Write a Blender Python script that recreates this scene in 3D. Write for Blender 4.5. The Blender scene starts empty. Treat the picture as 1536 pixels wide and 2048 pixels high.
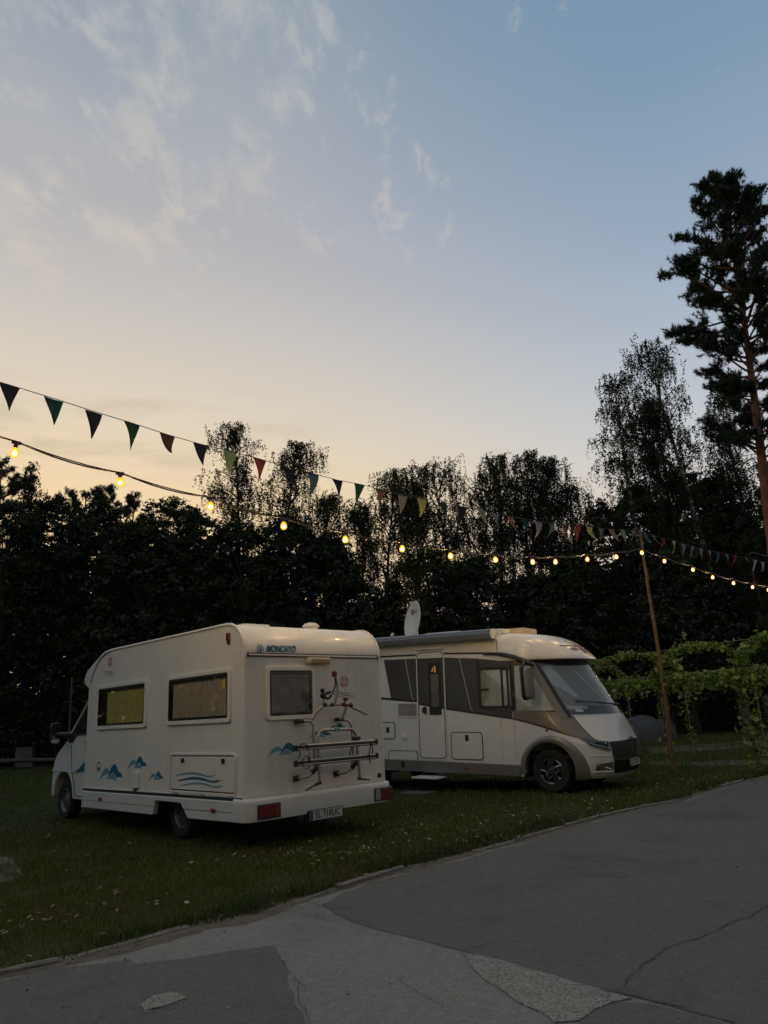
import bpy, bmesh, math, random
import numpy as np
from mathutils import Vector, Matrix

sc = bpy.context.scene
COL = sc.collection
PI = math.pi
rad = math.radians

# ------------------------------------------------------------------ camera
F_PX, PITCH, ROLL, EYE = 1474.64, 0.2681, 0.0516, 1.4836     # focal length in pixels of a 1536 x 2048 frame
FWD = np.array([0, math.cos(PITCH), math.sin(PITCH)])
UP0 = np.array([0, -math.sin(PITCH), math.cos(PITCH)])
RI0 = np.array([1.0, 0, 0])
CRI = math.cos(ROLL) * RI0 - math.sin(ROLL) * UP0
CUP = math.sin(ROLL) * RI0 + math.cos(ROLL) * UP0
CO = np.array([0, 0, EYE])
cam = bpy.data.cameras.new('camera')
cam.sensor_fit = 'VERTICAL'
cam.sensor_height = 24.0
cam.sensor_width = 18.0
cam.lens = F_PX / 2048 * 24.0
cam.clip_start = 0.05
cam.clip_end = 2000
camo = bpy.data.objects.new('camera', cam)
COL.objects.link(camo)
camo.matrix_world = Matrix(((CRI[0], CUP[0], -FWD[0], 0), (CRI[1], CUP[1], -FWD[1], 0), (CRI[2], CUP[2], -FWD[2], EYE), (0, 0, 0, 1)))
sc.camera = camo

def ray(x, y):
    return FWD + CRI * (x - 768) / F_PX - CUP * (y - 1024) / F_PX
def hit(x, y, p0, n):
    d = ray(x, y); p0 = np.asarray(p0, float); n = np.asarray(n, float)
    return CO + d * ((p0 - CO) @ n) / (d @ n)
def ground(x, y, z=0.0):
    return hit(x, y, (0, 0, z), (0, 0, 1))
def at_depth(x, y, Y):
    d = ray(x, y); return CO + d * (Y / d[1])

# ------------------------------------------------------------------ exposure
sc.view_settings.view_transform = 'Standard'
sc.view_settings.look = 'None'
sc.view_settings.exposure = 0.0
sc.view_settings.gamma = 1.0
sc.view_settings.use_curve_mapping = False
sc.render.engine = 'CYCLES'
sc.cycles.max_bounces = 6
sc.cycles.transparent_max_bounces = 12

def lin(c):
    def f(v):
        v = v / 255.0
        return v / 12.92 if v <= 0.04045 else ((v + 0.055) / 1.055) ** 2.4
    return (f(c[0]), f(c[1]), f(c[2]), 1.0)

# ------------------------------------------------------------------ sky (dusk, the sun already behind the wood)
SUN_AZ = rad(-42)         # left of the view direction (+Y)
SUN_EL = rad(1.5)
world = bpy.data.worlds.new('World')
sc.world = world
world.use_nodes = True
nt = world.node_tree
nt.nodes.clear()
def N(tree, typ, **kw):
    n = tree.nodes.new(typ)
    for k, v in kw.items():
        setattr(n, k, v)
    return n
def math_node(tree, op, a, b=None, c=None, clamp=False):
    n = N(tree, 'ShaderNodeMath', operation=op, use_clamp=clamp)
    for i, v in enumerate((a, b, c)):
        if v is None: continue
        if isinstance(v, (int, float)): n.inputs[i].default_value = v
        else: tree.links.new(v, n.inputs[i])
    return n.outputs[0]
def smooth(tree, v, a, b):
    n = N(tree, 'ShaderNodeMapRange', interpolation_type='SMOOTHSTEP')
    tree.links.new(v, n.inputs[0])
    n.inputs[1].default_value = a; n.inputs[2].default_value = b
    return n.outputs[0]
def mixc(tree, f, a, b, mode='MIX'):
    n = N(tree, 'ShaderNodeMix', data_type='RGBA', blend_type=mode)
    for i, v in ((0, f), (6, a), (7, b)):
        if isinstance(v, (int, float)): n.inputs[i].default_value = v
        elif isinstance(v, tuple): n.inputs[i].default_value = v
        else: tree.links.new(v, n.inputs[i])
    return n.outputs[2]
def ramp(tree, v, stops, interp='LINEAR'):
    n = N(tree, 'ShaderNodeValToRGB')
    n.color_ramp.interpolation = interp
    e = n.color_ramp.elements
    while len(e) < len(stops): e.new(0.5)
    for i, (p, c) in enumerate(stops):
        e[i].position = p; e[i].color = c
    tree.links.new(v, n.inputs[0])
    return n.outputs[0]
tc = N(nt, 'ShaderNodeTexCoord')
sep = N(nt, 'ShaderNodeSeparateXYZ')
nt.links.new(tc.outputs['Generated'], sep.inputs[0])
sx, sy, sz = sep.outputs
elev = math_node(nt, 'DIVIDE', math_node(nt, 'ARCSINE', sz), PI / 2)          # 0 horizon, 1 zenith
hl = math_node(nt, 'MAXIMUM', math_node(nt, 'SQRT', math_node(nt, 'ADD', math_node(nt, 'MULTIPLY', sx, sx), math_node(nt, 'MULTIPLY', sy, sy))), 1e-4)
dsun = math_node(nt, 'DIVIDE', math_node(nt, 'ADD', math_node(nt, 'MULTIPLY', sx, math.sin(SUN_AZ)), math_node(nt, 'MULTIPLY', sy, math.cos(SUN_AZ))), hl)
def st(*rows): return [(e / 90.0, lin(c)) for e, c in rows]
WARM = st((0, (244, 208, 148)), (12, (247, 213, 152)), (17, (243, 215, 167)), (22, (228, 211, 186)), (29, (207, 199, 190)), (37, (178, 178, 184)), (48, (152, 162, 173)), (62, (124, 143, 162)), (90, (88, 112, 144)))
COOL = st((0, (220, 200, 182)), (13, (214, 203, 194)), (18, (202, 204, 207)), (24, (182, 191, 202)), (32, (154, 170, 189)), (42, (130, 155, 178)), (50, (118, 147, 174)), (65, (98, 126, 158)), (90, (88, 112, 144)))
BACK = st((0, (134, 126, 126)), (10, (146, 138, 140)), (22, (142, 143, 148)), (45, (122, 134, 148)), (90, (88, 112, 144)))
warm = ramp(nt, elev, WARM); cool = ramp(nt, elev, COOL); back = ramp(nt, elev, BACK)
f_lr = smooth(nt, dsun, 1.0, 0.34)
f_bk = smooth(nt, dsun, 0.25, -0.75)
sky = mixc(nt, f_bk, mixc(nt, f_lr, warm, cool), back)
# thin high cloud on a flat layer
den = math_node(nt, 'MAXIMUM', math_node(nt, 'ADD', sz, 0.10), 0.02)
cmb = N(nt, 'ShaderNodeCombineXYZ')
nt.links.new(math_node(nt, 'DIVIDE', sx, den), cmb.inputs[0])
nt.links.new(math_node(nt, 'DIVIDE', sy, den), cmb.inputs[1])
def noise(tree, vec, scale, detail, rough=0.55, dist=0.0, off=(0, 0, 0), stretch=(1, 1, 1), rot=0.0):
    m = N(tree, 'ShaderNodeMapping')
    m.inputs['Location'].default_value = off
    m.inputs['Scale'].default_value = stretch
    m.inputs['Rotation'].default_value = (0, 0, rot)
    if vec is not None: tree.links.new(vec, m.inputs['Vector'])
    n = N(tree, 'ShaderNodeTexNoise')
    n.inputs['Scale'].default_value = scale
    n.inputs['Detail'].default_value = detail
    n.inputs['Roughness'].default_value = rough
    n.inputs['Distortion'].default_value = dist
    tree.links.new(m.outputs[0], n.inputs['Vector'])
    return n.outputs[0]
cv = cmb.outputs[0]
big = noise(nt, cv, 1.3, 3, off=(5.2, 2.9, 0))
fine = noise(nt, cv, 13.0, 8, 0.64, 0.25, off=(1.7, 2.2, 0), stretch=(1.0, 0.58, 1), rot=-0.9)
veil = noise(nt, cv, 2.0, 5, 0.5, 0.2, off=(7.7, 1.2, 0))
where = math_node(nt, 'MULTIPLY', smooth(nt, dsun, 0.66, 0.95), smooth(nt, elev, 0.27, 0.42))      # more cloud high toward the sunset side
where2 = smooth(nt, elev, 0.30, 0.44)
lump = math_node(nt, 'MULTIPLY_ADD', math_node(nt, 'SUBTRACT', big, 0.5), 0.75, math_node(nt, 'MULTIPLY_ADD', where, 0.10, -0.02))
m1 = math_node(nt, 'MULTIPLY', smooth(nt, math_node(nt, 'ADD', fine, lump), 0.51, 0.74), math_node(nt, 'MULTIPLY', where, 0.55))
m2 = math_node(nt, 'MULTIPLY', smooth(nt, math_node(nt, 'ADD', fine, lump), 0.56, 0.72), math_node(nt, 'MULTIPLY', where2, 0.45))
m3 = math_node(nt, 'MULTIPLY', smooth(nt, veil, 0.35, 0.65), math_node(nt, 'MULTIPLY', where, 0.28))
cl_col = mixc(nt, smooth(nt, elev, 0.25, 0.55), lin((230, 212, 188)), lin((198, 197, 192)))
sky = mixc(nt, m3, sky, mixc(nt, 0.5, cl_col, lin((170, 172, 172))))
sky = mixc(nt, math_node(nt, 'MAXIMUM', m1, m2), sky, cl_col)
# a low greyish bank above the wood toward the sunset
low = noise(nt, tc.outputs['Generated'], 5.0, 5, 0.55, 0.4, off=(0.35, 1.1, 0.3), stretch=(1, 1, 5.5))
mlow = math_node(nt, 'MULTIPLY', math_node(nt, 'MULTIPLY', smooth(nt, elev, 0.185, 0.215), smooth(nt, elev, 0.285, 0.25)), math_node(nt, 'MULTIPLY', smooth(nt, low, 0.46, 0.66), smooth(nt, dsun, 0.72, 0.92)))
sky = mixc(nt, math_node(nt, 'MULTIPLY', mlow, 0.5), sky, lin((196, 182, 156)))
nish = N(nt, 'ShaderNodeTexSky', sky_type='NISHITA')
nish.sun_disc = False
nish.sun_elevation = SUN_EL
nish.sun_rotation = SUN_AZ
nish.air_density = 1.0; nish.dust_density = 1.2; nish.ozone_density = 2.0
bg1 = N(nt, 'ShaderNodeBackground'); bg1.inputs['Strength'].default_value = 0.97
bg2 = N(nt, 'ShaderNodeBackground'); bg2.inputs['Strength'].default_value = 0.02
nt.links.new(sky, bg1.inputs['Color']); nt.links.new(nish.outputs[0], bg2.inputs['Color'])
addw = N(nt, 'ShaderNodeAddShader')
nt.links.new(bg1.outputs[0], addw.inputs[0]); nt.links.new(bg2.outputs[0], addw.inputs[1])
wout = N(nt, 'ShaderNodeOutputWorld')
nt.links.new(addw.outputs[0], wout.inputs['Surface'])

sun = bpy.data.lights.new('sun', 'SUN')
sun.energy = 0.12
sun.angle = rad(25)
sun.color = (1.0, 0.72, 0.45)
suno = bpy.data.objects.new('sun', sun)
COL.objects.link(suno)
sd = Vector((math.sin(SUN_AZ) * math.cos(rad(4)), math.cos(SUN_AZ) * math.cos(rad(4)), math.sin(rad(4))))
suno.rotation_euler = sd.to_track_quat('Z', 'Y').to_euler()

# ------------------------------------------------------------------ naming helpers
def tag(o, label=None, cat=None, group=None, kind=None):
    if label: o['label'] = label
    if cat: o['category'] = cat
    if group: o['group'] = group
    if kind: o['kind'] = kind
    return o
def empty(name, loc, rot=(0, 0, 0), label=None, cat=None, group=None, kind=None, parent=None):
    o = bpy.data.objects.new(name, None)
    o.empty_display_size = 0.2
    COL.objects.link(o)
    o.location = loc; o.rotation_euler = rot
    if parent: o.parent = parent
    return tag(o, label, cat, group, kind)

# ------------------------------------------------------------------ materials
def pm(name, col, rough=0.5, metal=0.0, var=0.12, scale=8.0, bump=0.0, bscale=60.0, coat=0.0, spec=0.5, emit=None, estr=0.0, island=0.0, dirt=None):
    m = bpy.data.materials.new(name)
    m.use_nodes = True
    t = m.node_tree
    b = t.nodes['Principled BSDF']
    b.inputs['Roughness'].default_value = rough
    b.inputs['Metallic'].default_value = metal
    b.inputs['Coat Weight'].default_value = coat
    b.inputs['Coat Roughness'].default_value = 0.08
    b.inputs['Specular IOR Level'].default_value = spec
    c = (col[0], col[1], col[2], 1.0)
    tcn = N(t, 'ShaderNodeTexCoord')
    out = None
    if var > 0:
        n = noise(t, tcn.outputs['Object'], scale, 5)
        lo = tuple(v * (1 - var) for v in col) + (1.0,)
        hi = tuple(min(1, v * (1 + var)) for v in col) + (1.0,)
        out = ramp(t, n, [(0.3, lo), (0.7, hi)])
        rr = N(t, 'ShaderNodeMapRange')
        t.links.new(n, rr.inputs[0])
        rr.inputs[1].default_value = 0.3; rr.inputs[2].default_value = 0.7
        rr.inputs[3].default_value = max(0.02, rough * 0.85); rr.inputs[4].default_value = min(1, rough * 1.15)
        t.links.new(rr.outputs[0], b.inputs['Roughness'])
    if island > 0:
        g = N(t, 'ShaderNodeNewGeometry')
        lo = tuple(v * (1 - island) for v in col) + (1.0,)
        hi = tuple(min(1, v * (1 + island)) for v in col) + (1.0,)
        iso = ramp(t, g.outputs['Random Per Island'], [(0.0, lo), (1.0, hi)])
        out = iso if out is None else mixc(t, 0.6, out, iso)
    if dirt is not None:
        n2 = noise(t, tcn.outputs['Object'], 2.2, 7, 0.65, 0.4, stretch=(1, 1, 0.35))
        n3 = noise(t, tcn.outputs['Object'], 14.0, 6, 0.7, 0.0, off=(4, 1, 2), stretch=(1, 1, 0.08))
        f = math_node(t, 'MULTIPLY', smooth(t, math_node(t, 'MULTIPLY_ADD', n3, 0.35, math_node(t, 'MULTIPLY', n2, 0.75)), 0.52, 0.80), dirt[1])
        out = mixc(t, f, out if out is not None else c, (dirt[0][0], dirt[0][1], dirt[0][2], 1.0))
    if out is not None: t.links.new(out, b.inputs['Base Color'])
    else: b.inputs['Base Color'].default_value = c
    if bump > 0:
        bn = N(t, 'ShaderNodeBump')
        bn.inputs['Strength'].default_value = bump
        bn.inputs['Distance'].default_value = 0.01
        t.links.new(noise(t, tcn.outputs['Object'], bscale, 6), bn.inputs['Height'])
        t.links.new(bn.outputs[0], b.inputs['Normal'])
    if emit:
        b.inputs['Emission Color'].default_value = (emit[0], emit[1], emit[2], 1)
        b.inputs['Emission Strength'].default_value = estr
    return m
def glass_pane(name, tint, gloss=0.03, rough=0.02):
    m = bpy.data.materials.new(name); m.use_nodes = True
    t = m.node_tree; t.nodes.clear()
    tr = N(t, 'ShaderNodeBsdfTransparent'); tr.inputs[0].default_value = (*tint, 1)
    gl = N(t, 'ShaderNodeBsdfGlossy'); gl.inputs['Roughness'].default_value = rough
    gl.inputs[0].default_value = (0.9, 0.9, 0.9, 1)
    lwt = N(t, 'ShaderNodeLayerWeight'); lwt.inputs[0].default_value = 0.5
    fr5 = math_node(t, 'MULTIPLY_ADD', math_node(t, 'POWER', lwt.outputs['Facing'], 5.0), 0.96, gloss)
    mx = N(t, 'ShaderNodeMixShader')
    t.links.new(fr5, mx.inputs[0]); t.links.new(tr.outputs[0], mx.inputs[1]); t.links.new(gl.outputs[0], mx.inputs[2])
    o = N(t, 'ShaderNodeOutputMaterial'); t.links.new(mx.outputs[0], o.inputs[0])
    return m
def leaf_mat(name, col, trans=0.25, isl=0.45, col2=None, gloss=0.05, dry=None):
    m = bpy.data.materials.new(name); m.use_nodes = True
    t = m.node_tree; t.nodes.clear()
    g = N(t, 'ShaderNodeNewGeometry')
    c2 = col2 or tuple(v * (1 + isl) for v in col)
    cc = ramp(t, g.outputs['Random Per Island'], [(0.0, tuple(v * (1 - isl) for v in col) + (1.0,)), (0.6, (*col, 1.0)), (1.0, (*c2, 1.0))])
    if dry is not None:                              # straw-coloured and brown areas of a lawn
        nd = noise(t, g.outputs['Position'], 0.9, 6, 0.62, 0.3)
        cc = mixc(t, math_node(t, 'MULTIPLY', smooth(t, nd, 0.46, 0.66), 0.75), cc, (*dry, 1.0))
    d = N(t, 'ShaderNodeBsdfDiffuse'); tl = N(t, 'ShaderNodeBsdfTranslucent')
    t.links.new(cc, d.inputs[0]); t.links.new(cc, tl.inputs[0])
    mx = N(t, 'ShaderNodeMixShader'); mx.inputs[0].default_value = trans
    t.links.new(d.outputs[0], mx.inputs[1]); t.links.new(tl.outputs[0], mx.inputs[2])
    gl = N(t, 'ShaderNodeBsdfGlossy'); gl.inputs['Roughness'].default_value = 0.45; gl.inputs[0].default_value = (0.5, 0.5, 0.5, 1)
    m2 = N(t, 'ShaderNodeMixShader'); m2.inputs[0].default_value = gloss
    t.links.new(mx.outputs[0], m2.inputs[1]); t.links.new(gl.outputs[0], m2.inputs[2])
    o = N(t, 'ShaderNodeOutputMaterial'); t.links.new(m2.outputs[0], o.inputs[0])
    return m

# ------------------------------------------------------------------ mesh builder
def link_mesh(name, me, mat, parent=None):
    o = bpy.data.objects.new(name, me)
    if mat is not None: me.materials.append(mat)
    COL.objects.link(o)
    if parent is not None: o.parent = parent
    return o
class MB:
    def __init__(self): self.v = []; self.f = []
    def add(self, vs, fs):
        b = len(self.v)
        self.v.extend(tuple(float(c) for c in p) for p in vs)
        self.f.extend(tuple(i + b for i in f) for f in fs)
        return self
    def box(self, c, s, rz=0.0, M=None):
        x, y, z = (k / 2 for k in s)
        vs = [Vector((a * x, b * y, d * z)) for a in (-1, 1) for b in (-1, 1) for d in (-1, 1)]
        R = Matrix.Rotation(rz, 3, 'Z') if M is None else M
        vs = [R @ p + Vector(c) for p in vs]
        return self.add(vs, [(0, 1, 3, 2), (4, 6, 7, 5), (0, 4, 5, 1), (2, 3, 7, 6), (0, 2, 6, 4), (1, 5, 7, 3)])
    def slab(self, loop, fn, o0, o1):                 # prism of a 2D loop between two offsets of a mapped surface
        n = len(loop)
        vs = [fn(u, v, o0) for u, v in loop] + [fn(u, v, o1) for u, v in loop]
        fs = [tuple(range(n - 1, -1, -1)), tuple(range(n, 2 * n))]
        fs += [(i, (i + 1) % n, n + (i + 1) % n, n + i) for i in range(n)]
        return self.add(vs, fs)
    def ring(self, outer, inner, fn, o0, o1):
        n = len(outer)
        vs = [fn(u, v, o0) for u, v in outer] + [fn(u, v, o1) for u, v in outer] + [fn(u, v, o1) for u, v in inner] + [fn(u, v, o0) for u, v in inner]
        fs = []
        for k in range(3):
            fs += [(k * n + i, k * n + (i + 1) % n, (k + 1) * n + (i + 1) % n, (k + 1) * n + i) for i in range(n)]
        return self.add(vs, fs)
    def grid(self, fn, nu, nv):
        vs = [fn(i / nu, j / nv) for j in range(nv + 1) for i in range(nu + 1)]
        fs = [(j * (nu + 1) + i, j * (nu + 1) + i + 1, (j + 1) * (nu + 1) + i + 1, (j + 1) * (nu + 1) + i) for j in range(nv) for i in range(nu)]
        return self.add(vs, fs)
    def tube(self, path, r, n=8, closed=False, cap=True, flat=1.0):
        P = [Vector(p) for p in path]; m = len(P)
        rs = r if isinstance(r, (list, tuple)) else [r] * m
        T = []
        for i in range(m):
            a = P[(i - 1) % m] if (closed or i > 0) else P[i]
            b = P[(i + 1) % m] if (closed or i < m - 1) else P[i]
            d = b - a
            T.append(d.normalized() if d.length > 1e-9 else Vector((0, 0, 1)))
        nrm = T[0].orthogonal().normalized()
        vs = []
        for i in range(m):
            nrm = (nrm - T[i] * nrm.dot(T[i]))
            nrm = nrm.normalized() if nrm.length > 1e-6 else T[i].orthogonal().normalized()
            bn = T[i].cross(nrm)
            for k in range(n):
                a = 2 * PI * k / n
                vs.append(P[i] + nrm * (math.cos(a) * rs[i]) + bn * (math.sin(a) * rs[i] * flat))
        fs = []
        for i in range(m if closed else m - 1):
            j = (i + 1) % m
            fs += [(i * n + k, i * n + (k + 1) % n, j * n + (k + 1) % n, j * n + k) for k in range(n)]
        if cap and not closed:
            fs += [tuple(range(n - 1, -1, -1)), tuple(range((m - 1) * n, m * n))]
        return self.add(vs, fs)
    def lathe(self, prof, fn, n=24):                   # prof (r, h); fn(rcos, rsin, h) -> point
        m = len(prof)
        vs = [fn(r * math.cos(2 * PI * k / n), r * math.sin(2 * PI * k / n), h) for r, h in prof for k in range(n)]
        fs = [(i * n + k, i * n + (k + 1) % n, (i + 1) * n + (k + 1) % n, (i + 1) * n + k) for i in range(m - 1) for k in range(n)]
        return self.add(vs, fs)
    def ball(self, c, r, n=10, m=7):
        rx, ry, rz = r if isinstance(r, tuple) else (r, r, r)
        prof = [(math.sin(PI * i / m), -math.cos(PI * i / m)) for i in range(m + 1)]
        return self.lathe([(max(a, 1e-4), b) for a, b in prof], lambda x, y, h: (c[0] + x * rx, c[1] + y * ry, c[2] + h * rz), n)
    def build(self, name, mat, parent=None, smooth_deg=35, bevel=0.0, segs=2):
        bm = bmesh.new()
        vs = [bm.verts.new(p) for p in self.v]
        for f in self.f:
            try: bm.faces.new([vs[i] for i in f])
            except ValueError: pass
        bmesh.ops.recalc_face_normals(bm, faces=bm.faces)
        me = bpy.data.meshes.new(name)
        bm.to_mesh(me); bm.free()
        if smooth_deg:
            me.polygons.foreach_set('use_smooth', [True] * len(me.polygons))
            me.set_sharp_from_angle(angle=rad(smooth_deg))
        o = link_mesh(name, me, mat, parent)
        if bevel > 0:
            bv = o.modifiers.new('bevel', 'BEVEL')
            bv.width = bevel; bv.segments = segs; bv.limit_method = 'ANGLE'; bv.angle_limit = rad(40)
            bv.harden_normals = True
        return o
def rr(u0, u1, v0, v1, r, n=4):
    if u0 > u1: u0, u1 = u1, u0
    if v0 > v1: v0, v1 = v1, v0
    pts = []
    for cx, cy, a0 in ((u1 - r, v1 - r, 0), (u0 + r, v1 - r, PI / 2), (u0 + r, v0 + r, PI), (u1 - r, v0 + r, 1.5 * PI)):
        for k in range(n + 1):
            a = a0 + PI / 2 * k / n
            pts.append((cx + r * math.cos(a), cy + r * math.sin(a)))
    return pts
def arc(pts, r=0.05, n=5):                              # round the inner corners of a polyline
    P = [Vector(p) for p in pts]; out = [P[0]]
    for i in range(1, len(P) - 1):
        a = (P[i - 1] - P[i]); b = (P[i + 1] - P[i])
        k = min(r, a.length * 0.48, b.length * 0.48)
        p0 = P[i] + a.normalized() * k; p1 = P[i] + b.normalized() * k
        for j in range(n + 1):
            t = j / n
            out.append(p0 * (1 - t) ** 2 + P[i] * 2 * t * (1 - t) + p1 * t * t)
    out.append(P[-1]); return out
def spline(pts, n=6):
    P = [Vector(p) for p in pts]; out = []
    for i in range(len(P) - 1):
        p0 = P[max(i - 1, 0)]; p1 = P[i]; p2 = P[i + 1]; p3 = P[min(i + 2, len(P) - 1)]
        for j in range(n):
            t = j / n
            out.append(0.5 * ((2 * p1) + (p2 - p0) * t + (2 * p0 - 5 * p1 + 4 * p2 - p3) * t * t + (-p0 + 3 * p1 - 3 * p2 + p3) * t ** 3))
    out.append(P[-1]); return out
def np_mesh(name, V, quads=None, tris=None, mat=None, parent=None, smooth_all=False):
    me = bpy.data.meshes.new(name)
    V = np.asarray(V, dtype=np.float32)
    me.vertices.add(len(V)); me.vertices.foreach_set('co', V.ravel())
    loops = []; starts = []; n0 = 0
    if quads is not None and len(quads):
        q = np.asarray(quads, dtype=np.int32); loops.append(q.ravel()); starts.append(np.arange(len(q), dtype=np.int32) * 4); n0 = len(q) * 4
    if tris is not None and len(tris):
        q = np.asarray(tris, dtype=np.int32); loops.append(q.ravel()); starts.append(n0 + np.arange(len(q), dtype=np.int32) * 3)
    L = np.concatenate(loops); S = np.concatenate(starts)
    me.loops.add(len(L)); me.loops.foreach_set('vertex_index', L)
    me.polygons.add(len(S)); me.polygons.foreach_set('loop_start', S)
    if smooth_all: me.polygons.foreach_set('use_smooth', np.ones(len(S), dtype=bool))
    me.update(calc_edges=True)
    me.validate()
    return link_mesh(name, me, mat, parent)
def text_part(body, name, mat, parent, size, M, shear=0.0, bold=0.0, extrude=0.001, space=1.0, align='CENTER', xs=1.0):
    cu = bpy.data.curves.new(name, 'FONT')
    cu.body = body; cu.size = size; cu.shear = shear; cu.offset = bold; cu.extrude = extrude
    cu.space_character = space; cu.align_x = align; cu.align_y = 'CENTER'
    cu.materials.append(mat)
    tmp = bpy.data.objects.new(name, cu)
    COL.objects.link(tmp)
    bpy.context.view_layer.update()
    me = bpy.data.meshes.new_from_object(tmp.evaluated_get(bpy.context.evaluated_depsgraph_get()))
    bpy.data.objects.remove(tmp); bpy.data.curves.remove(cu)
    me.name = name
    o = bpy.data.objects.new(name, me)
    if not me.materials: me.materials.append(mat)
    COL.objects.link(o); o.parent = parent
    S = Matrix.Diagonal((xs, 1, 1, 1))
    o.matrix_local = M @ S
    return o
def frame_mat(o, ex, ey):
    ex = Vector(ex).normalized(); ey = Vector(ey); ez = ex.cross(ey).normalized(); ey = ez.cross(ex)
    return Matrix(((ex.x, ey.x, ez.x, o[0]), (ex.y, ey.y, ez.y, o[1]), (ex.z, ey.z, ez.z, o[2]), (0, 0, 0, 1)))

# ------------------------------------------------------------------ ground, road, kerb
rng = np.random.default_rng(7)
BORDER = [(-2.6, 5.29), (-2.37, 5.45), (-2.2, 5.59), (-2.0, 5.76), (-1.8, 6.03), (-1.57, 6.25), (-1.3, 6.37), (-1.14, 6.53), (-0.97, 6.77), (-0.69, 7.11), (-0.48, 7.36), (-0.31, 7.53), (-0.18, 7.76), (0.14, 8.11), (0.49, 8.34), (0.9, 8.8), (1.28, 9.11), (1.75, 9.76), (2.4, 10.39), (3.02, 11.05), (3.73, 11.61), (4.25, 12.02), (5.14, 13.08), (5.96, 13.99), (6.9, 14.68)]
BFULL = [(-9.5, 0.3), (-5.0, 3.55)] + BORDER + [(10.5, 18.0), (22.0, 28.5), (40.0, 44.0)]
_bx = np.array([p[0] for p in BFULL]); _by = np.array([p[1] for p in BFULL])
def border_x(Y): return np.interp(Y, _by, _bx)
def on_road(X, Y): return X > border_x(Y)

def vnoise(x, y, s, seed=0):                       # cheap smooth value noise for scattering
    x = np.asarray(x) * s; y = np.asarray(y) * s
    xi = np.floor(x).astype(int); yi = np.floor(y).astype(int); fx = x - xi; fy = y - yi
    def h(a, b):
        n = (a * 374761393 + b * 668265263 + seed * 982451653) & 0x7fffffff
        n = ((n ^ (n >> 13)) * 1274126177) & 0x7fffffff
        return ((n ^ (n >> 16)) & 0xffff) / 65535.0
    u = fx * fx * (3 - 2 * fx); w = fy * fy * (3 - 2 * fy)
    return (h(xi, yi) * (1 - u) + h(xi + 1, yi) * u) * (1 - w) + (h(xi, yi + 1) * (1 - u) + h(xi + 1, yi + 1) * u) * w

def ground_material():
    m = bpy.data.materials.new('lawn_soil'); m.use_nodes = True
    t = m.node_tree; b = t.nodes['Principled BSDF']; b.inputs['Roughness'].default_value = 0.95
    b.inputs['Specular IOR Level'].default_value = 0.1
    g = N(t, 'ShaderNodeNewGeometry')
    n1 = noise(t, g.outputs['Position'], 0.55, 6, 0.6); n2 = noise(t, g.outputs['Position'], 9.0, 6, 0.7); n3 = noise(t, g.outputs['Position'], 60.0, 4, 0.6)
    grass = ramp(t, n2, [(0.3, (0.022, 0.030, 0.009, 1)), (0.6, (0.044, 0.054, 0.016, 1)), (0.8, (0.075, 0.074, 0.026, 1))])
    soil = ramp(t, n3, [(0.3, (0.035, 0.028, 0.019, 1)), (0.7, (0.085, 0.07, 0.048, 1))])
    f = smooth(t, math_node(t, 'ADD', math_node(t, 'MULTIPLY', n1, 0.7), math_node(t, 'MULTIPLY', n2, 0.4)), 0.60, 0.70)
    t.links.new(mixc(t, f, grass, soil), b.inputs['Base Color'])
    bp = N(t, 'ShaderNodeBump'); bp.inputs['Strength'].default_value = 0.8; bp.inputs['Distance'].default_value = 0.03
    t.links.new(n2, bp.inputs['Height']); t.links.new(bp.outputs[0], b.inputs['Normal'])
    return m
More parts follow.
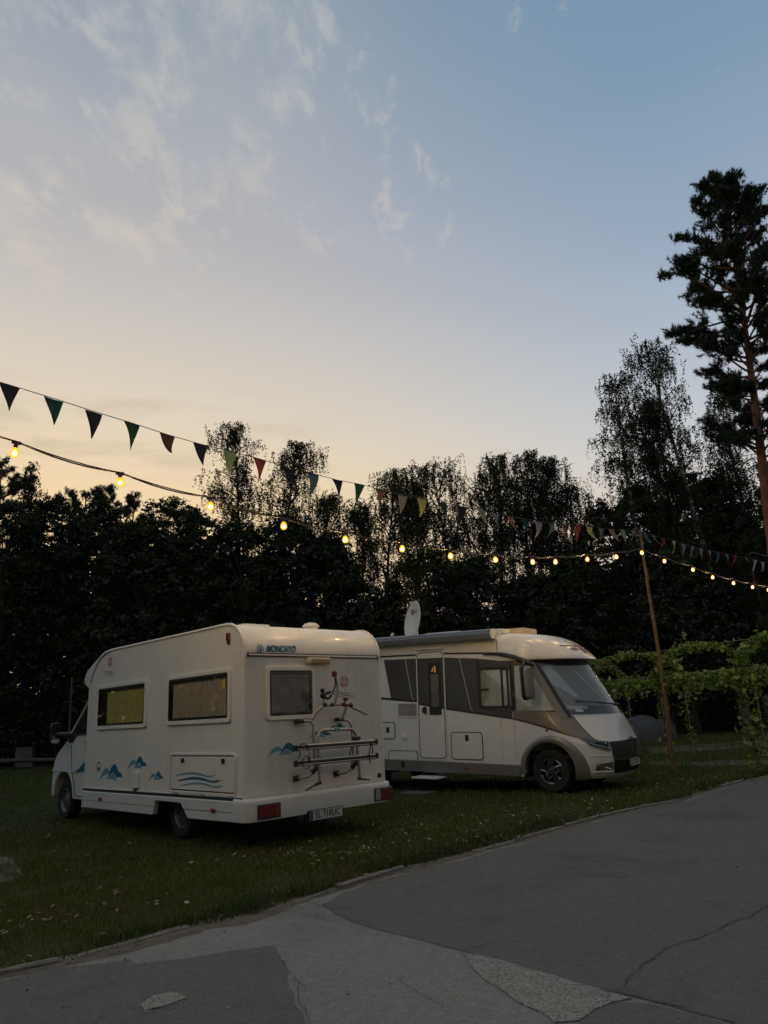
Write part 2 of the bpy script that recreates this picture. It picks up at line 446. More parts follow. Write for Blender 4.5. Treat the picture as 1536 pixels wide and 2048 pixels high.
def asphalt(name, lo, hi, grit=0.25, warm=0.0):
    m = bpy.data.materials.new(name); m.use_nodes = True
    t = m.node_tree; b = t.nodes['Principled BSDF']; b.inputs['Roughness'].default_value = 0.88
    b.inputs['Specular IOR Level'].default_value = 0.25
    g = N(t, 'ShaderNodeNewGeometry')
    n1 = noise(t, g.outputs['Position'], 1.3, 7, 0.62); n2 = noise(t, g.outputs['Position'], 120.0, 3, 0.7)
    n4 = noise(t, g.outputs['Position'], 16.0, 6, 0.75, off=(5, 2, 0))
    base = ramp(t, n1, [(0.32, (*lo, 1)), (0.68, (*hi, 1))])
    base = mixc(t, 0.65, base, ramp(t, n4, [(0.3, tuple(v * 0.66 for v in lo) + (1,)), (0.7, tuple(v * 1.2 for v in hi) + (1,))]))
    vo = N(t, 'ShaderNodeTexVoronoi'); vo.inputs['Scale'].default_value = 95.0
    t.links.new(g.outputs['Position'], vo.inputs['Vector'])
    stone = ramp(t, vo.outputs['Color'], [(0.0, tuple(v * (1 - grit) for v in lo) + (1,)), (1.0, tuple(v * (1 + grit * 1.6) for v in hi) + (1,))])
    col = mixc(t, 0.45, base, stone)
    n5 = noise(t, g.outputs['Position'], 0.8, 8, 0.7, 0.6, off=(2, 8, 0))
    col = mixc(t, math_node(t, 'MULTIPLY', smooth(t, n5, 0.50, 0.70), 0.6), col, tuple(v * 0.62 for v in lo) + (1,))
    col = mixc(t, math_node(t, 'MULTIPLY', smooth(t, noise(t, g.outputs['Position'], 2.1, 7, 0.7, 0.3, off=(11, 3, 0)), 0.56, 0.75), 0.4), col, tuple(v * 1.35 for v in hi) + (1,))
    # scattered pale specks and grit
    vs = N(t, 'ShaderNodeTexVoronoi'); vs.inputs['Scale'].default_value = 9.0; vs.inputs['Randomness'].default_value = 1.0
    t.links.new(g.outputs['Position'], vs.inputs['Vector'])
    sp = math_node(t, 'LESS_THAN', vs.outputs['Distance'], 0.055)
    sp = math_node(t, 'MULTIPLY', sp, smooth(t, noise(t, g.outputs['Position'], 3.0, 3, off=(9, 9, 0)), 0.5, 0.6))
    col = mixc(t, math_node(t, 'MULTIPLY', sp, 0.6), col, (0.3, 0.29, 0.25, 1))
    t.links.new(col, b.inputs['Base Color'])
    bp = N(t, 'ShaderNodeBump'); bp.inputs['Strength'].default_value = 0.55; bp.inputs['Distance'].default_value = 0.006
    t.links.new(math_node(t, 'ADD', vo.outputs['Distance'], math_node(t, 'MULTIPLY', n4, 1.5)), bp.inputs['Height']); t.links.new(bp.outputs[0], b.inputs['Normal'])
    return m
M_soil = ground_material()
M_road = asphalt('old_grey_asphalt', (0.156, 0.156, 0.149), (0.215, 0.215, 0.204))
M_patch = asphalt('dark_asphalt', (0.092, 0.092, 0.088), (0.128, 0.128, 0.122))
M_grit = asphalt('worn_aggregate', (0.132, 0.129, 0.118), (0.225, 0.218, 0.197), grit=1.0)
M_crack = pm('crack_dirt', (0.030, 0.028, 0.023), 0.95, var=0.3, scale=30)
M_kerb = pm('kerb_concrete', (0.155, 0.148, 0.128), 0.9, var=0.45, scale=7, bump=0.5, bscale=70)
M_dirt = pm('gutter_dirt', (0.10, 0.085, 0.062), 0.95, var=0.45, scale=9, bump=0.5, bscale=50)

def sheet(name, pts, z, mat, parent=None, jag=0.0, step=0.12, kind=None):
    P = []
    n = len(pts)
    for i in range(n):
        a = np.array(pts[i], float); b = np.array(pts[(i + 1) % n], float)
        L = np.linalg.norm(b - a); k = max(1, int(L / step)) if jag else 1
        nrm = np.array([-(b - a)[1], (b - a)[0]]) / max(L, 1e-6)
        for j in range(k):
            q = a + (b - a) * j / k
            if jag: q = q + nrm * (rng.uniform(-jag, jag) * 0.5 + jag * 1.6 * (vnoise(q[0], q[1], 2.3, 3) - 0.5))
            P.append((q[0], q[1], z))
    m = len(P)
    mb = MB(); mb.add(P + [(x, y, z - 0.012) for x, y, _ in P], [tuple(range(m))] + [(i, (i + 1) % m, m + (i + 1) % m, m + i) for i in range(m)])
    o = mb.build(name, mat, parent, smooth_deg=0)
    if kind: o['kind'] = kind
    return o
lawn = MB(); lawn.add([(-400, -60, 0), (400, -60, 0), (400, 700, 0), (-400, 700, 0)], [(0, 1, 2, 3)])
lawn = lawn.build('ground', M_soil, smooth_deg=0); lawn['kind'] = 'structure'
road_pts = list(BFULL) + [(120, 44.0), (120, -40), (-30, -40), (-30, 0.3)]
road = sheet('road', road_pts, 0.004, M_road, kind='structure')
px = lambda *L: [tuple(ground(x, y)[:2]) for x, y in L]
far_right = [(9.6, 16.9), (40.0, 43.6), (119, 43.6), (119, -30), (2.2, -30)]
pr = px((742, 1768), (690, 1787), (643, 1812), (662, 1828), (700, 1845), (768, 1864), (818, 1876), (893, 1897), (988, 1920), (1068, 1945), (1143, 1966), (1236, 1991))
pr2 = px((1293, 2002), (1393, 2030), (1468, 2048))
kerbside = [(x + 0.10, y - 0.10) for x, y in BORDER[13:]]
patch = sheet('asphalt_patch', pr + pr2 + [(1.9, 3.2), (2.2, -30), (119, -30), (119, 43.6), (40.0, 43.4), (10.6, 17.8)] + kerbside[::-1], 0.008, M_patch, road, jag=0.022)
p2 = px((0, 1966), (95, 1942), (165, 1933), (240, 1926), (257, 1921), (270, 1931), (370, 1921), (450, 1906), (555, 1892), (566, 1925), (578, 1962), (592, 2010), (614, 2048))
sheet('asphalt_patch', p2 + [(-0.5, 3.2), (-0.3, 1.0), (-6.0, 1.0), (-4.2, 3.6)], 0.008, M_patch, road, jag=0.022)
p3 = px((1158, 2048), (1190, 2024), (1238, 2006), (1300, 2010), (1400, 2035), (1455, 2052))
sheet('asphalt_patch', p3 + [(1.5, 3.4), (0.9, 3.2)], 0.007, M_patch, road, jag=0.01)
p4 = px((925, 1908), (988, 1921), (1068, 1946), (1143, 1967), (1228, 1990), (1262, 2000), (1225, 2008), (1188, 2022), (1158, 2046), (1112, 2048), (1085, 2030), (1030, 2004), (980, 1965), (946, 1936))
sheet('worn_patch', p4, 0.0115, M_grit, road, jag=0.02, step=0.06)
sheet('worn_patch', px((280, 2014), (310, 1995), (340, 1989), (372, 1998), (330, 2014), (288, 2030)), 0.0115, M_grit, road, jag=0.015, step=0.05)
def crack(pts, w, z=0.0145, parent=None, mat=None, name='crack'):
    P = [np.array(p) for p in pts]; Q = []
    for i in range(len(P) - 1):
        k = max(2, int(np.linalg.norm(P[i + 1] - P[i]) / 0.045))
        for j in range(k): Q.append(P[i] + (P[i + 1] - P[i]) * j / k)
    Q.append(P[-1]); mb = MB(); vs = []
    off = 0.0
    for i, q in enumerate(Q):
        d = Q[min(i + 1, len(Q) - 1)] - Q[max(i - 1, 0)]; d = d / max(np.linalg.norm(d), 1e-6); n = np.array([-d[1], d[0]])
        off = off * 0.75 + rng.normal(0, 0.009)
        ww = 0.72 * w * rng.uniform(0.25, 1.4) * (0.3 + 0.7 * math.sin(PI * (i + 0.5) / len(Q)) ** 0.5)
        vs += [(*(q + n * (off + ww)), z), (*(q + n * (off - ww)), z)]
    mb.add(vs, [(2 * i, 2 * i + 1, 2 * i + 3, 2 * i + 2) for i in range(len(Q) - 1)])
    return mb.build(name, mat or M_crack, parent or road, smooth_deg=0)
crack(px((1236, 1992), (1290, 1936), (1330, 1905), (1365, 1892), (1430, 1872), (1480, 1845), (1536, 1815), (1600, 1790)), 0.006)
crack(px((1200, 1984), (1240, 1993), (1293, 2003), (1393, 2031), (1470, 2052)), 0.006)
crack(px((930, 1905), (960, 1895), (988, 1885)), 0.004)
crack(px((640, 1812), (632, 1824), (638, 1836)), 0.003)
crack(px((566, 1925), (590, 1965), (600, 2010), (620, 2048)), 0.004)
crack(px((280, 2030), (300, 2024), (340, 2016), (372, 2002)), 0.006)
crack(px((1420, 1740), (1470, 1745), (1536, 1750)), 0.004)
crack(px((590, 1960), (615, 1985), (660, 1994)), 0.003)
crack(px((800, 1958), (830, 1985), (900, 2020)), 0.0025)
crack(px((742, 1768), (820, 1800), (870, 1852)), 0.002)
M_scuff = pm('pale_scuff', (0.17, 0.165, 0.145), 0.9, var=0.4, scale=20)
for a_, b_, w_ in (((868, 1852), (902, 1860), 0.004), ((985, 1950), (1010, 1958), 0.003), ((700, 1840), (740, 1846), 0.004), ((1020, 1700), (1100, 1702), 0.003), ((420, 1985), (470, 1978), 0.003), ((1250, 1790), (1290, 1796), 0.003), ((850, 1905), (880, 1930), 0.002)):
    crack(px(a_, b_), w_, 0.0150, mat=M_scuff, name='scuff')
path = [px((1296, 1496), (1420, 1488), (1560, 1478), (1560, 1490), (1430, 1500), (1300, 1507)), px((1300, 1524), (1400, 1524), (1560, 1516), (1560, 1530), (1400, 1534), (1302, 1531)), px((-30, 1712), (20, 1716), (44, 1734), (48, 1752), (20, 1766), (-30, 1768))]
for p_ in path:
    sheet('dirt_path', p_, 0.010, M_dirt, jag=0.05, step=0.15, kind='structure')
# dirt and crumbs washed along the edge
mb = MB(); vs = []
BD = [np.array(p) for p in BFULL[1:-2]]
Q = []
for i in range(len(BD) - 1):
    k = max(1, int(np.linalg.norm(BD[i + 1] - BD[i]) / 0.08))
    Q += [BD[i] + (BD[i + 1] - BD[i]) * j / k for j in range(k)]
for i, q in enumerate(Q):
    d = Q[min(i + 1, len(Q) - 1)] - Q[max(i - 1, 0)]; d = d / np.linalg.norm(d); n = np.array([d[1], -d[0]])
    w = 0.05 + 0.16 * vnoise(q[0], q[1], 1.7, 5) ** 2 + 0.05 * rng.uniform()
    vs += [(*(q - n * 0.10), 0.0115), (*(q + n * w * 0.55), 0.0115), (*(q + n * w), 0.0025)]
mb.add(vs, [(3 * i + k, 3 * i + k + 1, 3 * i + k + 4, 3 * i + k + 3) for i in range(len(Q) - 1) for k in (0, 1)])
mb.build('dirt_edge', M_dirt, road, smooth_deg=0)
# kerb: thin concrete edging stones, some sunk or missing
kerb = empty('kerb', (0, 0, 0), kind='structure')
cum = [0.0]
BB = [np.array(p) for p in BFULL]
for i in range(1, len(BB)): cum.append(cum[-1] + float(np.linalg.norm(BB[i] - BB[i - 1])))
def along(s):
    return np.array([np.interp(s, cum, _bx), np.interp(s, cum, _by)])
s = cum[1] - 0.6
while s < cum[-3] + 3:
    L = 0.98
    a = along(s + 0.012); b = along(s + L - 0.012)
    mid = (a + b) / 2
    if -1.95 < mid[0] < -1.2 or rng.uniform() < 0.06:
        s += 0.5; continue
    ang = math.atan2(b[1] - a[1], b[0] - a[0])
    h = 0.022 + rng.uniform(-0.016, 0.02)
    mbk = MB()
    n = 6
    w = 0.034
    prof = []
    for k in range(n + 1):
        u = -0.5 + k / n
        for yy, zz in ((-w, -0.05), (-w, h - 0.008), (-w + 0.01, h), (w - 0.01, h), (w, h - 0.008), (w, -0.05)):
            prof.append((u * float(np.linalg.norm(b - a)), yy + rng.uniform(-0.005, 0.005), zz + (rng.uniform(-0.007, 0.004) if zz > 0 else 0)))
    fs = [(k * 6 + j, k * 6 + j + 1, (k + 1) * 6 + j + 1, (k + 1) * 6 + j) for k in range(n) for j in range(5)] + [tuple(range(6)), tuple(range(n * 6, n * 6 + 6))]
    mbk.add(prof, fs)
    o = mbk.build('kerb_stone', M_kerb, kerb, smooth_deg=0)
    nrm = np.array([-math.sin(ang), math.cos(ang)])
    mid = mid + nrm * 0.01
    o.location = (mid[0], mid[1], 0.0)
    o.rotation_euler = (rng.uniform(-0.07, 0.07), rng.uniform(-0.012, 0.012), ang + rng.uniform(-0.012, 0.012))
    s += L
# stone slab lying in the grass by the motorhome step
# ------------------------------------------------------------------ grass and litter
VANA_O = np.array([-1.8269, 9.3059]); VANA_Y = 2.3456
def blades(n, hmin, hmax, seed, ymin=4.3, ymax=34.0, keep=None, lean=0.5, wid=1.0, spread=0.78):
    r = np.random.default_rng(seed)
    Y = np.exp(r.uniform(math.log(ymin), math.log(ymax), n)); X = Y * r.uniform(-spread, spread, n)
    ok = X < border_x(Y) - 0.02 + 0.07 * (r.uniform(size=n) - 0.4) + 0.22 * np.clip(vnoise(X, Y, 2.6, 41) - 0.55, 0, 1)
    bare = vnoise(X, Y, 0.9, 11) * 0.6 + vnoise(X, Y, 2.7, 12) * 0.4
    ok &= (r.uniform(size=n) < np.clip((0.70 - bare) * 5, 0.16, 1))
    if keep is not None: ok &= keep(X, Y, r)
    X = X[ok]; Y = Y[ok]; m = len(X)
    h = r.uniform(hmin, hmax, m) * (0.40 + 0.75 * vnoise(X, Y, 1.3, 4) + 0.75 * vnoise(X, Y, 4.5, 8) ** 2); a = r.uniform(0, 2 * PI, m)
    w = (0.0022 + 0.00075 * (Y - 4)) * wid
    dx = np.cos(a); dy = np.sin(a); la = r.uniform(0, 2 * PI, m); ll = h * np.abs(r.normal(0, lean, m))
    V = np.empty((m, 3, 3), dtype=np.float32)
    V[:, 0] = np.stack([X - dx * w, Y - dy * w, np.full(m, -0.003)], -1)
    V[:, 1] = np.stack([X + dx * w, Y + dy * w, np.full(m, -0.003)], -1)
    V[:, 2] = np.stack([X + np.cos(la) * ll, Y + np.sin(la) * ll, h], -1)
    return V.reshape(-1, 3), np.arange(m * 3).reshape(-1, 3)
M_grass = leaf_mat('grass_blade', (0.092, 0.130, 0.028), trans=0.3, isl=0.5, col2=(0.19, 0.20, 0.065), gloss=0.03, dry=(0.130, 0.108, 0.045))
M_weed = leaf_mat('weed_leaf', (0.05, 0.078, 0.022), trans=0.25, isl=0.4)
V, T = blades(430000, 0.022, 0.062, 21)
o = np_mesh('grass', V, tris=T, mat=M_grass); o['kind'] = 'stuff'
def near_edge(X, Y, r): return (border_x(Y) - X < 0.14 + 0.6 * vnoise(X, Y, 1.1, 9)) & (vnoise(X, Y, 2.1, 14) > 0.30)
V, T = blades(170000, 0.05, 0.16, 22, ymax=18, keep=near_edge, lean=0.7, wid=1.5)
o = np_mesh('edge_weeds', V, tris=T, mat=M_weed); o['kind'] = 'stuff'
def leaf_quads(Cn, size, r, flat=0.0, ratio=0.5, jitter=0.35):
    n = len(Cn)
    a = r.normal(size=(n, 3)); a[:, 2] *= (1 - flat); a /= np.linalg.norm(a, axis=1, keepdims=True) + 1e-9
    b = r.normal(size=(n, 3)); b[:, 2] *= (1 - flat); b -= a * (a * b).sum(1, keepdims=True); b /= np.linalg.norm(b, axis=1, keepdims=True) + 1e-9
    s = size * (1 + jitter * r.uniform(-1, 1, n))[:, None]
    V = np.stack([Cn - a * s, Cn + b * s * ratio, Cn + a * s, Cn - b * s * ratio], 1)
    return V.reshape(-1, 3), np.arange(n * 4).reshape(-1, 4)
M_litter = leaf_mat('dry_leaf', (0.24, 0.19, 0.115), trans=0.1, isl=0.6, col2=(0.40, 0.35, 0.25))
r = np.random.default_rng(5)
n = 11000
Y = np.exp(r.uniform(math.log(4.5), math.log(26), n)); X = Y * r.uniform(-0.75, 0.75, n)
dist = border_x(Y) - X
ok = (dist > -0.1) & (r.uniform(size=n) < np.where((dist < 3.2) & (Y > 8.5), 1.0, np.where(dist < 2.6, 0.5, 0.12))) & (vnoise(X, Y, 1.3, 31) + 0.35 * vnoise(X, Y, 4, 32) > np.where((dist < 3.2) & (Y > 8.5), 0.42, 0.58))
extra = r.uniform(size=n) < 0.03
ok |= (dist > 0) & extra
X = X[ok]; Y = Y[ok]
V, Q = leaf_quads(np.stack([X, Y, r.uniform(0.025, 0.06, len(X))], -1), 0.023, r, flat=0.72, ratio=0.5, jitter=0.75)
o = np_mesh('fallen_leaves', V, quads=Q, mat=M_litter); o['kind'] = 'stuff'
n = 700
Y = np.exp(r.uniform(math.log(4.2), math.log(16), n)); X = border_x(Y) + np.abs(r.normal(0, 1, n)) ** 2 * 0.8 + 0.02
V, Q = leaf_quads(np.stack([X, Y, np.full(n, 0.016)], -1), 0.010, r, flat=0.85, ratio=0.6, jitter=0.6)
o = np_mesh('road_litter', V, quads=Q, mat=M_litter); o['kind'] = 'stuff'

n = 5200
Y = np.exp(r.uniform(math.log(4.0), math.log(11), n)); X = Y * r.uniform(-0.6, 0.6, n)
ok = on_road(X, Y) & ((vnoise(X, Y, 1.4, 61) > 0.5) | (X - border_x(Y) < 0.35) | (r.uniform(size=n) < 0.12))
X = X[ok]; Y = Y[ok]; n = len(X); s_ = r.uniform(0.0018, 0.0055, n)[:, None]
oc = np.array([(1, 0, 0), (0, 1, 0), (-1, 0, 0), (0, -1, 0), (0, 0, 0.8)])
V = np.stack([X, Y, np.full(n, 0.011)], -1)[:, None] + oc[None] * s_[:, None] * r.uniform(0.6, 1.3, (n, 5, 1))
T = (np.arange(n) * 5)[:, None, None] + np.array([(0, 1, 4), (1, 2, 4), (2, 3, 4), (3, 0, 4)])[None]
M_gritstone = leaf_mat('loose_grit', (0.16, 0.155, 0.14), trans=0.0, isl=0.75)
o = np_mesh('road_grit', V.reshape(-1, 3), tris=T.reshape(-1, 3), mat=M_gritstone); o['kind'] = 'stuff'

# ------------------------------------------------------------------ shared vehicle materials
M_cream = pm('cream_coachwork', (0.76, 0.735, 0.66), 0.34, var=0.03, scale=2, coat=0.35, dirt=((0.42, 0.40, 0.35), 0.36))
M_cabwhite = pm('white_cab_paint', (0.64, 0.645, 0.61), 0.35, var=0.03, scale=2, coat=0.4, dirt=((0.36, 0.36, 0.33), 0.25))
M_trimwhite = pm('white_plastic_trim', (0.74, 0.715, 0.65), 0.45, var=0.05, scale=5, dirt=((0.40, 0.38, 0.33), 0.3))
M_seal = pm('dark_seal', (0.03, 0.03, 0.029), 0.5, var=0.1)
M_black = pm('black_plastic', (0.018, 0.018, 0.018), 0.45, var=0.15, scale=20)
M_under = pm('underbody', (0.012, 0.012, 0.011), 0.9, var=0.2)
M_tyre = pm('tyre_rubber', (0.016, 0.016, 0.015), 0.85, var=0.2, scale=30, bump=0.2)
M_steel = pm('painted_steel', (0.16, 0.16, 0.155), 0.5, metal=0.5, var=0.2, scale=9)
M_alu = pm('aluminium_tube', (0.42, 0.40, 0.36), 0.42, metal=0.8, var=0.1, scale=14)
M_gutter = pm('aluminium_rail', (0.60, 0.58, 0.53), 0.35, metal=0.6, var=0.08)
M_redpl = pm('red_plastic', (0.11, 0.009, 0.012), 0.4, var=0.15)
M_redlens = pm('red_lens', (0.13, 0.008, 0.008), 0.2, var=0.2, scale=12, coat=0.6)
M_amber = pm('amber_lens', (0.32, 0.05, 0.012), 0.25, var=0.15, coat=0.5)
M_clearlens = pm('clear_lens', (0.30, 0.29, 0.27), 0.15, var=0.1, coat=0.6)
M_blue = pm('blue_print', (0.012, 0.125, 0.215), 0.45, var=0.06)
M_blue2 = pm('pale_blue_print', (0.13, 0.30, 0.37), 0.45, var=0.08)
M_redprint = pm('faded_red_print', (0.20, 0.035, 0.028), 0.5, var=0.1)
M_pink = pm('faded_orange_print', (0.52, 0.31, 0.24), 0.5, var=0.08)
M_greyprint = pm('grey_print', (0.10, 0.115, 0.115), 0.5, var=0.1)
M_faint = pm('worn_print', (0.52, 0.49, 0.42), 0.5, var=0.1)
M_stripe = pm('teal_stripe', (0.018, 0.045, 0.05), 0.4, var=0.1)
M_curt_y = pm('yellow_curtain', (0.74, 0.70, 0.27), 0.9, var=0.12, scale=12)
M_curt_g = pm('brown_grey_curtain', (0.64, 0.56, 0.47), 0.9, var=0.12, scale=12)
M_blind = pm('silver_blind', (0.24, 0.245, 0.24), 0.5, var=0.45, scale=5)
M_dark_in = pm('dark_interior', (0.02, 0.02, 0.019), 0.9, var=0.2)
M_pane = glass_pane('acrylic_pane', (0.84, 0.84, 0.80))
M_carglass = glass_pane('car_glass', (0.42, 0.47, 0.46))
M_mirror = pm('mirror_glass', (0.55, 0.62, 0.62), 0.03, metal=1.0, var=0)
M_plate = pm('number_plate', (0.50, 0.50, 0.47), 0.4, var=0.1, scale=10, dirt=((0.2, 0.2, 0.18), 0.3))
M_plateblk = pm('plate_lettering', (0.015, 0.015, 0.016), 0.5, var=0)
M_eu = pm('plate_blue_band', (0.012, 0.03, 0.16), 0.4, var=0)
M_yellow = pm('yellow_sticker', (0.55, 0.36, 0.02), 0.5, var=0.08)
M_lamp_cream = pm('lamp_housing', (0.60, 0.50, 0.30), 0.4, var=0.05)
M_chrome = pm('chrome', (0.62, 0.62, 0.61), 0.12, metal=1.0, var=0)

def wheel(root, c, r, w, side, style):
    # side: +1 outer face toward local +y, -1 toward -y
    cx, cy, cz = c
    fn = lambda a, b, h: (cx + a, cy + side * h, cz + b)
    rr_ = r * 0.60
    mb = MB().lathe([(rr_, -w / 2), (r * 0.9, -w / 2), (r * 0.985, -w * 0.36), (r, -w * 0.2), (r, w * 0.2), (r * 0.985, w * 0.36), (r * 0.9, w / 2), (r * 0.72, w * 0.50), (rr_, w * 0.42), (rr_, -w / 2)], fn, 40)
    for k in range(44):                              # tread blocks
        a = 2 * PI * k / 44
        mb.box(fn(math.cos(a) * r * 1.0, math.sin(a) * r * 1.0, 0), (0.012, w * 0.7, r * 0.075), M=Matrix.Rotation(-a, 3, 'Y'))
    tyre = mb.build('wheel', M_tyre, root, 40)
    if style == 'steel':
        mb = MB().lathe([(rr_, w * 0.42), (rr_ * 0.97, w * 0.45), (rr_ * 0.90, w * 0.40), (rr_ * 0.80, w * 0.22), (rr_ * 0.62, w * 0.26), (rr_ * 0.45, w * 0.33), (rr_ * 0.3, w * 0.35), (rr_ * 0.26, w * 0.42), (0.001, w * 0.43)], fn, 32)
        mb.build('rim', M_steel, tyre, 30)
        for k in range(8):
            a = 2 * PI * k / 8
            MB().lathe([(r * 0.075, w * 0.305), (r * 0.07, w * 0.31), (0.001, w * 0.312)], lambda x, y, h, a=a: fn(math.cos(a) * rr_ * 0.66 + x * 0.8, math.sin(a) * rr_ * 0.66 + y, h), 10).build('rim_hole', M_under, tyre)
        for k in range(5):
            a = 2 * PI * k / 5
            MB().lathe([(r * 0.03, w * 0.33), (r * 0.03, w * 0.40), (0.001, w * 0.405)], lambda x, y, h, a=a: fn(math.cos(a) * rr_ * 0.37 + x, math.sin(a) * rr_ * 0.37 + y, h), 6).build('wheel_nut', M_steel, tyre)
    else:
        MB().lathe([(rr_, w * 0.40), (rr_ * 0.98, w * 0.46), (rr_ * 0.93, w * 0.46), (rr_ * 0.90, w * 0.40), (rr_ * 0.86, w * 0.1), (0.001, w * 0.08)], fn, 36).build('rim', M_black, tyre, 30)
        # five broad black spokes edged with bright metal
        ms = MB(); me_ = MB()
        for k in range(5):
            a = 2 * PI * k / 5 + 0.33
            def sp(u, v, h, a=a):
                return fn(rr_ * (u * math.cos(a) - v * math.sin(a)), rr_ * (u * math.sin(a) + v * math.cos(a)), h)
            ms.slab([(0.0, -0.16), (0.5, -0.13), (0.93, -0.16), (0.93, 0.16), (0.5, 0.13), (0.0, 0.16)], sp, w * 0.2, w * 0.42)
            a2 = a + PI / 5
            def wn(u, v, h, a=a2):
                return fn(rr_ * (u * math.cos(a) - v * math.sin(a)), rr_ * (u * math.sin(a) + v * math.cos(a)), h)
            loop = [(0.36, 0.0), (0.55, 0.17), (0.84, 0.36), (0.90, 0.20), (0.92, 0.0), (0.90, -0.20), (0.84, -0.36), (0.55, -0.17)]
            me_.tube([wn(u, v, w * 0.44) for u, v in loop], 0.0085, 6, closed=True)
        ms.lathe([(rr_ * 0.3, w * 0.2), (rr_ * 0.3, w * 0.43), (rr_ * 0.2, w * 0.46), (0.001, w * 0.46)], fn, 20)
        ms.build('spoke', M_black, tyre, 30)
        me_.tube([fn(rr_ * 0.965 * math.cos(2 * PI * k / 40), rr_ * 0.965 * math.sin(2 * PI * k / 40), w * 0.45) for k in range(40)], 0.007, 6, closed=True)
        me_.build('bright_edge', M_chrome, tyre, 40)
        for k in range(5):
            a = 2 * PI * k / 5 + 0.33
            MB().lathe([(r * 0.028, w * 0.42), (r * 0.028, w * 0.47), (0.001, w * 0.475)], lambda x, y, h, a=a: fn(math.cos(a) * rr_ * 0.17 + x, math.sin(a) * rr_ * 0.17 + y, h), 6).build('wheel_nut', M_steel, tyre)
    return tyre

def van_window(root, fn, u0, u1, v0, v1, curtain_mat, cu=(0.0, 1.0), sticker=False, lab=None):
    """framed hinged acrylic window: white surround, black seal, curtain behind the pane"""
    if u0 > u1: u0, u1 = u1, u0
    o0 = rr(u0, u1, v0, v1, 0.045); i0 = rr(u0 + 0.052, u1 - 0.052, v0 + 0.052, v1 - 0.052, 0.03)
    fr = MB().ring(o0, i0, fn, -0.002, 0.032).build('window', M_trimwhite, root, 30, bevel=0.006)
    if lab: fr['label'] = lab
    a0, a1, b0, b1 = u0 + 0.052, u1 - 0.052, v0 + 0.052, v1 - 0.052
    MB().ring(rr(a0 + 0.002, a1 - 0.002, b0 + 0.002, b1 - 0.002, 0.028), rr(a0 + 0.032, a1 - 0.032, b0 + 0.032, b1 - 0.032, 0.02), fn, 0.0, 0.024).build('seal', M_seal, fr, 30)
    MB().slab(rr(a0 + 0.01, a1 - 0.01, b0 + 0.01, b1 - 0.01, 0.02), fn, 0.0015, 0.0025).build('recess', M_dark_in, fr, 0)
    c0 = a0 + 0.035 + (a1 - a0 - 0.07) * cu[0]; c1 = a0 + 0.035 + (a1 - a0 - 0.07) * cu[1]
    rr_ = random.Random(int(u0 * 100 + v0 * 7))
    ph = [rr_.uniform(0, 6.28) for _ in range(6)]
    def cur(s, t):
        u = c0 + (c1 - c0) * s
        x = s * (c1 - c0) * 54 + 0.7 * math.sin(s * 9 + ph[0]) + 0.25 * math.sin(t * 3 + ph[1] + s * 5)
        o = 0.0240 - 0.0200 * (1 - abs(math.sin(x * 0.5))) ** 2.2 + 0.0012 * math.sin(2.3 * x + ph[2])
        return fn(u, b0 + 0.035 + (b1 - b0 - 0.10) * t, o)
    if curtain_mat is M_blind:
        def cur(s, t):
            u = c0 + (c1 - c0) * s
            o = 0.006 + 0.0022 * math.sin(s * 7 + 3 * t + ph[0]) * math.sin(t * 9 + 2 * s + ph[1]) + 0.0012 * math.sin(13 * s - 11 * t)
            return fn(u, b0 + 0.035 + (b1 - b0 - 0.10) * t, o)
    MB().grid(cur, 220, 10).build('curtain', curtain_mat, fr, 180)
    # roller blind cassette and its pale rail along the top
    MB().slab([(a0 + 0.03, b1 - 0.062), (a1 - 0.03, b1 - 0.062), (a1 - 0.03, b1 - 0.03), (a0 + 0.03, b1 - 0.03)], fn, 0.003, 0.0245).build('blind_cassette', M_seal, fr, 0)
    MB().slab([(a0 + 0.035, b1 - 0.072), (a1 - 0.035, b1 - 0.072), (a1 - 0.035, b1 - 0.062), (a0 + 0.035, b1 - 0.062)], fn, 0.004, 0.025).build('blind_rail', M_alu, fr, 0)
    MB().slab(rr(a0 + 0.02, a1 - 0.02, b0 + 0.02, b1 - 0.02, 0.02), fn, 0.0265, 0.0285).build('pane', M_pane, fr, 0)
    for q in (0.22, 0.75):
        u = a0 + (a1 - a0) * q
        MB().slab(rr(u - 0.045, u + 0.045, b0 + 0.022, b0 + 0.042, 0.008, 2), fn, 0.0287, 0.036).build('catch', M_black, fr, 30)
    if sticker:
        MB().slab([(a0 + 0.05, b1 - 0.20), (a0 + 0.135, b1 - 0.20), (a0 + 0.135, b1 - 0.10), (a0 + 0.05, b1 - 0.10)], fn, 0.0287, 0.0295).build('sticker', M_yellow, fr, 0)
    return fr

# ------------------------------------------------------------------ the older cream motorhome, seen from behind
WA = 2.29
HA = WA / 2
_wx, _wy = math.sin(VANA_Y), -math.cos(VANA_Y)
vanA = empty('motorhome', (VANA_O[0] + _wx * HA, VANA_O[1] + _wy * HA, 0), (0, 0, VANA_Y),
             'older cream motorhome seen from behind with blue mountain decals and a folded bike rack', 'motorhome')
aside = lambda u, v, o: (u, HA + o, v)               # visible left flank: u from the rear wall forward
afar = lambda u, v, o: (u, -HA - o, v)
arear = lambda u, v, o: (-o, HA - u, v)              # rear wall: u from the left corner to the right
def extrude_y(mb, prof, y0, y1):
    n = len(prof)
    vs = [(x, y0, z) for x, z in prof] + [(x, y1, z) for x, z in prof]
    fs = [tuple(range(n - 1, -1, -1)), tuple(range(n, 2 * n))] + [(i, (i + 1) % n, n + (i + 1) % n, n + i) for i in range(n)]
    return mb.add(vs, fs)
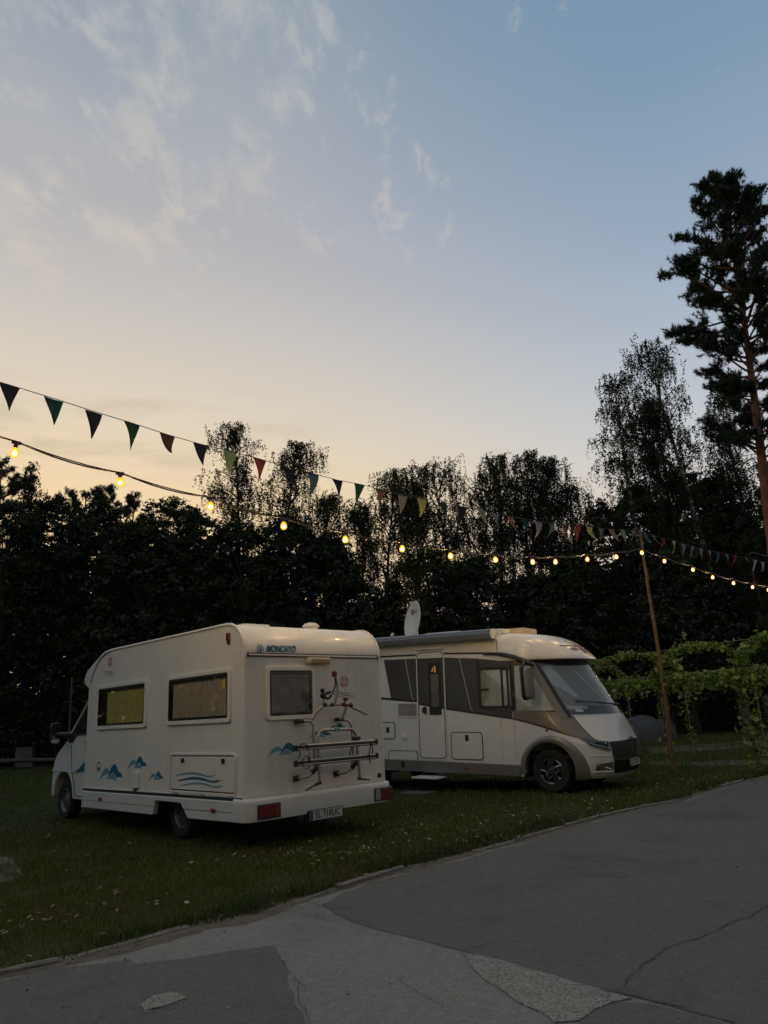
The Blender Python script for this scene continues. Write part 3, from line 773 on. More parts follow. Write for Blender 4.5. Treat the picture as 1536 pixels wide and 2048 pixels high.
prof = [(0, 0.50), (0, 2.27), (-0.012, 2.32), (-0.006, 2.40), (0.02, 2.47), (0.065, 2.545), (0.13, 2.615), (0.21, 2.668), (0.31, 2.703), (0.42, 2.715),
        (3.86, 2.715), (4.08, 2.695), (4.24, 2.645), (4.39, 2.555), (4.51, 2.44), (4.585, 2.32), (4.62, 2.2), (4.63, 2.05), (4.63, 0.50), (2.24, 0.50), (1.48, 0.50)]
body = extrude_y(MB(), prof, -HA, HA).build('body', M_cream, vanA, 40, bevel=0.012)
# raised edge rails along both roof edges and rear corners
for sgn, nm in ((1, aside), (-1, afar)):
    rail = [(0.006, 0.58), (0.006, 1.2), (0.006, 2.25)] + prof[2:14] + [(4.56, 2.36)]
    MB().tube([(x, sgn * (HA - 0.004), z) for x, z in rail], 0.021, 8).build('corner_rail', M_trimwhite, vanA, 60)
    rail2 = [(x + 0.055, z - 0.055 if z > 2.5 else z) for x, z in rail[2:11]]
MB().tube([(4.64, HA - 0.002, 2.16), (4.645, HA - 0.002, 0.52)], 0.014, 6).build('corner_rail', M_trimwhite, vanA, 60)
# over-cab cap, narrowing toward the nose
cap_side = [(3.84, 2.722), (4.1, 2.712), (4.3, 2.675), (4.5, 2.615), (4.7, 2.54), (4.86, 2.475), (4.95, 2.40), (4.985, 2.33), (4.97, 2.275), (4.91, 2.235), (4.78, 2.19), (4.64, 2.12)]
inner = [(3.84, 2.70), (4.08, 2.69), (4.24, 2.64), (4.39, 2.55), (4.51, 2.435), (4.56, 2.37), (4.60, 2.30), (4.60, 2.26), (4.60, 2.22), (4.60, 2.18), (4.60, 2.15), (4.60, 2.11)]
mbc = MB()
ys = [HA * k for k in (-1.001, -0.985, -0.93, -0.8, -0.5, 0, 0.5, 0.8, 0.93, 0.985, 1.001)]
vs = []
for y in ys:
    q = abs(y) / HA; sh = max(0.0, 1 - 0.20 * q ** 6)
    for x, z in cap_side:
        xx = 3.84 + (x - 3.84) * (1 - 0.10 * q ** 5)
        vs.append((xx, y, z - 0.02 * q ** 8))
n = len(cap_side)
fs = [(i * n + j, i * n + j + 1, (i + 1) * n + j + 1, (i + 1) * n + j) for i in range(len(ys) - 1) for j in range(n - 1)]
fs += [tuple(range(n - 1, -1, -1)), tuple(range((len(ys) - 1) * n, len(ys) * n))]
mbc.add(vs, fs); mbc.build('overcab_cap', M_cream, vanA, 50)
MB().tube([aside(u, v, 0.004) for u, v in spline([(3.86, 2.70), (4.08, 2.66), (4.25, 2.595), (4.39, 2.50), (4.52, 2.38), (4.60, 2.24)], 5)], 0.006, 5).build('cap_seam', M_seal, vanA, 60)
# sill skirt with the wheel cut-out, far side too
sk = [(0.06, 0.335), (1.27, 0.318), (1.47, 0.498), (2.17, 0.498), (2.24, 0.31), (4.66, 0.295), (4.66, 0.545), (0.06, 0.572)]
MB().slab(sk, aside, -0.05, 0.03).build('skirt', M_cabwhite, vanA, 30, bevel=0.013, segs=3)
MB().slab(sk, afar, -0.05, 0.03).build('skirt', M_cabwhite, vanA, 30, bevel=0.02, segs=3)
MB().slab([(0.06, 0.438), (1.38, 0.424), (1.40, 0.434), (0.06, 0.448)], aside, 0.028, 0.0305).build('skirt_groove', M_greyprint, vanA, 0)
MB().slab([(2.21, 0.418), (4.655, 0.405), (4.655, 0.412), (2.205, 0.426)], aside, 0.028, 0.0305).build('skirt_groove', M_greyprint, vanA, 0)
MB().slab([(0.03, 0.578), (4.66, 0.55), (4.66, 0.585), (0.03, 0.613)], aside, -0.002, 0.014).build('side_stripe', M_stripe, vanA, 0)
MB().slab([(0.03, 0.613), (4.66, 0.585), (4.66, 0.597), (0.03, 0.625)], aside, -0.002, 0.016).build('stripe_rail', M_trimwhite, vanA, 0)
# underbody
mbu = MB(); mbu.box((2.3, 0, 0.43), (4.3, 1.35, 0.2)).box((0.9, 0, 0.40), (1.6, 0.5, 0.16)).box((1.87, 0, 0.33), (0.12, 1.5, 0.12)).box((5.3, 0, 0.42), (1.8, 1.2, 0.28)).box((3.2, 0.3, 0.31), (0.8, 0.5, 0.2))
mbu.box((1.87, 0, 0.55), (0.74, 2.05, 0.06)); mbu.build('underbody', M_under, vanA, 0)
for sgn in (1, -1):
    wheel(vanA, (1.87, sgn * (HA - 0.30), 0.322), 0.322, 0.20, sgn, 'steel')
    wheel(vanA, (5.95, sgn * (HA - 0.30), 0.322), 0.322, 0.20, sgn, 'steel')
# cab
cabp = [(4.55, 0.36), (5.50, 0.36)] + [(5.95 - 0.43 * math.cos(a), 0.36 + 0.44 * math.sin(a)) for a in np.linspace(0.12, PI - 0.12, 14)] + [(6.40, 0.36), (6.50, 0.37), (6.56, 0.45), (6.57, 0.62), (6.545, 0.80), (6.47, 0.97), (6.30, 1.10), (6.08, 1.22), (5.86, 1.335), (5.74, 1.40), (5.0, 2.16), (4.55, 2.18)]
cab = MB(); nb = len(cabp); vs = []
rows = [(-1.0, 0), (-0.9, 1), (0.9, 1), (1.0, 0)]
for yk, full in rows:
    for x, z in cabp:
        y = yk * 0.99
        if z > 1.35: y *= 1 - 0.10 * (z - 1.35) / 0.8           # tumblehome
        xx = x if full else (x - 0.10 * max(0, (x - 6.3)) / 0.27)
        if not full and z > 1.35 and x > 4.9: xx -= 0.03
        vs.append((xx, y, z))
fs = [tuple(range(nb - 1, -1, -1)), tuple(range(3 * nb, 4 * nb))] + [(k * nb + i, k * nb + (i + 1) % nb, (k + 1) * nb + (i + 1) % nb, (k + 1) * nb + i) for k in range(3) for i in range(nb)]
cab.add(vs, fs); cab = cab.build('cab', M_cabwhite, vanA, 35, bevel=0.03, segs=3)
def cabside(u, v, o):
    y = 0.99 * (1 - (0.10 * (v - 1.35) / 0.8 if v > 1.35 else 0))
    return (u, y + o, v)
wn = MB().slab([(4.66, 2.10), (4.99, 2.115), (5.66, 1.44), (5.80, 1.37), (5.78, 1.29), (5.62, 1.285), (5.48, 1.41), (4.66, 1.435)], cabside, 0.001, 0.006).build('cab_window', M_black, vanA, 0)
MB().slab([(4.70, 2.06), (4.97, 2.075), (5.28, 1.77), (5.28, 1.44), (4.70, 1.455)], cabside, 0.007, 0.010).build('pane', M_mirror if False else pm('cab_side_glass', (0.02, 0.03, 0.03), 0.04, var=0, spec=0.8), wn, 0)
MB().slab([(5.32, 1.73), (5.60, 1.46), (5.48, 1.43), (5.32, 1.44)], cabside, 0.007, 0.010).build('pane', bpy.data.materials['cab_side_glass'], wn, 0)
MB().tube([cabside(5.02, 2.13, 0.012), cabside(5.40, 1.75, 0.012), cabside(5.74, 1.41, 0.012)], 0.014, 6).build('window_pillar', M_cabwhite, vanA, 60)
MB().tube([cabside(*p, 0.002) for p in ((4.72, 0.42), (5.40, 0.42), (5.46, 0.62), (5.60, 0.84), (5.66, 1.25))], 0.006, 5).build('door_seam', M_seal, vanA, 60)
MB().slab(rr(5.02, 5.20, 1.285, 1.325, 0.015, 2), cabside, 0, 0.025).build('door_handle', M_cabwhite, vanA, 30)
ws = MB().grid(lambda s, t: (5.03 + 0.70 * t + 0.012, -0.88 + 1.76 * s, 2.14 - 0.71 * t + 0.012), 6, 4).build('windscreen', pm('windscreen_glass', (0.015, 0.018, 0.02), 0.04, var=0, spec=0.8), vanA, 60)
MB().slab([(5.4, 0.80), (6.45, 0.80), (6.45, 0.83), (5.4, 0.84)], cabside, 0, 0.012).build('rub_strip', M_cabwhite, vanA, 30)
mbm = MB().box((6.60, 0, 0.5), (0.08, 1.8, 0.22)); mbm.build('front_bumper', M_black, vanA, 30, bevel=0.03)
for sgn in (1, -1):
    arm = MB().tube([(5.72, sgn * 0.96, 1.42), (5.80, sgn * 1.10, 1.42), (5.88, sgn * 1.17, 1.43)], 0.05, 8).build('mirror_arm', M_black, vanA, 50)
    loop = rr(sgn * 1.12, sgn * 1.27, 1.34, 1.62, 0.06, 5)
    mfn = lambda u, v, o: (5.90 - o, u, v)
    hs = MB().slab(rr(sgn * 1.10, sgn * 1.275, 1.27, 1.64, 0.065, 5), mfn, -0.07, 0.0).build('mirror', M_black, vanA, 40, bevel=0.025, segs=3)
    MB().slab(rr(sgn * 1.118, sgn * 1.257, 1.375, 1.62, 0.055, 5), mfn, 0.001, 0.004).build('mirror_glass', M_mirror, hs, 0)
    MB().slab(rr(sgn * 1.118, sgn * 1.257, 1.29, 1.36, 0.025, 3), mfn, 0.001, 0.004).build('mirror_glass', M_mirror, hs, 0)
MB().slab(rr(4.72, 5.06, 0.86, 0.86, 0.0) if False else [(4.72, 0.80), (4.74, 0.87), (4.82, 0.89), (4.90, 0.97), (5.00, 1.00), (5.10, 0.95), (5.25, 0.88), (5.42, 0.80), (5.15, 0.83), (5.0, 0.86), (4.88, 0.81)], cabside, 0.0005, 0.002).build('mountain_decal', M_blue, vanA, 0)
# flank windows
van_window(vanA, aside, 2.55, 4.27, 1.48, 2.165, M_curt_y, (0.0, 0.80), lab='side window with a yellow curtain')
van_window(vanA, aside, 0.29, 1.93, 1.49, 2.155, M_curt_g, (0.0, 0.93), sticker=True, lab='side window with a brown curtain and yellow sticker')
# service hatch
def hatch(root, fn, u0, u1, v0, v1, nm, mat, proud=0.012, ringm=M_trimwhite, rad_=0.07):
    h = MB().slab(rr(u0 + 0.045, u1 - 0.045, v0 + 0.045, v1 - 0.045, rad_ - 0.03), fn, 0.0, proud).build(nm, mat, root, 30, bevel=0.006)
    MB().ring(rr(u0, u1, v0, v1, rad_), rr(u0 + 0.03, u1 - 0.03, v0 + 0.03, v1 - 0.03, rad_ - 0.02), fn, 0.0, 0.016).build('hatch_frame', ringm, h, 30, bevel=0.005)
    MB().ring(rr(u0 + 0.03, u1 - 0.03, v0 + 0.03, v1 - 0.03, rad_ - 0.02), rr(u0 + 0.045, u1 - 0.045, v0 + 0.045, v1 - 0.045, rad_ - 0.03), fn, 0.0, 0.003).build('hatch_seal', M_seal, h, 30)
    return h
h = hatch(vanA, aside, 0.165, 1.82, 0.62, 1.125, 'service_hatch', M_cream)
for u in (0.45, 1.45):
    MB().slab(rr(u - 0.028, u + 0.028, 1.0, 1.06, 0.02, 3), aside, 0.011, 0.03).build('latch', M_black, h, 30)
for u in (0.28, 0.92, 1.62):
    MB().slab(rr(u - 0.055, u + 0.055, 0.605, 0.632, 0.01, 2), aside, 0.012, 0.028).build('hinge', M_gutter, h, 30)
def wave_strip(root, fn, u0, du, v0, w, mat, o, nm='wave_decal', ph=0.0, amp=0.03, curl=True):
    n = 30; vs = []
    for i in range(n + 1):
        t = i / n
        v = v0 + amp * math.sin(t * 4.6 + ph) - 0.004 * t
        if curl: v += 0.05 * max(0, (t - 0.78) / 0.22) ** 1.5
        hw = w * (0.15 + 0.85 * math.sin(min(1, t * 1.05) * PI) ** 0.6) * (1 + (1.6 * max(0, (t - 0.8) / 0.2) if curl else 0))
        if t > 0.97: hw *= 0.5
        vs += [fn(u0 + du * t, v - hw, o), fn(u0 + du * t, v + hw, o)]
    mb = MB(); mb.add(vs, [(2 * i, 2 * i + 1, 2 * i + 3, 2 * i + 2) for i in range(n)])
    return mb.build(nm, mat, root, 0)
wave_strip(h, aside, 1.67, -1.06, 0.845, 0.013, M_blue2, 0.0140, ph=-0.5)
wave_strip(h, aside, 1.60, -1.10, 0.785, 0.016, M_blue, 0.0140, ph=-0.5)
wave_strip(h, aside, 1.51, -1.06, 0.725, 0.012, M_blue2, 0.0140, ph=-0.5)
def mountains(root, fn, cu, cv, sc_, dirn=-1, o=0.002):
    """three overlapping wave-shaped peaks; dirn -1 when u runs against the reading direction"""
    def m(pts): return [(cu + dirn * p[0] * sc_, cv + p[1] * sc_ * 0.46) for p in pts]
    def curve(pts, n=5): return [tuple(p)[:2] for p in spline([(a, b, 0) for a, b in pts], n)]
    pale = curve([(-1.1, -0.8), (-0.88, -0.22), (-0.66, 0.2), (-0.42, 0.38), (-0.18, 0.24), (-0.02, -0.1)]) + curve([(-0.02, -0.1), (-0.25, -0.12), (-0.5, -0.22), (-0.8, -0.45), (-1.05, -0.75)])[1:-1]
    dark = curve([(-0.3, -0.62), (-0.08, -0.05), (0.12, 0.48), (0.34, 0.72), (0.56, 0.62), (0.74, 0.22), (0.86, 0.05), (1.02, 0.0), (1.14, -0.2), (1.2, -0.5)]) + curve([(1.2, -0.5), (1.0, -0.33), (0.78, -0.38), (0.6, -0.40), (0.42, -0.1), (0.22, 0.0), (0.02, -0.22), (-0.3, -0.55)])[1:-1]
    low = curve([(-0.42, -0.62), (-0.18, -0.52), (0.05, -0.28), (0.26, -0.10), (0.44, -0.28), (0.55, -0.52), (0.6, -0.85)]) + curve([(0.6, -0.85), (0.42, -0.62), (0.1, -0.60), (-0.2, -0.62), (-0.42, -0.62)])[1:-1]
    d = MB().slab(m(dark), fn, 0.0006, o + 0.0012).build('mountain_decal', M_blue, root, 0)
    MB().slab(m(pale), fn, 0.0004, o + 0.0006).build('pale_peak', M_blue2, d, 0)
    MB().slab(m(low), fn, 0.0002, o).build('pale_peak', M_blue2, d, 0)
    return d
mountains(vanA, aside, 3.70, 0.84, 0.36)
mountains(vanA, aside, 2.82, 0.99, 0.26)
mountains(vanA, aside, 2.22, 0.82, 0.18)
mountains(vanA, arear, 0.57, 1.13, 0.225, dirn=1)
mountains(vanA, arear, 1.16, 1.29, 0.16, dirn=1)
mountains(vanA, arear, 1.46, 1.36, 0.13, dirn=1)
def sunwave(root, fn, cu, cv, R, dirn, wl):
    circ = lambda r_, n=24: [(cu + r_ * math.cos(2 * PI * k / n), cv + r_ * 1.05 * math.sin(2 * PI * k / n)) for k in range(n)]
    d = MB().slab(circ(R * 0.72), fn, 0.0002, 0.0016).build('sun_decal', M_pink, root, 0)
    mb = MB()
    for q in range(4):
        a = [2 * PI * (q / 4 + 0.03) + (PI / 2 - 0.38) * k / 8 for k in range(9)]
        loop = [(cu + R * math.cos(t), cv + R * 1.05 * math.sin(t)) for t in a] + [(cu + R * 0.80 * math.cos(t), cv + R * 0.84 * math.sin(t)) for t in a[::-1]]
        mb.slab(loop, fn, 0.0002, 0.002)
    mb.build('sun_ring', M_redprint, d, 0)
    mb = MB()
    for dx, dz, L in ((1, 0, 2.9), (-1, 0, 1.9), (0, 1, 2.2), (0, -1, 2.4)):
        w = 0.0035
        mb.slab([(cu + dx * R * 0.9 - dz * w, cv + dz * R * 0.9 - dx * w), (cu + dx * R * 0.9 + dz * w, cv + dz * R * 0.9 + dx * w), (cu + dx * R * L, cv + dz * R * L)], fn, 0.0002, 0.0015)
    mb.build('sun_ray', M_pink, d, 0)
    wave_strip(root, fn, cu - dirn * wl * 0.72, dirn * wl * 1.25, cv - R * 2.0, 0.005, M_greyprint, 0.002, 'sun_wave_decal', 0.8, 0.015, False)
    wave_strip(root, fn, cu - dirn * wl * 0.60, dirn * wl * 1.2, cv - R * 2.45, 0.006, M_greyprint, 0.002, 'sun_wave_decal', 0.8, 0.015, False)
    wave_strip(root, fn, cu - dirn * wl * 0.45, dirn * wl * 0.95, cv - R * 2.9, 0.004, M_greyprint, 0.002, 'sun_wave_decal', 0.8, 0.012, False)
sunwave(vanA, arear, 1.62, 1.95, 0.072, 1, 0.36)
sunwave(vanA, aside, 3.90, 2.53, 0.075, -1, 0.36)
# small badge beside the mountains, worn model lettering, vents and marker lamps
MB().ring([(4.13 + 0.07 * math.cos(a), 0.92 + 0.075 * math.sin(a)) for a in np.linspace(0, 2 * PI, 20, endpoint=False)], [(4.13 + 0.052 * math.cos(a), 0.92 + 0.056 * math.sin(a)) for a in np.linspace(0, 2 * PI, 20, endpoint=False)], aside, 0.0, 0.004).build('gas_badge', M_greyprint, vanA, 30)
MB().slab([(4.06, 0.88), (4.18, 0.88), (4.18, 0.905), (4.06, 0.905)], aside, 0.0, 0.003).build('gas_badge_bar', M_greyprint, vanA, 0)
MB().slab(rr(2.72, 2.90, 0.64, 0.86, 0.012, 2), aside, 0.0, 0.03).build('water_filler', M_trimwhite, vanA, 30, bevel=0.005)
MB().slab(rr(2.76, 2.86, 0.60, 0.635, 0.012, 2), aside, 0.0, 0.02).build('filler_lock', M_black, vanA, 30)
M_word = frame_mat(aside(0.60, 1.29, 0.002), (-1, 0, 0), (0, 0, 1))
for u, col in ((3.93, M_amber), (0.64, M_amber)):
    l_ = MB().slab(rr(u - 0.045, u + 0.045, 0.43, 0.475, 0.02, 3), aside, 0.028, 0.055).build('marker_lamp', col, vanA, 30, bevel=0.006)
MB().slab(rr(0.325, 0.375, 2.50, 2.60, 0.008, 2), aside, 0.0, 0.04).build('clearance_lamp', M_redlens, vanA, 30, bevel=0.008)
MB().slab(rr(0.335, 0.365, 2.455, 2.50, 0.006, 2), aside, 0.0, 0.03).build('clearance_lamp_foot', M_black, vanA, 30)
# rear wall
MB().slab([(0.025, 2.272), (WA - 0.02, 2.272), (WA - 0.02, 2.318), (0.025, 2.318)], arear, 0.0, 0.016).build('rain_gutter', M_black, vanA, 30)
MB().slab([(0.05, 2.286), (WA - 0.05, 2.286), (WA - 0.05, 2.305), (0.05, 2.305)], arear, 0.016, 0.024).build('gutter_strip', M_gutter, vanA, 30)
n_ = Vector((0.065 - 0.02, 0, 2.545 - 2.47)).normalized()
txt_y = HA - 0.545
text_part('MONCAYO', 'maker_lettering', M_blue, vanA, 0.118, frame_mat((-0.016, txt_y, 2.372), (0, -1, 0), (0.10, 0, 1)), shear=0.32, bold=0.0025, space=1.0, xs=0.76, extrude=0.004)
lg = MB()
lmap = lambda u, v, o: (-0.018 - o + 0.10 * (v - 2.372) + 0.001, HA - u, v)
for k in (0, 1):
    u = 0.175 + 0.042 * k
    outer = [(u, 2.315), (u + 0.022, 2.44), (u + 0.075, 2.372)]
    P = [lmap(a, b, 0.003) for a, b in [(u, 2.325), (u + 0.020, 2.425), (u + 0.062, 2.372), (u + 0.012, 2.322)]]
    lg.tube(P, 0.0055, 6, closed=True)
lg.build('maker_emblem', M_blue, vanA, 60)
lamp = MB().slab(rr(0.95, 1.345, 2.185, 2.268, 0.03, 4), arear, 0.0, 0.075).build('awning_lamp', M_lamp_cream, vanA, 40, bevel=0.02, segs=3)
MB().slab(rr(1.01, 1.32, 2.20, 2.245, 0.012, 3), arear, 0.0755, 0.081).build('lamp_lens', pm('lamp_lens', (0.26, 0.20, 0.12), 0.25, var=0.2, coat=0.4), lamp, 30)
van_window(vanA, arear, 0.305, 1.09, 1.485, 2.15, M_blind, (0.0, 1.0), lab='rear window with a silver blind')
MB().lathe([(0.034, 0), (0.034, 0.012), (0.02, 0.018), (0.001, 0.018)], lambda a, b, h: arear(2.20 + a, 0.68 + b, h), 14).build('round_cap', M_black, vanA, 30)
# bumper
bump = []
yb = HA + 0.05
secs = [(yb, 0.18), (yb, 0.0), (yb - 0.02, -0.07), (yb - 0.07, -0.105), (yb - 0.16, -0.12), (0, -0.13), (-yb + 0.16, -0.12), (-yb + 0.07, -0.105), (-yb + 0.02, -0.07), (-yb, 0.0), (-yb, 0.18)]
crossv = [(0.06, 0.585), (-0.6, 0.60), (-0.9, 0.585), (-1.0, 0.55), (-1.0, 0.38), (-0.9, 0.345), (-0.5, 0.335), (0.06, 0.34)]
mbb = MB(); vs = []
for y, x in secs:
    for k, z in crossv:
        xx = x if k < -0.8 else (x * (-k) if x < 0 else x)
        inset = 0.0 if k <= -0.9 else 0.02
        yy = y - math.copysign(0.04 * (1 + k), y) if k > -1 and abs(y) > 0.5 else y
        vs.append((x + 0.05 * (1 + k) * (1 if abs(y) < yb - 0.01 else 0), yy, z))
n = len(crossv)
fs = [(i * n + j, i * n + j + 1, (i + 1) * n + j + 1, (i + 1) * n + j) for i in range(len(secs) - 1) for j in range(n - 1)]
fs += [tuple(range(n)), tuple(range((len(secs) - 1) * n, len(secs) * n))]
mbb.add(vs, fs); bumper = mbb.build('rear_bumper', M_cabwhite, vanA, 40)
brear = lambda u, v, o: (-0.124 - o, HA - u, v)
for u0 in (0.10, 1.98):
    d = MB().slab([(u0, 0.365), (u0 + 0.33, 0.365), (u0 + 0.33, 0.53), (u0, 0.53)], brear, -0.03, 0.012).build('tail_light', M_seal, vanA, 30, bevel=0.006)
    sgn0 = 0
    MB().slab([(u0 + 0.012, 0.378), (u0 + 0.225, 0.378), (u0 + 0.225, 0.518), (u0 + 0.012, 0.518)], brear, 0.0125, 0.02).build('lens', M_redlens, d, 30, bevel=0.003) if u0 < 1 else MB().slab([(u0 + 0.105, 0.378), (u0 + 0.318, 0.378), (u0 + 0.318, 0.518), (u0 + 0.105, 0.518)], brear, 0.0125, 0.02).build('lens', M_redlens, d, 30, bevel=0.003)
    if u0 < 1: MB().slab([(u0 + 0.23, 0.378), (u0 + 0.318, 0.378), (u0 + 0.318, 0.518), (u0 + 0.23, 0.518)], brear, 0.0125, 0.019).build('lens', pm('tail_amber', (0.16, 0.03, 0.01), 0.25, var=0.15, coat=0.5), d, 30, bevel=0.003)
    else: MB().slab([(u0 + 0.012, 0.378), (u0 + 0.10, 0.378), (u0 + 0.10, 0.518), (u0 + 0.012, 0.518)], brear, 0.0125, 0.019).build('lens', M_clearlens, d, 30, bevel=0.003)
pl = MB().slab(rr(0.84, 1.40, 0.255, 0.385, 0.012, 2), brear, 0.012, 0.020).build('number_plate', M_black, vanA, 30)
MB().slab(rr(0.865, 1.385, 0.263, 0.377, 0.008, 2), brear, 0.0205, 0.023).build('plate_face', M_plate, pl, 30)
MB().slab([(0.868, 0.266), (0.905, 0.266), (0.905, 0.374), (0.868, 0.374)], brear, 0.0231, 0.0245).build('eu_band', M_eu, pl, 0)
text_part('EL 718UC', 'plate_text', M_plateblk, pl, 0.118, frame_mat(brear(1.145, 0.32, 0.0245), (0, -1, 0), (0, 0, 1)), bold=0.001, xs=0.82)
MB().box((-0.10, HA - 1.12, 0.325), (0.05, 0.6, 0.12)).build('plate_bracket', M_black, vanA, 0)
# roof fittings
MB().slab(rr(1.9, 2.3, -0.25, 0.25, 0.05), lambda u, v, o: (u, v, 2.715 + o), 0, 0.09).build('roof_hatch', M_trimwhite, vanA, 30, bevel=0.03, segs=3)
MB().slab(rr(0.55, 0.98, 0.35, 0.80, 0.05), lambda u, v, o: (u, v, 2.715 + o), 0, 0.05).build('roof_hatch', M_trimwhite, vanA, 30, bevel=0.02, segs=3)
MB().lathe([(0.10, 0), (0.10, 0.03), (0.12, 0.036), (0.125, 0.05), (0.09, 0.085), (0.04, 0.10), (0.001, 0.102)], lambda a, b, h: (0.50 + a, HA - 1.45 + b, 2.715 + h), 20).build('roof_vent', M_trimwhite, vanA, 40)
# folded bicycle rack
rack = empty('bike_rack', (0, 0, 0), parent=vanA)
R_ = lambda u, v, o=0.12: arear(u, v, o)
fr1 = arc([R_(0.80, 1.455, 0.02), R_(0.93, 1.455, 0.12), R_(0.955, 1.40, 0.13), R_(0.965, 0.86, 0.13)], 0.06)
MB().tube(fr1, 0.0185, 8).build('rack_upright', M_alu, rack, 50)
MB().tube(arc([R_(1.45, 1.45, 0.02), R_(1.57, 1.44, 0.12), R_(1.612, 1.36, 0.13), R_(1.625, 0.86, 0.13)], 0.07), 0.0185, 8).build('rack_upright', M_alu, rack, 50)
MB().tube(arc([R_(0.93, 1.47, 0.13), R_(1.02, 1.60, 0.16), R_(1.15, 1.648, 0.17), R_(1.50, 1.645, 0.17), R_(1.48, 1.55, 0.16), R_(1.43, 1.45, 0.12)], 0.07), 0.0195, 8).build('rack_hoop', M_alu, rack, 50)
MB().tube(arc([R_(0.93, 0.70, 0.27), R_(0.935, 1.26, 0.24), R_(0.99, 1.335, 0.24), R_(1.52, 1.325, 0.24), R_(1.59, 1.25, 0.24), R_(1.60, 0.71, 0.27)], 0.075), 0.020, 8).build('rack_platform', M_alu, rack, 50)
for v, dv in ((1.145, 0.0), (0.965, 0.0)):
    d = MB()
    for q in (0.021, -0.021):
        d.tube([R_(0.56, v + q, 0.275), R_(1.91, v + q - 0.012, 0.275)], 0.0165, 8)
    d.box(R_(1.235, v - 0.006, 0.27), (0.016, 1.32, 0.014))
    d = d.build('wheel_rail', M_alu, rack, 50)
    MB().tube([R_(0.57, v - 0.003, 0.282), R_(1.90, v - 0.015, 0.282)], 0.012, 6).build('rail_channel', M_black, d, 50)
    for u in (0.56, 1.91):
        MB().box(R_(u, v - 0.004, 0.275), (0.045, 0.05, 0.072)).build('rail_end', M_black, d, 30, bevel=0.01)
for u in (0.80, 1.46):
    pth = arc([R_(u - 0.06, 0.77, 0.01), R_(u + 0.06, 0.775, 0.10), R_(u + 0.10, 0.81, 0.14), R_(u + 0.145, 0.90, 0.20)], 0.05)
    MB().tube(pth, 0.0155, 8).build('rack_foot', M_alu, rack, 50)
    MB().box(R_(u - 0.045, 0.77, 0.02), (0.04, 0.085, 0.07)).build('foot_pad', M_black, rack, 30, bevel=0.01)
    MB().tube([R_(u + 0.07, 0.83, 0.19), R_(u + 0.10, 0.87, 0.22), R_(u + 0.15, 0.91, 0.255)], [0.035, 0.026, 0.036], 8, flat=0.6).build('rack_bracket', M_black, rack, 50)
    MB().box(R_(u - 0.01 if u < 1 else u, 1.455, 0.055), (0.09, 0.10, 0.05)).build('rack_clamp', M_black, rack, 30, bevel=0.012)
MB().box(R_(1.25, 1.33, 0.245), (0.045, 0.075, 0.05)).build('rack_label', M_blue2, rack, 30, bevel=0.006)
MB().box(R_(1.585, 1.20, 0.25), (0.06, 0.11, 0.045)).build('rack_clamp', M_black, rack, 30, bevel=0.012)
MB().box(R_(1.0, 0.985, 0.2), (0.05, 0.09, 0.035)).build('rack_clamp', M_black, rack, 30, bevel=0.012)
# holder arms on the hoop
MB().tube(spline([R_(1.285, 1.66, 0.18), R_(1.31, 1.78, 0.20), R_(1.32, 1.88, 0.21), R_(1.285, 1.99, 0.22), R_(1.265, 2.03, 0.22)], 5), 0.0155, 8).build('holder_arm', M_alu, rack, 50)
MB().box(R_(1.262, 2.04, 0.22), (0.055, 0.055, 0.075)).build('arm_cap', M_redpl, rack, 30, bevel=0.012)
MB().tube(spline([R_(1.255, 1.99, 0.235), R_(1.265, 1.91, 0.235), R_(1.23, 1.83, 0.235), R_(1.205, 1.775, 0.235)], 5), 0.011, 6, flat=0.5).build('arm_strap', M_black, rack, 50)
MB().tube([R_(1.10, 1.66, 0.18), R_(1.065, 1.76, 0.22)], 0.009, 6).build('holder_stem', M_alu, rack, 50)
mbk = MB().ball(R_(1.045, 1.83, 0.23), (0.025, 0.036, 0.03)).ball(R_(1.05, 1.765, 0.23), (0.03, 0.045, 0.042)).tube([R_(1.05, 1.78, 0.24), R_(1.16, 1.805, 0.25)], 0.02, 6).tube(spline([R_(1.06, 1.745, 0.24), R_(1.12, 1.725, 0.25), R_(1.175, 1.765, 0.25)], 4), 0.016, 6)
mbk.build('bike_clamp', M_black, rack, 50)
MB().box(R_(1.12, 1.647, 0.175), (0.05, 0.05, 0.05)).build('rack_clamp', M_black, rack, 30, bevel=0.01)
MB().ball(R_(1.24, 1.645, 0.18), (0.025, 0.04, 0.026)).build('red_clamp', M_redpl, rack, 50)
MB().ball(R_(1.44, 1.645, 0.18), (0.03, 0.045, 0.028)).tube([R_(1.45, 1.645, 0.19), R_(1.46, 1.70, 0.2)], 0.010, 6).ball(R_(1.46, 1.71, 0.2), (0.04, 0.04, 0.022)).ball(R_(1.55, 1.63, 0.2), (0.03, 0.036, 0.032)).tube([R_(1.44, 1.64, 0.185), R_(1.55, 1.63, 0.2)], 0.016, 6).build('red_clamp', M_redpl, rack, 50)
MB().tube([R_(1.55, 1.60, 0.21), R_(1.80, 1.495, 0.24)], 0.015, 6, flat=0.6).build('holder_arm', M_black, rack, 50)
MB().tube(spline([R_(0.935, 0.71, 0.28), R_(0.86, 0.695, 0.29), R_(0.69, 0.64, 0.29)], 4), [0.026] + [0.022] * 4 + [0.011] * 3 + [0.011], 6, flat=0.7).build('rack_lever', M_black, rack, 50)
MB().tube([R_(1.56, 0.70, 0.28), R_(1.62, 0.69, 0.285), R_(1.76, 0.665, 0.29)], [0.026, 0.02, 0.011], 6, flat=0.7).build('rack_lever', M_black, rack, 50)
st_ = [R_(0.70 + 0.055 * math.cos(a), 0.965 + 0.075 * math.sin(a), 0.30) for a in np.linspace(0.3, 5.9, 18)]
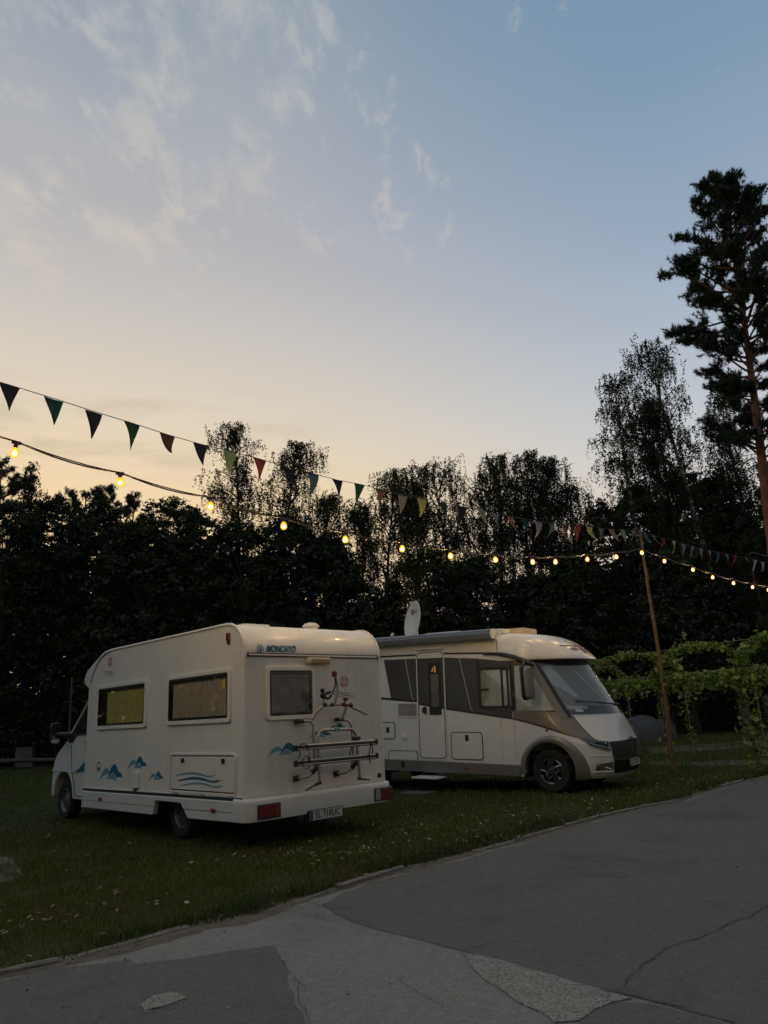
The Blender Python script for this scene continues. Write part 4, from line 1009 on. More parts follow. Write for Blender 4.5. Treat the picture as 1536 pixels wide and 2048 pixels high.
MB().tube(st_, 0.0085, 5, flat=0.5).build('wheel_strap', M_black, rack, 50)
MB().tube(spline([R_(0.60, 1.165, 0.30), R_(0.66, 1.19, 0.30), R_(0.73, 1.165, 0.30), R_(0.75, 1.08, 0.295), R_(0.765, 0.97, 0.30)], 4), 0.0085, 5, flat=0.5).build('wheel_strap', M_black, rack, 50)
MB().tube(spline([R_(0.60, 1.10, 0.30), R_(0.605, 1.06, 0.30), R_(0.58, 1.03, 0.30)], 4), 0.008, 5, flat=0.5).build('wheel_strap', M_black, rack, 50)
MB().tube(spline([R_(1.79, 1.12, 0.30), R_(1.77, 1.05, 0.30), R_(1.755, 0.95, 0.30), R_(1.77, 0.87, 0.30)], 4), 0.009, 5, flat=0.5).build('wheel_strap', M_black, rack, 50)
MB().tube(spline([R_(1.80, 1.12, 0.30), R_(1.82, 1.06, 0.30), R_(1.81, 0.99, 0.30)], 4), 0.009, 5, flat=0.5).build('wheel_strap', M_black, rack, 50)
MB().tube(spline([R_(1.52, 1.11, 0.22), R_(1.50, 1.0, 0.2), R_(1.53, 0.88, 0.2)], 4), 0.008, 5, flat=0.5).build('wheel_strap', M_black, rack, 50)

# ------------------------------------------------------------------ the newer white and bronze motorhome, nose toward the road
YB = 2.5261
vanB = empty('motorhome', (2.6924 + 1.1 * 0.57736, 13.8474 + 1.1 * 0.81649, 0), (0, 0.0355, YB + PI),
             'newer white motorhome with bronze trim, panoramic windscreen and satellite dish', 'motorhome')
M_white = pm('white_gelcoat', (0.74, 0.725, 0.67), 0.26, var=0.03, scale=2, coat=0.5, dirt=((0.42, 0.40, 0.35), 0.18))
M_greyband = pm('graphite_film', (0.055, 0.055, 0.052), 0.35, var=0.08, coat=0.2)
M_blackline = pm('black_film', (0.018, 0.018, 0.018), 0.35, var=0.05)
M_bronze = pm('bronze_paint', (0.185, 0.166, 0.130), 0.42, metal=0.35, var=0.05, coat=0.5)
M_greyskirt = pm('grey_skirt_paint', (0.21, 0.205, 0.19), 0.36, metal=0.3, var=0.08, coat=0.2, dirt=((0.13, 0.12, 0.10), 0.4))
M_windscreen = glass_pane('windscreen_pane', (0.82, 0.85, 0.84), gloss=0.09)
M_screen = pm('grey_sunscreen', (0.19, 0.195, 0.19), 0.8, var=0.12, scale=3)
M_dash = pm('dashboard', (0.015, 0.015, 0.015), 0.7, var=0.2)
M_sidein = pm('pale_side_blind', (0.46, 0.49, 0.45), 0.8, var=0.12, scale=5)
M_awning = pm('silver_awning_case', (0.15, 0.155, 0.155), 0.36, metal=0.6, var=0.06)
M_grille = pm('grille_bar', (0.20, 0.197, 0.19), 0.3, metal=0.7, var=0)
M_hlglass = pm('headlamp_glass', (0.035, 0.05, 0.055), 0.06, var=0.3, scale=12, coat=1.0)
M_hlchrome = pm('headlamp_reflector', (0.40, 0.46, 0.48), 0.2, metal=0.7, var=0.1)
M_dishwhite = pm('dish_paint', (0.62, 0.63, 0.61), 0.45, var=0.05)
M_paper = pm('white_paper', (0.68, 0.68, 0.64), 0.8, var=0.04)
M_logo_dark = pm('logo_print', (0.05, 0.025, 0.022), 0.4, var=0)
M_logo_red = pm('logo_red', (0.16, 0.012, 0.014), 0.35, var=0)
HB = 1.1
bside = lambda u, v, o: (-u, -HB - o, v)
bfar = lambda u, v, o: (-u, HB + o, v)
TAB = [(0.26, 1.00, 0.10, 2.4, 1.09), (0.34, 1.08, 0.17, 2.5, 1.1), (0.55, 1.135, 0.20, 2.8, 1.1), (0.74, 1.14, 0.20, 2.8, 1.1), (0.86, 1.125, 0.18, 2.8, 1.1), (0.93, 1.095, 0.12, 2.7, 1.1),
       (1.05, 1.055, 0.02, 2.5, 1.1), (1.20, 1.005, -0.12, 2.3, 1.1), (1.335, 0.95, -0.25, 2.15, 1.1), (2.34, 0.36, -0.90, 2.0, 1.1)]
CAP = [(2.325, 0.47, -0.72, 2.3, 1.10), (2.34, 0.525, -0.70, 2.3, 1.108), (2.37, 0.515, -0.70, 2.3, 1.11), (2.42, 0.465, -0.70, 2.3, 1.11), (2.50, 0.375, -0.71, 2.3, 1.105), (2.58, 0.275, -0.72, 2.3, 1.095), (2.66, 0.155, -0.74, 2.3, 1.08), (2.73, 0.02, -0.77, 2.3, 1.055), (2.79, -0.13, -0.80, 2.3, 1.01), (2.83, -0.28, -0.83, 2.3, 0.95), (2.855, -0.46, -0.86, 2.3, 0.84), (2.868, -0.68, -0.895, 2.2, 0.65)]
def par(tab, z):
    zs = [t[0] for t in tab]
    return [float(np.interp(z, zs, [t[k] for t in tab])) for k in (1, 2, 3, 4)]
def surf0(u, z, tab=TAB):
    xc, x0, n, hw = par(tab, z)
    th = u * PI / 2
    c = max(0.0, math.cos(th)); s_ = math.sin(th)
    return Vector((x0 + (xc - x0) * c ** (2 / n), math.copysign(hw * abs(s_) ** (2 / n), u), z))
def surf(u, z, o=0.0, tab=TAB):
    p = surf0(u, z, tab)
    if o:
        e = 0.01
        du = surf0(min(u + e, 1), z, tab) - surf0(max(u - e, -1), z, tab)
        dz = surf0(u, z + e, tab) - surf0(u, z - e, tab)
        if du.length < 1e-6: du = Vector((0, 1, 0))
        nn = du.cross(dz)
        if nn.length > 1e-9: p = p + nn.normalized() * o
    return tuple(p)
def u_of_y(y, z, tab=TAB):
    xc, x0, n, hw = par(tab, z)
    s_ = min(1.0, abs(y) / hw) ** (n / 2)
    return math.copysign(math.asin(s_) / (PI / 2), y)
def near(x, z, o=0.0):                              # point of the near flank or the corner ahead of it, by x
    xc, x0, n, hw = par(TAB, z)
    if x <= x0: return (x, -hw - o, z)
    c = min(1.0, (x - x0) / (xc - x0)) ** (n / 2)
    return surf(-math.acos(c) / (PI / 2), z, o)
def patch(mb, ua, ub, za, zb, o, nu=10, nv=6, tab=TAB):
    """ua, ub, za, zb: numbers or functions of the other parameter (0..1)"""
    f = lambda q, t: q(t) if callable(q) else q
    def fn(s, t):
        z = f(za, s) * (1 - t) + f(zb, s) * t
        u = f(ua, t) * (1 - s) + f(ub, t) * s
        return surf(u, z, o, tab)
    return mb.grid(fn, nu, nv)
# main box
bp = [(-0.9, 0.48), (-0.9, 2.80), (-5.9, 2.80), (-5.98, 2.6), (-5.98, 0.55), (-5.9, 0.30), (-4.55, 0.30), (-3.5, 0.46)]
bp = [(-0.9, 0.30), (-0.9, 2.81), (-5.85, 2.81), (-5.98, 2.65), (-5.98, 0.50), (-5.9, 0.30)]
extrude_y(MB(), bp, -HB, HB).build('body', M_white, vanB, 30, bevel=0.02, segs=3)
MB().slab(rr(-5.8, -0.88, -1.02, 1.02, 0.05), lambda u, v, o: (u, v, 2.80 + o), 0, 0.055).build('roof', M_white, vanB, 30, bevel=0.03, segs=3)
# nose shell: rows up the front, with a round cut for the wheels
us = np.concatenate([np.linspace(-1, 1, 57)])
zs = [0.262, 0.275, 0.30, 0.34, 0.40, 0.46, 0.52, 0.58, 0.64, 0.70, 0.76, 0.82, 0.86, 0.89, 0.93, 0.99, 1.05, 1.12, 1.2, 1.27, 1.335]
mb = MB(); vs = []
sx_ = np.linspace(-0.9, 0.0, 19)
W_ = 2 * len(sx_) + len(us)
for z in zs:
    xc, x0, n, hw = par(TAB, z)
    row = [(-0.9 + (x0 + 0.9) * (a + 0.9) / 0.9, -hw, z) for a in sx_] + [surf(u, z) for u in us] + [(-0.9 + (x0 + 0.9) * (a + 0.9) / 0.9, hw, z) for a in sx_[::-1]]
    vs += row
fs = []
def inarch(i):
    p = vs[i]; return abs(p[1]) > 0.75 and (p[0] ** 2 + (p[2] - 0.40) ** 2) < 0.475 ** 2
for j in range(len(zs) - 1):
    for i in range(W_ - 1):
        f = (j * W_ + i, j * W_ + i + 1, (j + 1) * W_ + i + 1, (j + 1) * W_ + i)
        if any(inarch(k) for k in f): continue
        fs.append(f)
mb.add(vs, fs); mb.build('front_shell', M_white, vanB, 50)
# upper flanks between the nose and the main box
for sg in (-1, 1):
    mb = MB()
    mb.grid(lambda s, t: (-0.9 + (par(TAB, 1.335 + 1.0 * t)[1] + 0.9) * s, sg * HB, 1.335 + 1.0 * t), 4, 6)
    mb.build('cab_flank', M_blackline, vanB, 50)
# forehead cap
mb = MB(); vs = []
for t in CAP:
    z = t[0]; hw = t[4]
    row = [(-0.92 + (t[2] + 0.92) * a, -hw, z) for a in np.linspace(0, 0.9, 4)] + [surf(u, z, 0, CAP) for u in np.linspace(-1, 1, 41)] + [(-0.92 + (t[2] + 0.92) * a, hw, z) for a in np.linspace(0.9, 0, 4)]
    vs += row
W_ = 49
fs = [(j * W_ + i, j * W_ + i + 1, (j + 1) * W_ + i + 1, (j + 1) * W_ + i) for j in range(len(CAP) - 1) for i in range(W_ - 1)]
fs += [tuple(range((len(CAP) - 1) * W_, len(CAP) * W_))]
# underside lip
lip = [surf(u, 2.325, 0, CAP) for u in np.linspace(-1, 1, 41)]; lip2 = [surf(u, 2.335, -0.015) for u in np.linspace(-1, 1, 41)]
b0 = len(vs)
vs += lip + lip2
fs += [(b0 + i, b0 + i + 1, b0 + 41 + i + 1, b0 + 41 + i) for i in range(40)]
mb.add(vs, fs); mb.build('forehead_cap', M_white, vanB, 50)
MB().tube([(-0.905, -HB - 0.002, 2.48), (-0.91, -HB - 0.001, 2.70), (-0.93, -HB + 0.03, 2.80)], 0.007, 5).build('cap_seam', M_seal, vanB, 60)
# windscreen and pillars
for sg in (-1, 1):
    mb = MB(); patch(mb, sg * 1.0, sg * 0.75, 1.275, 2.335, 0.0, 8, 10); mb.build('cab_flank', M_blackline, vanB, 60)
    mb = MB(); patch(mb, lambda t: sg * (0.785 - 0.045 * t), lambda t: sg * (0.69 - 0.03 * t), 1.275, 2.335, 0.020, 6, 10); mb.build('windscreen_pillar', M_bronze, vanB, 60)
    mb = MB(); patch(mb, lambda t: sg * (0.70 - 0.03 * t), lambda t: sg * (0.66 - 0.03 * t), 1.28, 2.33, 0.024, 3, 10); mb.build('windscreen_seal', M_blackline, vanB, 60)
ws = MB(); patch(ws, lambda t: -0.668 + 0.03 * t, lambda t: 0.668 - 0.03 * t, lambda s: 1.325 - 0.03 * abs(2 * s - 1) ** 2, 2.33, 0.020, 28, 12)
ws = ws.build('windscreen', M_windscreen, vanB, 80)
def screen(s, t):
    u = -0.635 + 1.27 * s; z = 1.50 + 0.80 * t
    fold = 0.008 * math.sin(s * 5 + 1) + 0.005 * math.sin(s * 14 + t * 5) + 0.010 * math.exp(-((s - 0.18 - 0.1 * t) / 0.03) ** 2)
    return surf(u * (1 - 0.02 * t), z, -0.055 + fold)
MB().grid(screen, 50, 10).build('sunscreen', M_screen, ws, 80)
for a_, b_ in (((-0.30, 2.18), (-0.12, 1.62)), ((0.0, 2.12), (0.10, 1.80)), ((0.10, 1.98), (0.27, 1.55)), ((0.40, 2.15), (0.56, 1.70))):  # bright sky reflections in the glass, painted as pale tubes on the sunscreen
    MB().tube([surf(a_[0] + (b_[0] - a_[0]) * k / 6 + 0.008 * math.sin(k * 1.3), a_[1] + (b_[1] - a_[1]) * k / 6, -0.038) for k in range(7)], [0.004, 0.008, 0.010, 0.007, 0.009, 0.006, 0.003], 5).build('reflection_streak', M_trimwhite, ws, 60)
mb = MB(); patch(mb, -0.66, 0.66, 1.30, lambda s: 1.43 + 0.08 * s, -0.02, 20, 2); mb.build('dashboard', M_dash, ws, 80)
mb = MB(); patch(mb, -0.62, 0.62, 2.23, 2.33, -0.02, 20, 2); mb.build('lip_shade_band', M_dash, ws, 80)  # dark strip paints the shade under the cap lip
mb = MB(); patch(mb, lambda t: -0.65 + 0.02 * t, lambda t: -0.40 - 0.12 * t, 1.42, 2.30, -0.045, 4, 8); mb.build('side_reflection', pm('pale_blue_reflection', (0.40, 0.47, 0.52), 0.8, var=0.15, scale=4), ws, 80)  # pale blue reflection in the glass, painted as a sheet behind it
def at_y(y, z, o): return surf(u_of_y(y, z), z, o)
MB().add([at_y(0.52, 1.375, -0.010), at_y(0.84, 1.36, -0.010), at_y(0.82, 1.415, -0.014), at_y(0.50, 1.43, -0.014)], [(0, 1, 2, 3)]).build('paper', M_paper, ws, 0)
MB().slab([(-0.885, 1.375), (-0.80, 1.375), (-0.80, 1.425), (-0.885, 1.425)], lambda a, b, o: at_y(a, b, o), 0.012, 0.0145).build('toll_sticker', M_paper, ws, 0)
MB().slab([(0.50, 1.56), (0.545, 1.555), (0.55, 1.62), (0.575, 1.66), (0.59, 1.71), (0.625, 1.70), (0.60, 1.735), (0.565, 1.745), (0.545, 1.70), (0.515, 1.66)], lambda a, b, o: at_y(a, b, o), 0.012, 0.0145).build('figure_sticker', M_black, ws, 0)
wp = MB()
wp.tube([at_y(-0.82, 1.555, 0.035), at_y(-0.4, 1.51, 0.042), at_y(0.1, 1.465, 0.042)], 0.014, 6).tube([at_y(0.1, 1.465, 0.035), at_y(0.55, 1.40, 0.03), at_y(0.78, 1.345, 0.02)], 0.011, 6)
wp.build('wiper', M_black, vanB, 60)
wp = MB(); wp.tube([at_y(-0.05, 1.475, 0.02), at_y(0.4, 1.475, 0.03), at_y(0.80, 1.50, 0.03)], 0.013, 6).tube([at_y(0.80, 1.495, 0.03), at_y(0.98, 1.42, 0.02)], 0.01, 6); wp.build('wiper', M_black, vanB, 60)
# bronze band from the pillar foot to the headlamp, hood edge, side stripe
for sg in (-1, 1):
    mb = MB()
    patch(mb, lambda t: sg * float(np.interp(t, [0, 0.25, 0.6, 1], [0.70, 0.86, 1.0, 1.0])), lambda t: sg * float(np.interp(t, [0, 0.2, 0.6, 1], [0.60, 0.62, 0.645, 0.655])), 0.90, 1.30, 0.010, 8, 12)
    mb.build('bronze_band', M_bronze, vanB, 60)
    MB().tube([surf(sg * float(np.interp(z, [0.80, 0.86, 0.90, 0.98, 1.14, 1.32], [0.35, 0.47, 0.58, 0.62, 0.645, 0.645])), z, 0.008) for z in np.linspace(0.86, 1.32, 16)], 0.006, 5).build('hood_seam', M_seal, vanB, 60)
def strip(mb, top, bot, o, nx=24):
    """film on the near flank between two x-sorted polylines of (x, z)"""
    xa = max(top[0][0], bot[0][0]); xb = min(top[-1][0], bot[-1][0])
    vs = []
    for i in range(nx + 1):
        x = xa + (xb - xa) * i / nx
        zt = float(np.interp(x, [p[0] for p in top], [p[1] for p in top])); zb = float(np.interp(x, [p[0] for p in bot], [p[1] for p in bot]))
        for j in range(4): vs.append(near(x, zb + (zt - zb) * j / 3, o))
    return mb.add(vs, [(i * 4 + j, i * 4 + j + 1, (i + 1) * 4 + j + 1, (i + 1) * 4 + j) for i in range(nx) for j in range(3)])
mb = MB(); strip(mb, [(-0.66, 1.43), (0.2, 1.38), (0.42, 1.29), (0.50, 1.1), (0.62, 0.98)], [(-0.66, 1.27), (-0.34, 1.20), (0.1, 1.08), (0.35, 1.0), (0.62, 0.93)], 0.006); mb.build('bronze_side_stripe', M_bronze, vanB, 60)
mb = MB(); strip(mb, [(-2.15, 1.475), (-0.66, 1.285), (-0.34, 1.215), (0.1, 1.095), (0.35, 1.012), (0.6, 0.945)], [(-2.15, 1.455), (-0.66, 1.262), (-0.34, 1.19), (0.1, 1.07), (0.35, 0.992), (0.6, 0.93)], 0.009, 40); mb.build('black_line', M_blackline, vanB, 60)
# graphite band on the flank
bandA = [(3.59, 2.475), (2.75, 2.465), (2.75, 1.625), (3.42, 1.665)]
MB().slab(bandA, bside, 0.0005, 0.003).build('graphite_band', M_greyband, vanB, 0)
MB().slab([(2.12, 2.455), (1.35, 2.40), (0.66, 2.31), (0.66, 1.285), (2.12, 1.47)], bside, 0.0005, 0.003).build('graphite_band', M_greyband, vanB, 0)
MB().slab([(3.75, 1.675), (2.76, 1.59), (2.76, 1.63), (3.75, 1.72)], bside, 0.0035, 0.006).build('black_line', M_blackline, vanB, 0)
MB().slab([(5.5, 2.545), (2.76, 2.52), (2.76, 2.555), (5.5, 2.58)], bside, 0.0005, 0.004).build('black_line', M_blackline, vanB, 0)
MB().slab([(2.11, 2.515), (1.15, 2.475), (1.15, 2.51), (2.11, 2.55)], bside, 0.0005, 0.004).build('black_line', M_blackline, vanB, 0)
for a, b in (((3.04, 2.465), (2.90, 1.70)), ((1.75, 2.42), (1.545, 1.47))):
    MB().tube([bside(a[0], a[1], 0.003), bside(b[0], b[1], 0.003), bside(b[0] - 0.04, b[1] - 0.05, 0.003)], 0.005, 5).build('silver_line', M_trimwhite, vanB, 60)
MB().tube([bside(0.66, 1.40, 0.002), bside(0.655, 1.0, 0.002), bside(0.63, 0.47, 0.002)], 0.008, 6).build('cab_seam', M_trimwhite, vanB, 60)
MB().slab(rr(0.92, 0.97, 1.185, 1.25, 0.01, 2), bside, 0, 0.014).build('side_cap', M_trimwhite, vanB, 30)
# entry door
dfn = bside
d = MB().slab(rr(2.135, 2.735, 0.535, 2.575, 0.075, 6), bside, 0.0, 0.010).build('door', M_white, vanB, 30, bevel=0.004)
MB().ring(rr(2.125, 2.745, 0.525, 2.585, 0.085, 6), rr(2.14, 2.73, 0.54, 2.57, 0.075, 6), bside, 0.0, 0.013).build('door_seal', M_blackline, d, 30)
MB().ring(rr(2.10, 2.77, 0.505, 2.61, 0.10, 6), rr(2.125, 2.745, 0.525, 2.585, 0.085, 6), bside, 0.0, 0.011).build('door_frame', M_trimwhite, d, 30)
MB().slab([(2.73, 2.46), (2.14, 2.455), (2.14, 1.475), (2.73, 1.555)], bside, 0.0105, 0.0125).build('graphite_band', M_greyband, d, 0)
MB().slab([(2.73, 1.545), (2.14, 1.46), (2.14, 1.49), (2.73, 1.575)], bside, 0.0127, 0.0145).build('black_line', M_blackline, d, 0)
dw = MB().ring(rr(2.20, 2.475, 1.35, 2.355, 0.03), rr(2.245, 2.43, 1.50, 2.31, 0.025), bside, 0.008, 0.026).build('window', M_black, d, 30, bevel=0.004)
MB().slab(rr(2.24, 2.435, 1.49, 2.315, 0.025), bside, 0.013, 0.0145).build('blind', M_blind, dw, 0)
M_warm = pm('warm_lit_interior', (0.5, 0.3, 0.1), 0.6, var=0.5, scale=26, emit=(1.0, 0.45, 0.12), estr=0.35)
MB().slab([(2.25, 2.14), (2.425, 2.14), (2.425, 2.30), (2.25, 2.30)], bside, 0.0147, 0.0155).build('lit_gap', M_dark_in, dw, 0)
mb = MB()
mb.slab([(2.30, 2.175), (2.335, 2.165), (2.34, 2.27), (2.355, 2.295), (2.305, 2.292)], bside, 0.0157, 0.0165)
mb.slab([(2.365, 2.19), (2.41, 2.19), (2.40, 2.225), (2.385, 2.23), (2.375, 2.265), (2.362, 2.262)], bside, 0.0157, 0.0165)
mb.build('lit_gap', M_warm, dw, 0)
MB().slab(rr(2.24, 2.435, 1.495, 2.315, 0.025), bside, 0.019, 0.021).build('pane', M_pane, dw, 0)
hd = MB().lathe([(0.062, 0), (0.062, 0.016), (0.05, 0.02), (0.001, 0.02)], lambda a, b, h: bside(2.60 + a * 0.8, 1.44 + b, 0.0125 + h), 16).build('door_handle', M_black, d, 30)
MB().slab(rr(2.545, 2.585, 1.37, 1.51, 0.01, 2), bside, 0.03, 0.05).build('handle_grip', M_black, hd, 30)
MB().slab(rr(2.11, 2.77, 2.625, 2.665, 0.018, 3), bside, 0.0, 0.055).build('door_lamp', M_trimwhite, vanB, 30, bevel=0.012)
# vents, hatches, filler
v = MB().ring(rr(2.76, 3.27, 1.30, 1.60, 0.012, 2), rr(2.785, 3.245, 1.325, 1.575, 0.01, 2), bside, 0.0, 0.016).build('fridge_vent', M_trimwhite, vanB, 30)
MB().slab(rr(2.785, 3.245, 1.325, 1.575, 0.01, 2), bside, 0.001, 0.004).build('vent_back', M_dark_in, v, 0)
for k in range(11):
    z = 1.335 + k * 0.0225
    MB().add([bside(2.785, z, 0.004), bside(3.245, z, 0.004), bside(3.245, z + 0.005, 0.015), bside(2.785, z + 0.005, 0.015), bside(2.785, z + 0.013, 0.015), bside(3.245, z + 0.013, 0.015)], [(0, 1, 2, 3), (3, 2, 5, 4)]).build('vent_slat', M_trimwhite, v, 0)
def bhatch(u0, u1, v0, v1, nm, handle=None):
    h_ = MB().slab(rr(u0 + 0.012, u1 - 0.012, v0 + 0.012, v1 - 0.012, 0.06, 5), bside, 0.0, 0.006).build(nm, M_white, vanB, 30, bevel=0.003)
    MB().ring(rr(u0, u1, v0, v1, 0.07, 5), rr(u0 + 0.014, u1 - 0.014, v0 + 0.014, v1 - 0.014, 0.06, 5), bside, 0.0, 0.008).build('hatch_seal', M_blackline, h_, 30)
    if handle: MB().slab(rr(handle[0] - 0.035, handle[0] + 0.035, handle[1] - 0.055, handle[1] + 0.055, 0.008, 2), bside, 0.005, 0.014).build('hatch_handle', M_black, h_, 30)
bhatch(1.32, 2.015, 0.52, 1.03, 'locker_hatch', (1.66, 0.92))
bhatch(3.335, 3.95, 0.875, 1.21, 'locker_hatch', (3.52, 1.055))
bhatch(2.79, 3.52, 0.46, 0.66, 'low_hatch', None)
MB().lathe([(0.062, 0), (0.06, 0.012), (0.045, 0.016), (0.03, 0.022), (0.001, 0.022)], lambda a, b, h: bside(3.11 + a, 0.92 + b, h), 18).build('water_filler', M_trimwhite, vanB, 30)
MB().lathe([(0.022, 0), (0.022, 0.01), (0.001, 0.012)], lambda a, b, h: bside(0.01 + a, 1.07 + b, h), 12).build('fuel_lock', M_black, vanB, 30)
# grey sill, wheel flare
MB().slab([(5.9, 0.27), (0.58, 0.26), (0.55, 0.465), (2.78, 0.485), (5.9, 0.50)], bside, -0.04, 0.022).build('skirt', M_greyskirt, vanB, 30, bevel=0.014)
MB().slab([(5.9, 0.27), (0.58, 0.26), (0.55, 0.465), (5.9, 0.50)], bfar, -0.04, 0.022).build('skirt', M_greyskirt, vanB, 30, bevel=0.014)
MB().slab([(2.772, 0.285), (2.78, 0.285), (2.78, 0.47), (2.772, 0.47)], bside, 0.02, 0.0235).build('skirt_seam', M_seal, vanB, 0)
MB().slab(rr(3.11, 3.19, 0.33, 0.45, 0.006, 2), bside, 0.02, 0.028).build('skirt_latch', M_black, vanB, 30)
MB().slab(rr(1.64, 1.74, 0.355, 0.385, 0.006, 2), bside, 0.02, 0.03).build('marker_lamp', M_amber, vanB, 30)
for sg in (-1, 1):
    mb = MB(); vs = []
    A = np.linspace(-0.25, PI + 0.16, 36)
    for k, a in enumerate(A):
        t = k / (len(A) - 1)
        # a = 0 points forward (+x)
        r0 = 0.465; wid = float(np.interp(a, [-0.25, 0.25, 0.9, 1.7, 2.6, 3.3], [0.24, 0.215, 0.155, 0.105, 0.10, 0.11]))
        for q, oo in ((0.0, -0.10), (0.0, 0.02), (0.25, 0.032), (0.7, 0.028), (1.0, 0.004)):
            x = (r0 + wid * q) * math.cos(a); z = max(0.262, 0.40 + (r0 + wid * q) * math.sin(a))
            p = near(x, z, oo)
            vs.append((p[0], p[1] * (1 if sg < 0 else -1), p[2]))
    mb.add(vs, [(i * 5 + j, i * 5 + j + 1, (i + 1) * 5 + j + 1, (i + 1) * 5 + j) for i in range(len(A) - 1) for j in range(4)])
    mb.build('wheel_flare', M_greyskirt, vanB, 60)
    wheel(vanB, (0.0, sg * (HB - 0.16), 0.372), 0.372, 0.24, sg, 'alloy')
    wheel(vanB, (-4.0, sg * (HB - 0.16), 0.372 - 0.142), 0.372, 0.24, sg, 'alloy')
mb = MB(); mb.box((-2.9, 0, 0.36), (5.6, 1.5, 0.16)).box((0.0, 0, 0.62), (1.1, 2.06, 0.06)).box((0.50, 0, 0.42), (0.06, 1.7, 0.36)).box((-0.52, 0, 0.42), (0.06, 2.1, 0.36)).box((0, 0, 0.5), (1.0, 1.1, 0.3)).box((-4.0, 0, 0.2), (0.12, 1.7, 0.1))
mb.build('underbody', M_under, vanB, 0)
# cab side windows
wz = lambda u0, u1, v0, v1: rr(u0, u1, v0, v1, 0.04, 4)
cabfn = lambda u, v, o: near(-u, v, o)
sw = MB().slab([(1.38, 2.36), (0.62, 2.305), (0.30, 2.30), (0.08, 1.95), (-0.10, 1.64), (-0.29, 1.325), (0.2, 1.355), (0.62, 1.375), (1.36, 1.44)], cabfn, 0.0005, 0.005).build('cab_window', M_black, vanB, 0)
MB().slab(rr(0.84, 1.30, 1.50, 2.18, 0.05), bside, 0.0055, 0.008).build('blind', M_sidein, sw, 0)
for u in np.linspace(0.86, 1.28, 16):
    pass
def pleat(u0, u1, zb, zt, nm):
    def fn(s, t):
        u = u0 + (u1 - u0) * s
        z1 = zt(u); z0 = zb(u)
        return near(-u, z0 + (z1 - z0) * t, 0.0090 + 0.0025 * math.sin(u * 160))
    MB().grid(fn, 80, 4).build(nm, M_sidein, sw, 180)
pleat(0.87, 1.27, lambda u: 1.515, lambda u: 2.165, 'pleated_blind')
pleat(0.68, 0.82, lambda u: 1.505, lambda u: 2.15, 'pleated_blind')
pleat(-0.14, 0.58, lambda u: 1.41, lambda u: 1.43 + 0.80 * min(1, max(0.02, (u + 0.16) / 0.46)), 'pleated_blind')
MB().slab([(0.645, 1.40), (0.675, 1.40), (0.675, 2.24), (0.645, 2.24)], bside, 0.0, 0.016).build('window_post', M_black, sw, 0)
MB().ring(rr(0.70, 1.34, 1.46, 2.22, 0.06), rr(0.745, 1.295, 1.505, 2.175, 0.045), bside, 0.004, 0.018).build('window_frame', M_black, sw, 30)
MB().slab([(0.83, 1.50), (0.865, 1.50), (0.865, 2.18), (0.83, 2.18)], bside, 0.006, 0.018).build('window_post', M_black, sw, 0)
MB().slab(rr(1.13, 1.29, 1.79, 1.83, 0.01, 2), bside, 0.016, 0.025).build('window_latch', M_black, sw, 30)
MB().slab([(1.33, 2.21), (0.62, 2.26), (0.34, 2.24), (0.14, 1.94), (-0.03, 1.67), (-0.21, 1.375), (0.25, 1.40), (0.62, 1.42), (1.33, 1.47)], cabfn, 0.0135, 0.015).build('pane', M_pane, sw, 0)
# dark gutter eyebrow with the mirror hanging from it
eb = spline([(-1.22, -HB - 0.015, 2.485), (-0.95, -HB - 0.03, 2.47), (-0.7, -HB - 0.045, 2.43), (-0.45, -HB - 0.05, 2.355), (-0.28, -HB - 0.035, 2.28), (-0.17, -HB + 0.005, 2.20)], 5)
MB().tube(eb, [0.012] + [0.03] * 6 + [0.042] * (len(eb) - 10) + [0.03, 0.02, 0.012], 8, flat=0.75).build('eyebrow_gutter', M_black, vanB, 60)
for sg in (-1, 1):
    MB().tube(spline([(-0.35, sg * (HB + 0.03), 2.30), (-0.30, sg * (HB + 0.16), 2.28), (-0.26, sg * (HB + 0.25), 2.17)], 4), 0.03, 8).build('mirror_arm', M_black, vanB, 60)
    ms = MB()
    prof_m = rr(-0.13, 0.13, 1.62, 2.20, 0.09, 5)
    mfn = lambda u, v, o: (-0.25 + o + 0.12 * (2.2 - v) * 0.3, sg * (HB + 0.25) + u * (0.92 + 0.08 * (v - 1.9)), v)
    mo = MB().slab(prof_m, mfn, 0.0, 0.12).build('mirror', pm('mirror_grey', (0.17, 0.165, 0.15), 0.4, var=0.05, coat=0.2), vanB, 40, bevel=0.04, segs=3)
    MB().slab(rr(-0.145, 0.145, 1.60, 2.215, 0.09, 5), mfn, -0.05, 0.004).build('mirror_back', M_black, mo, 40, bevel=0.02)
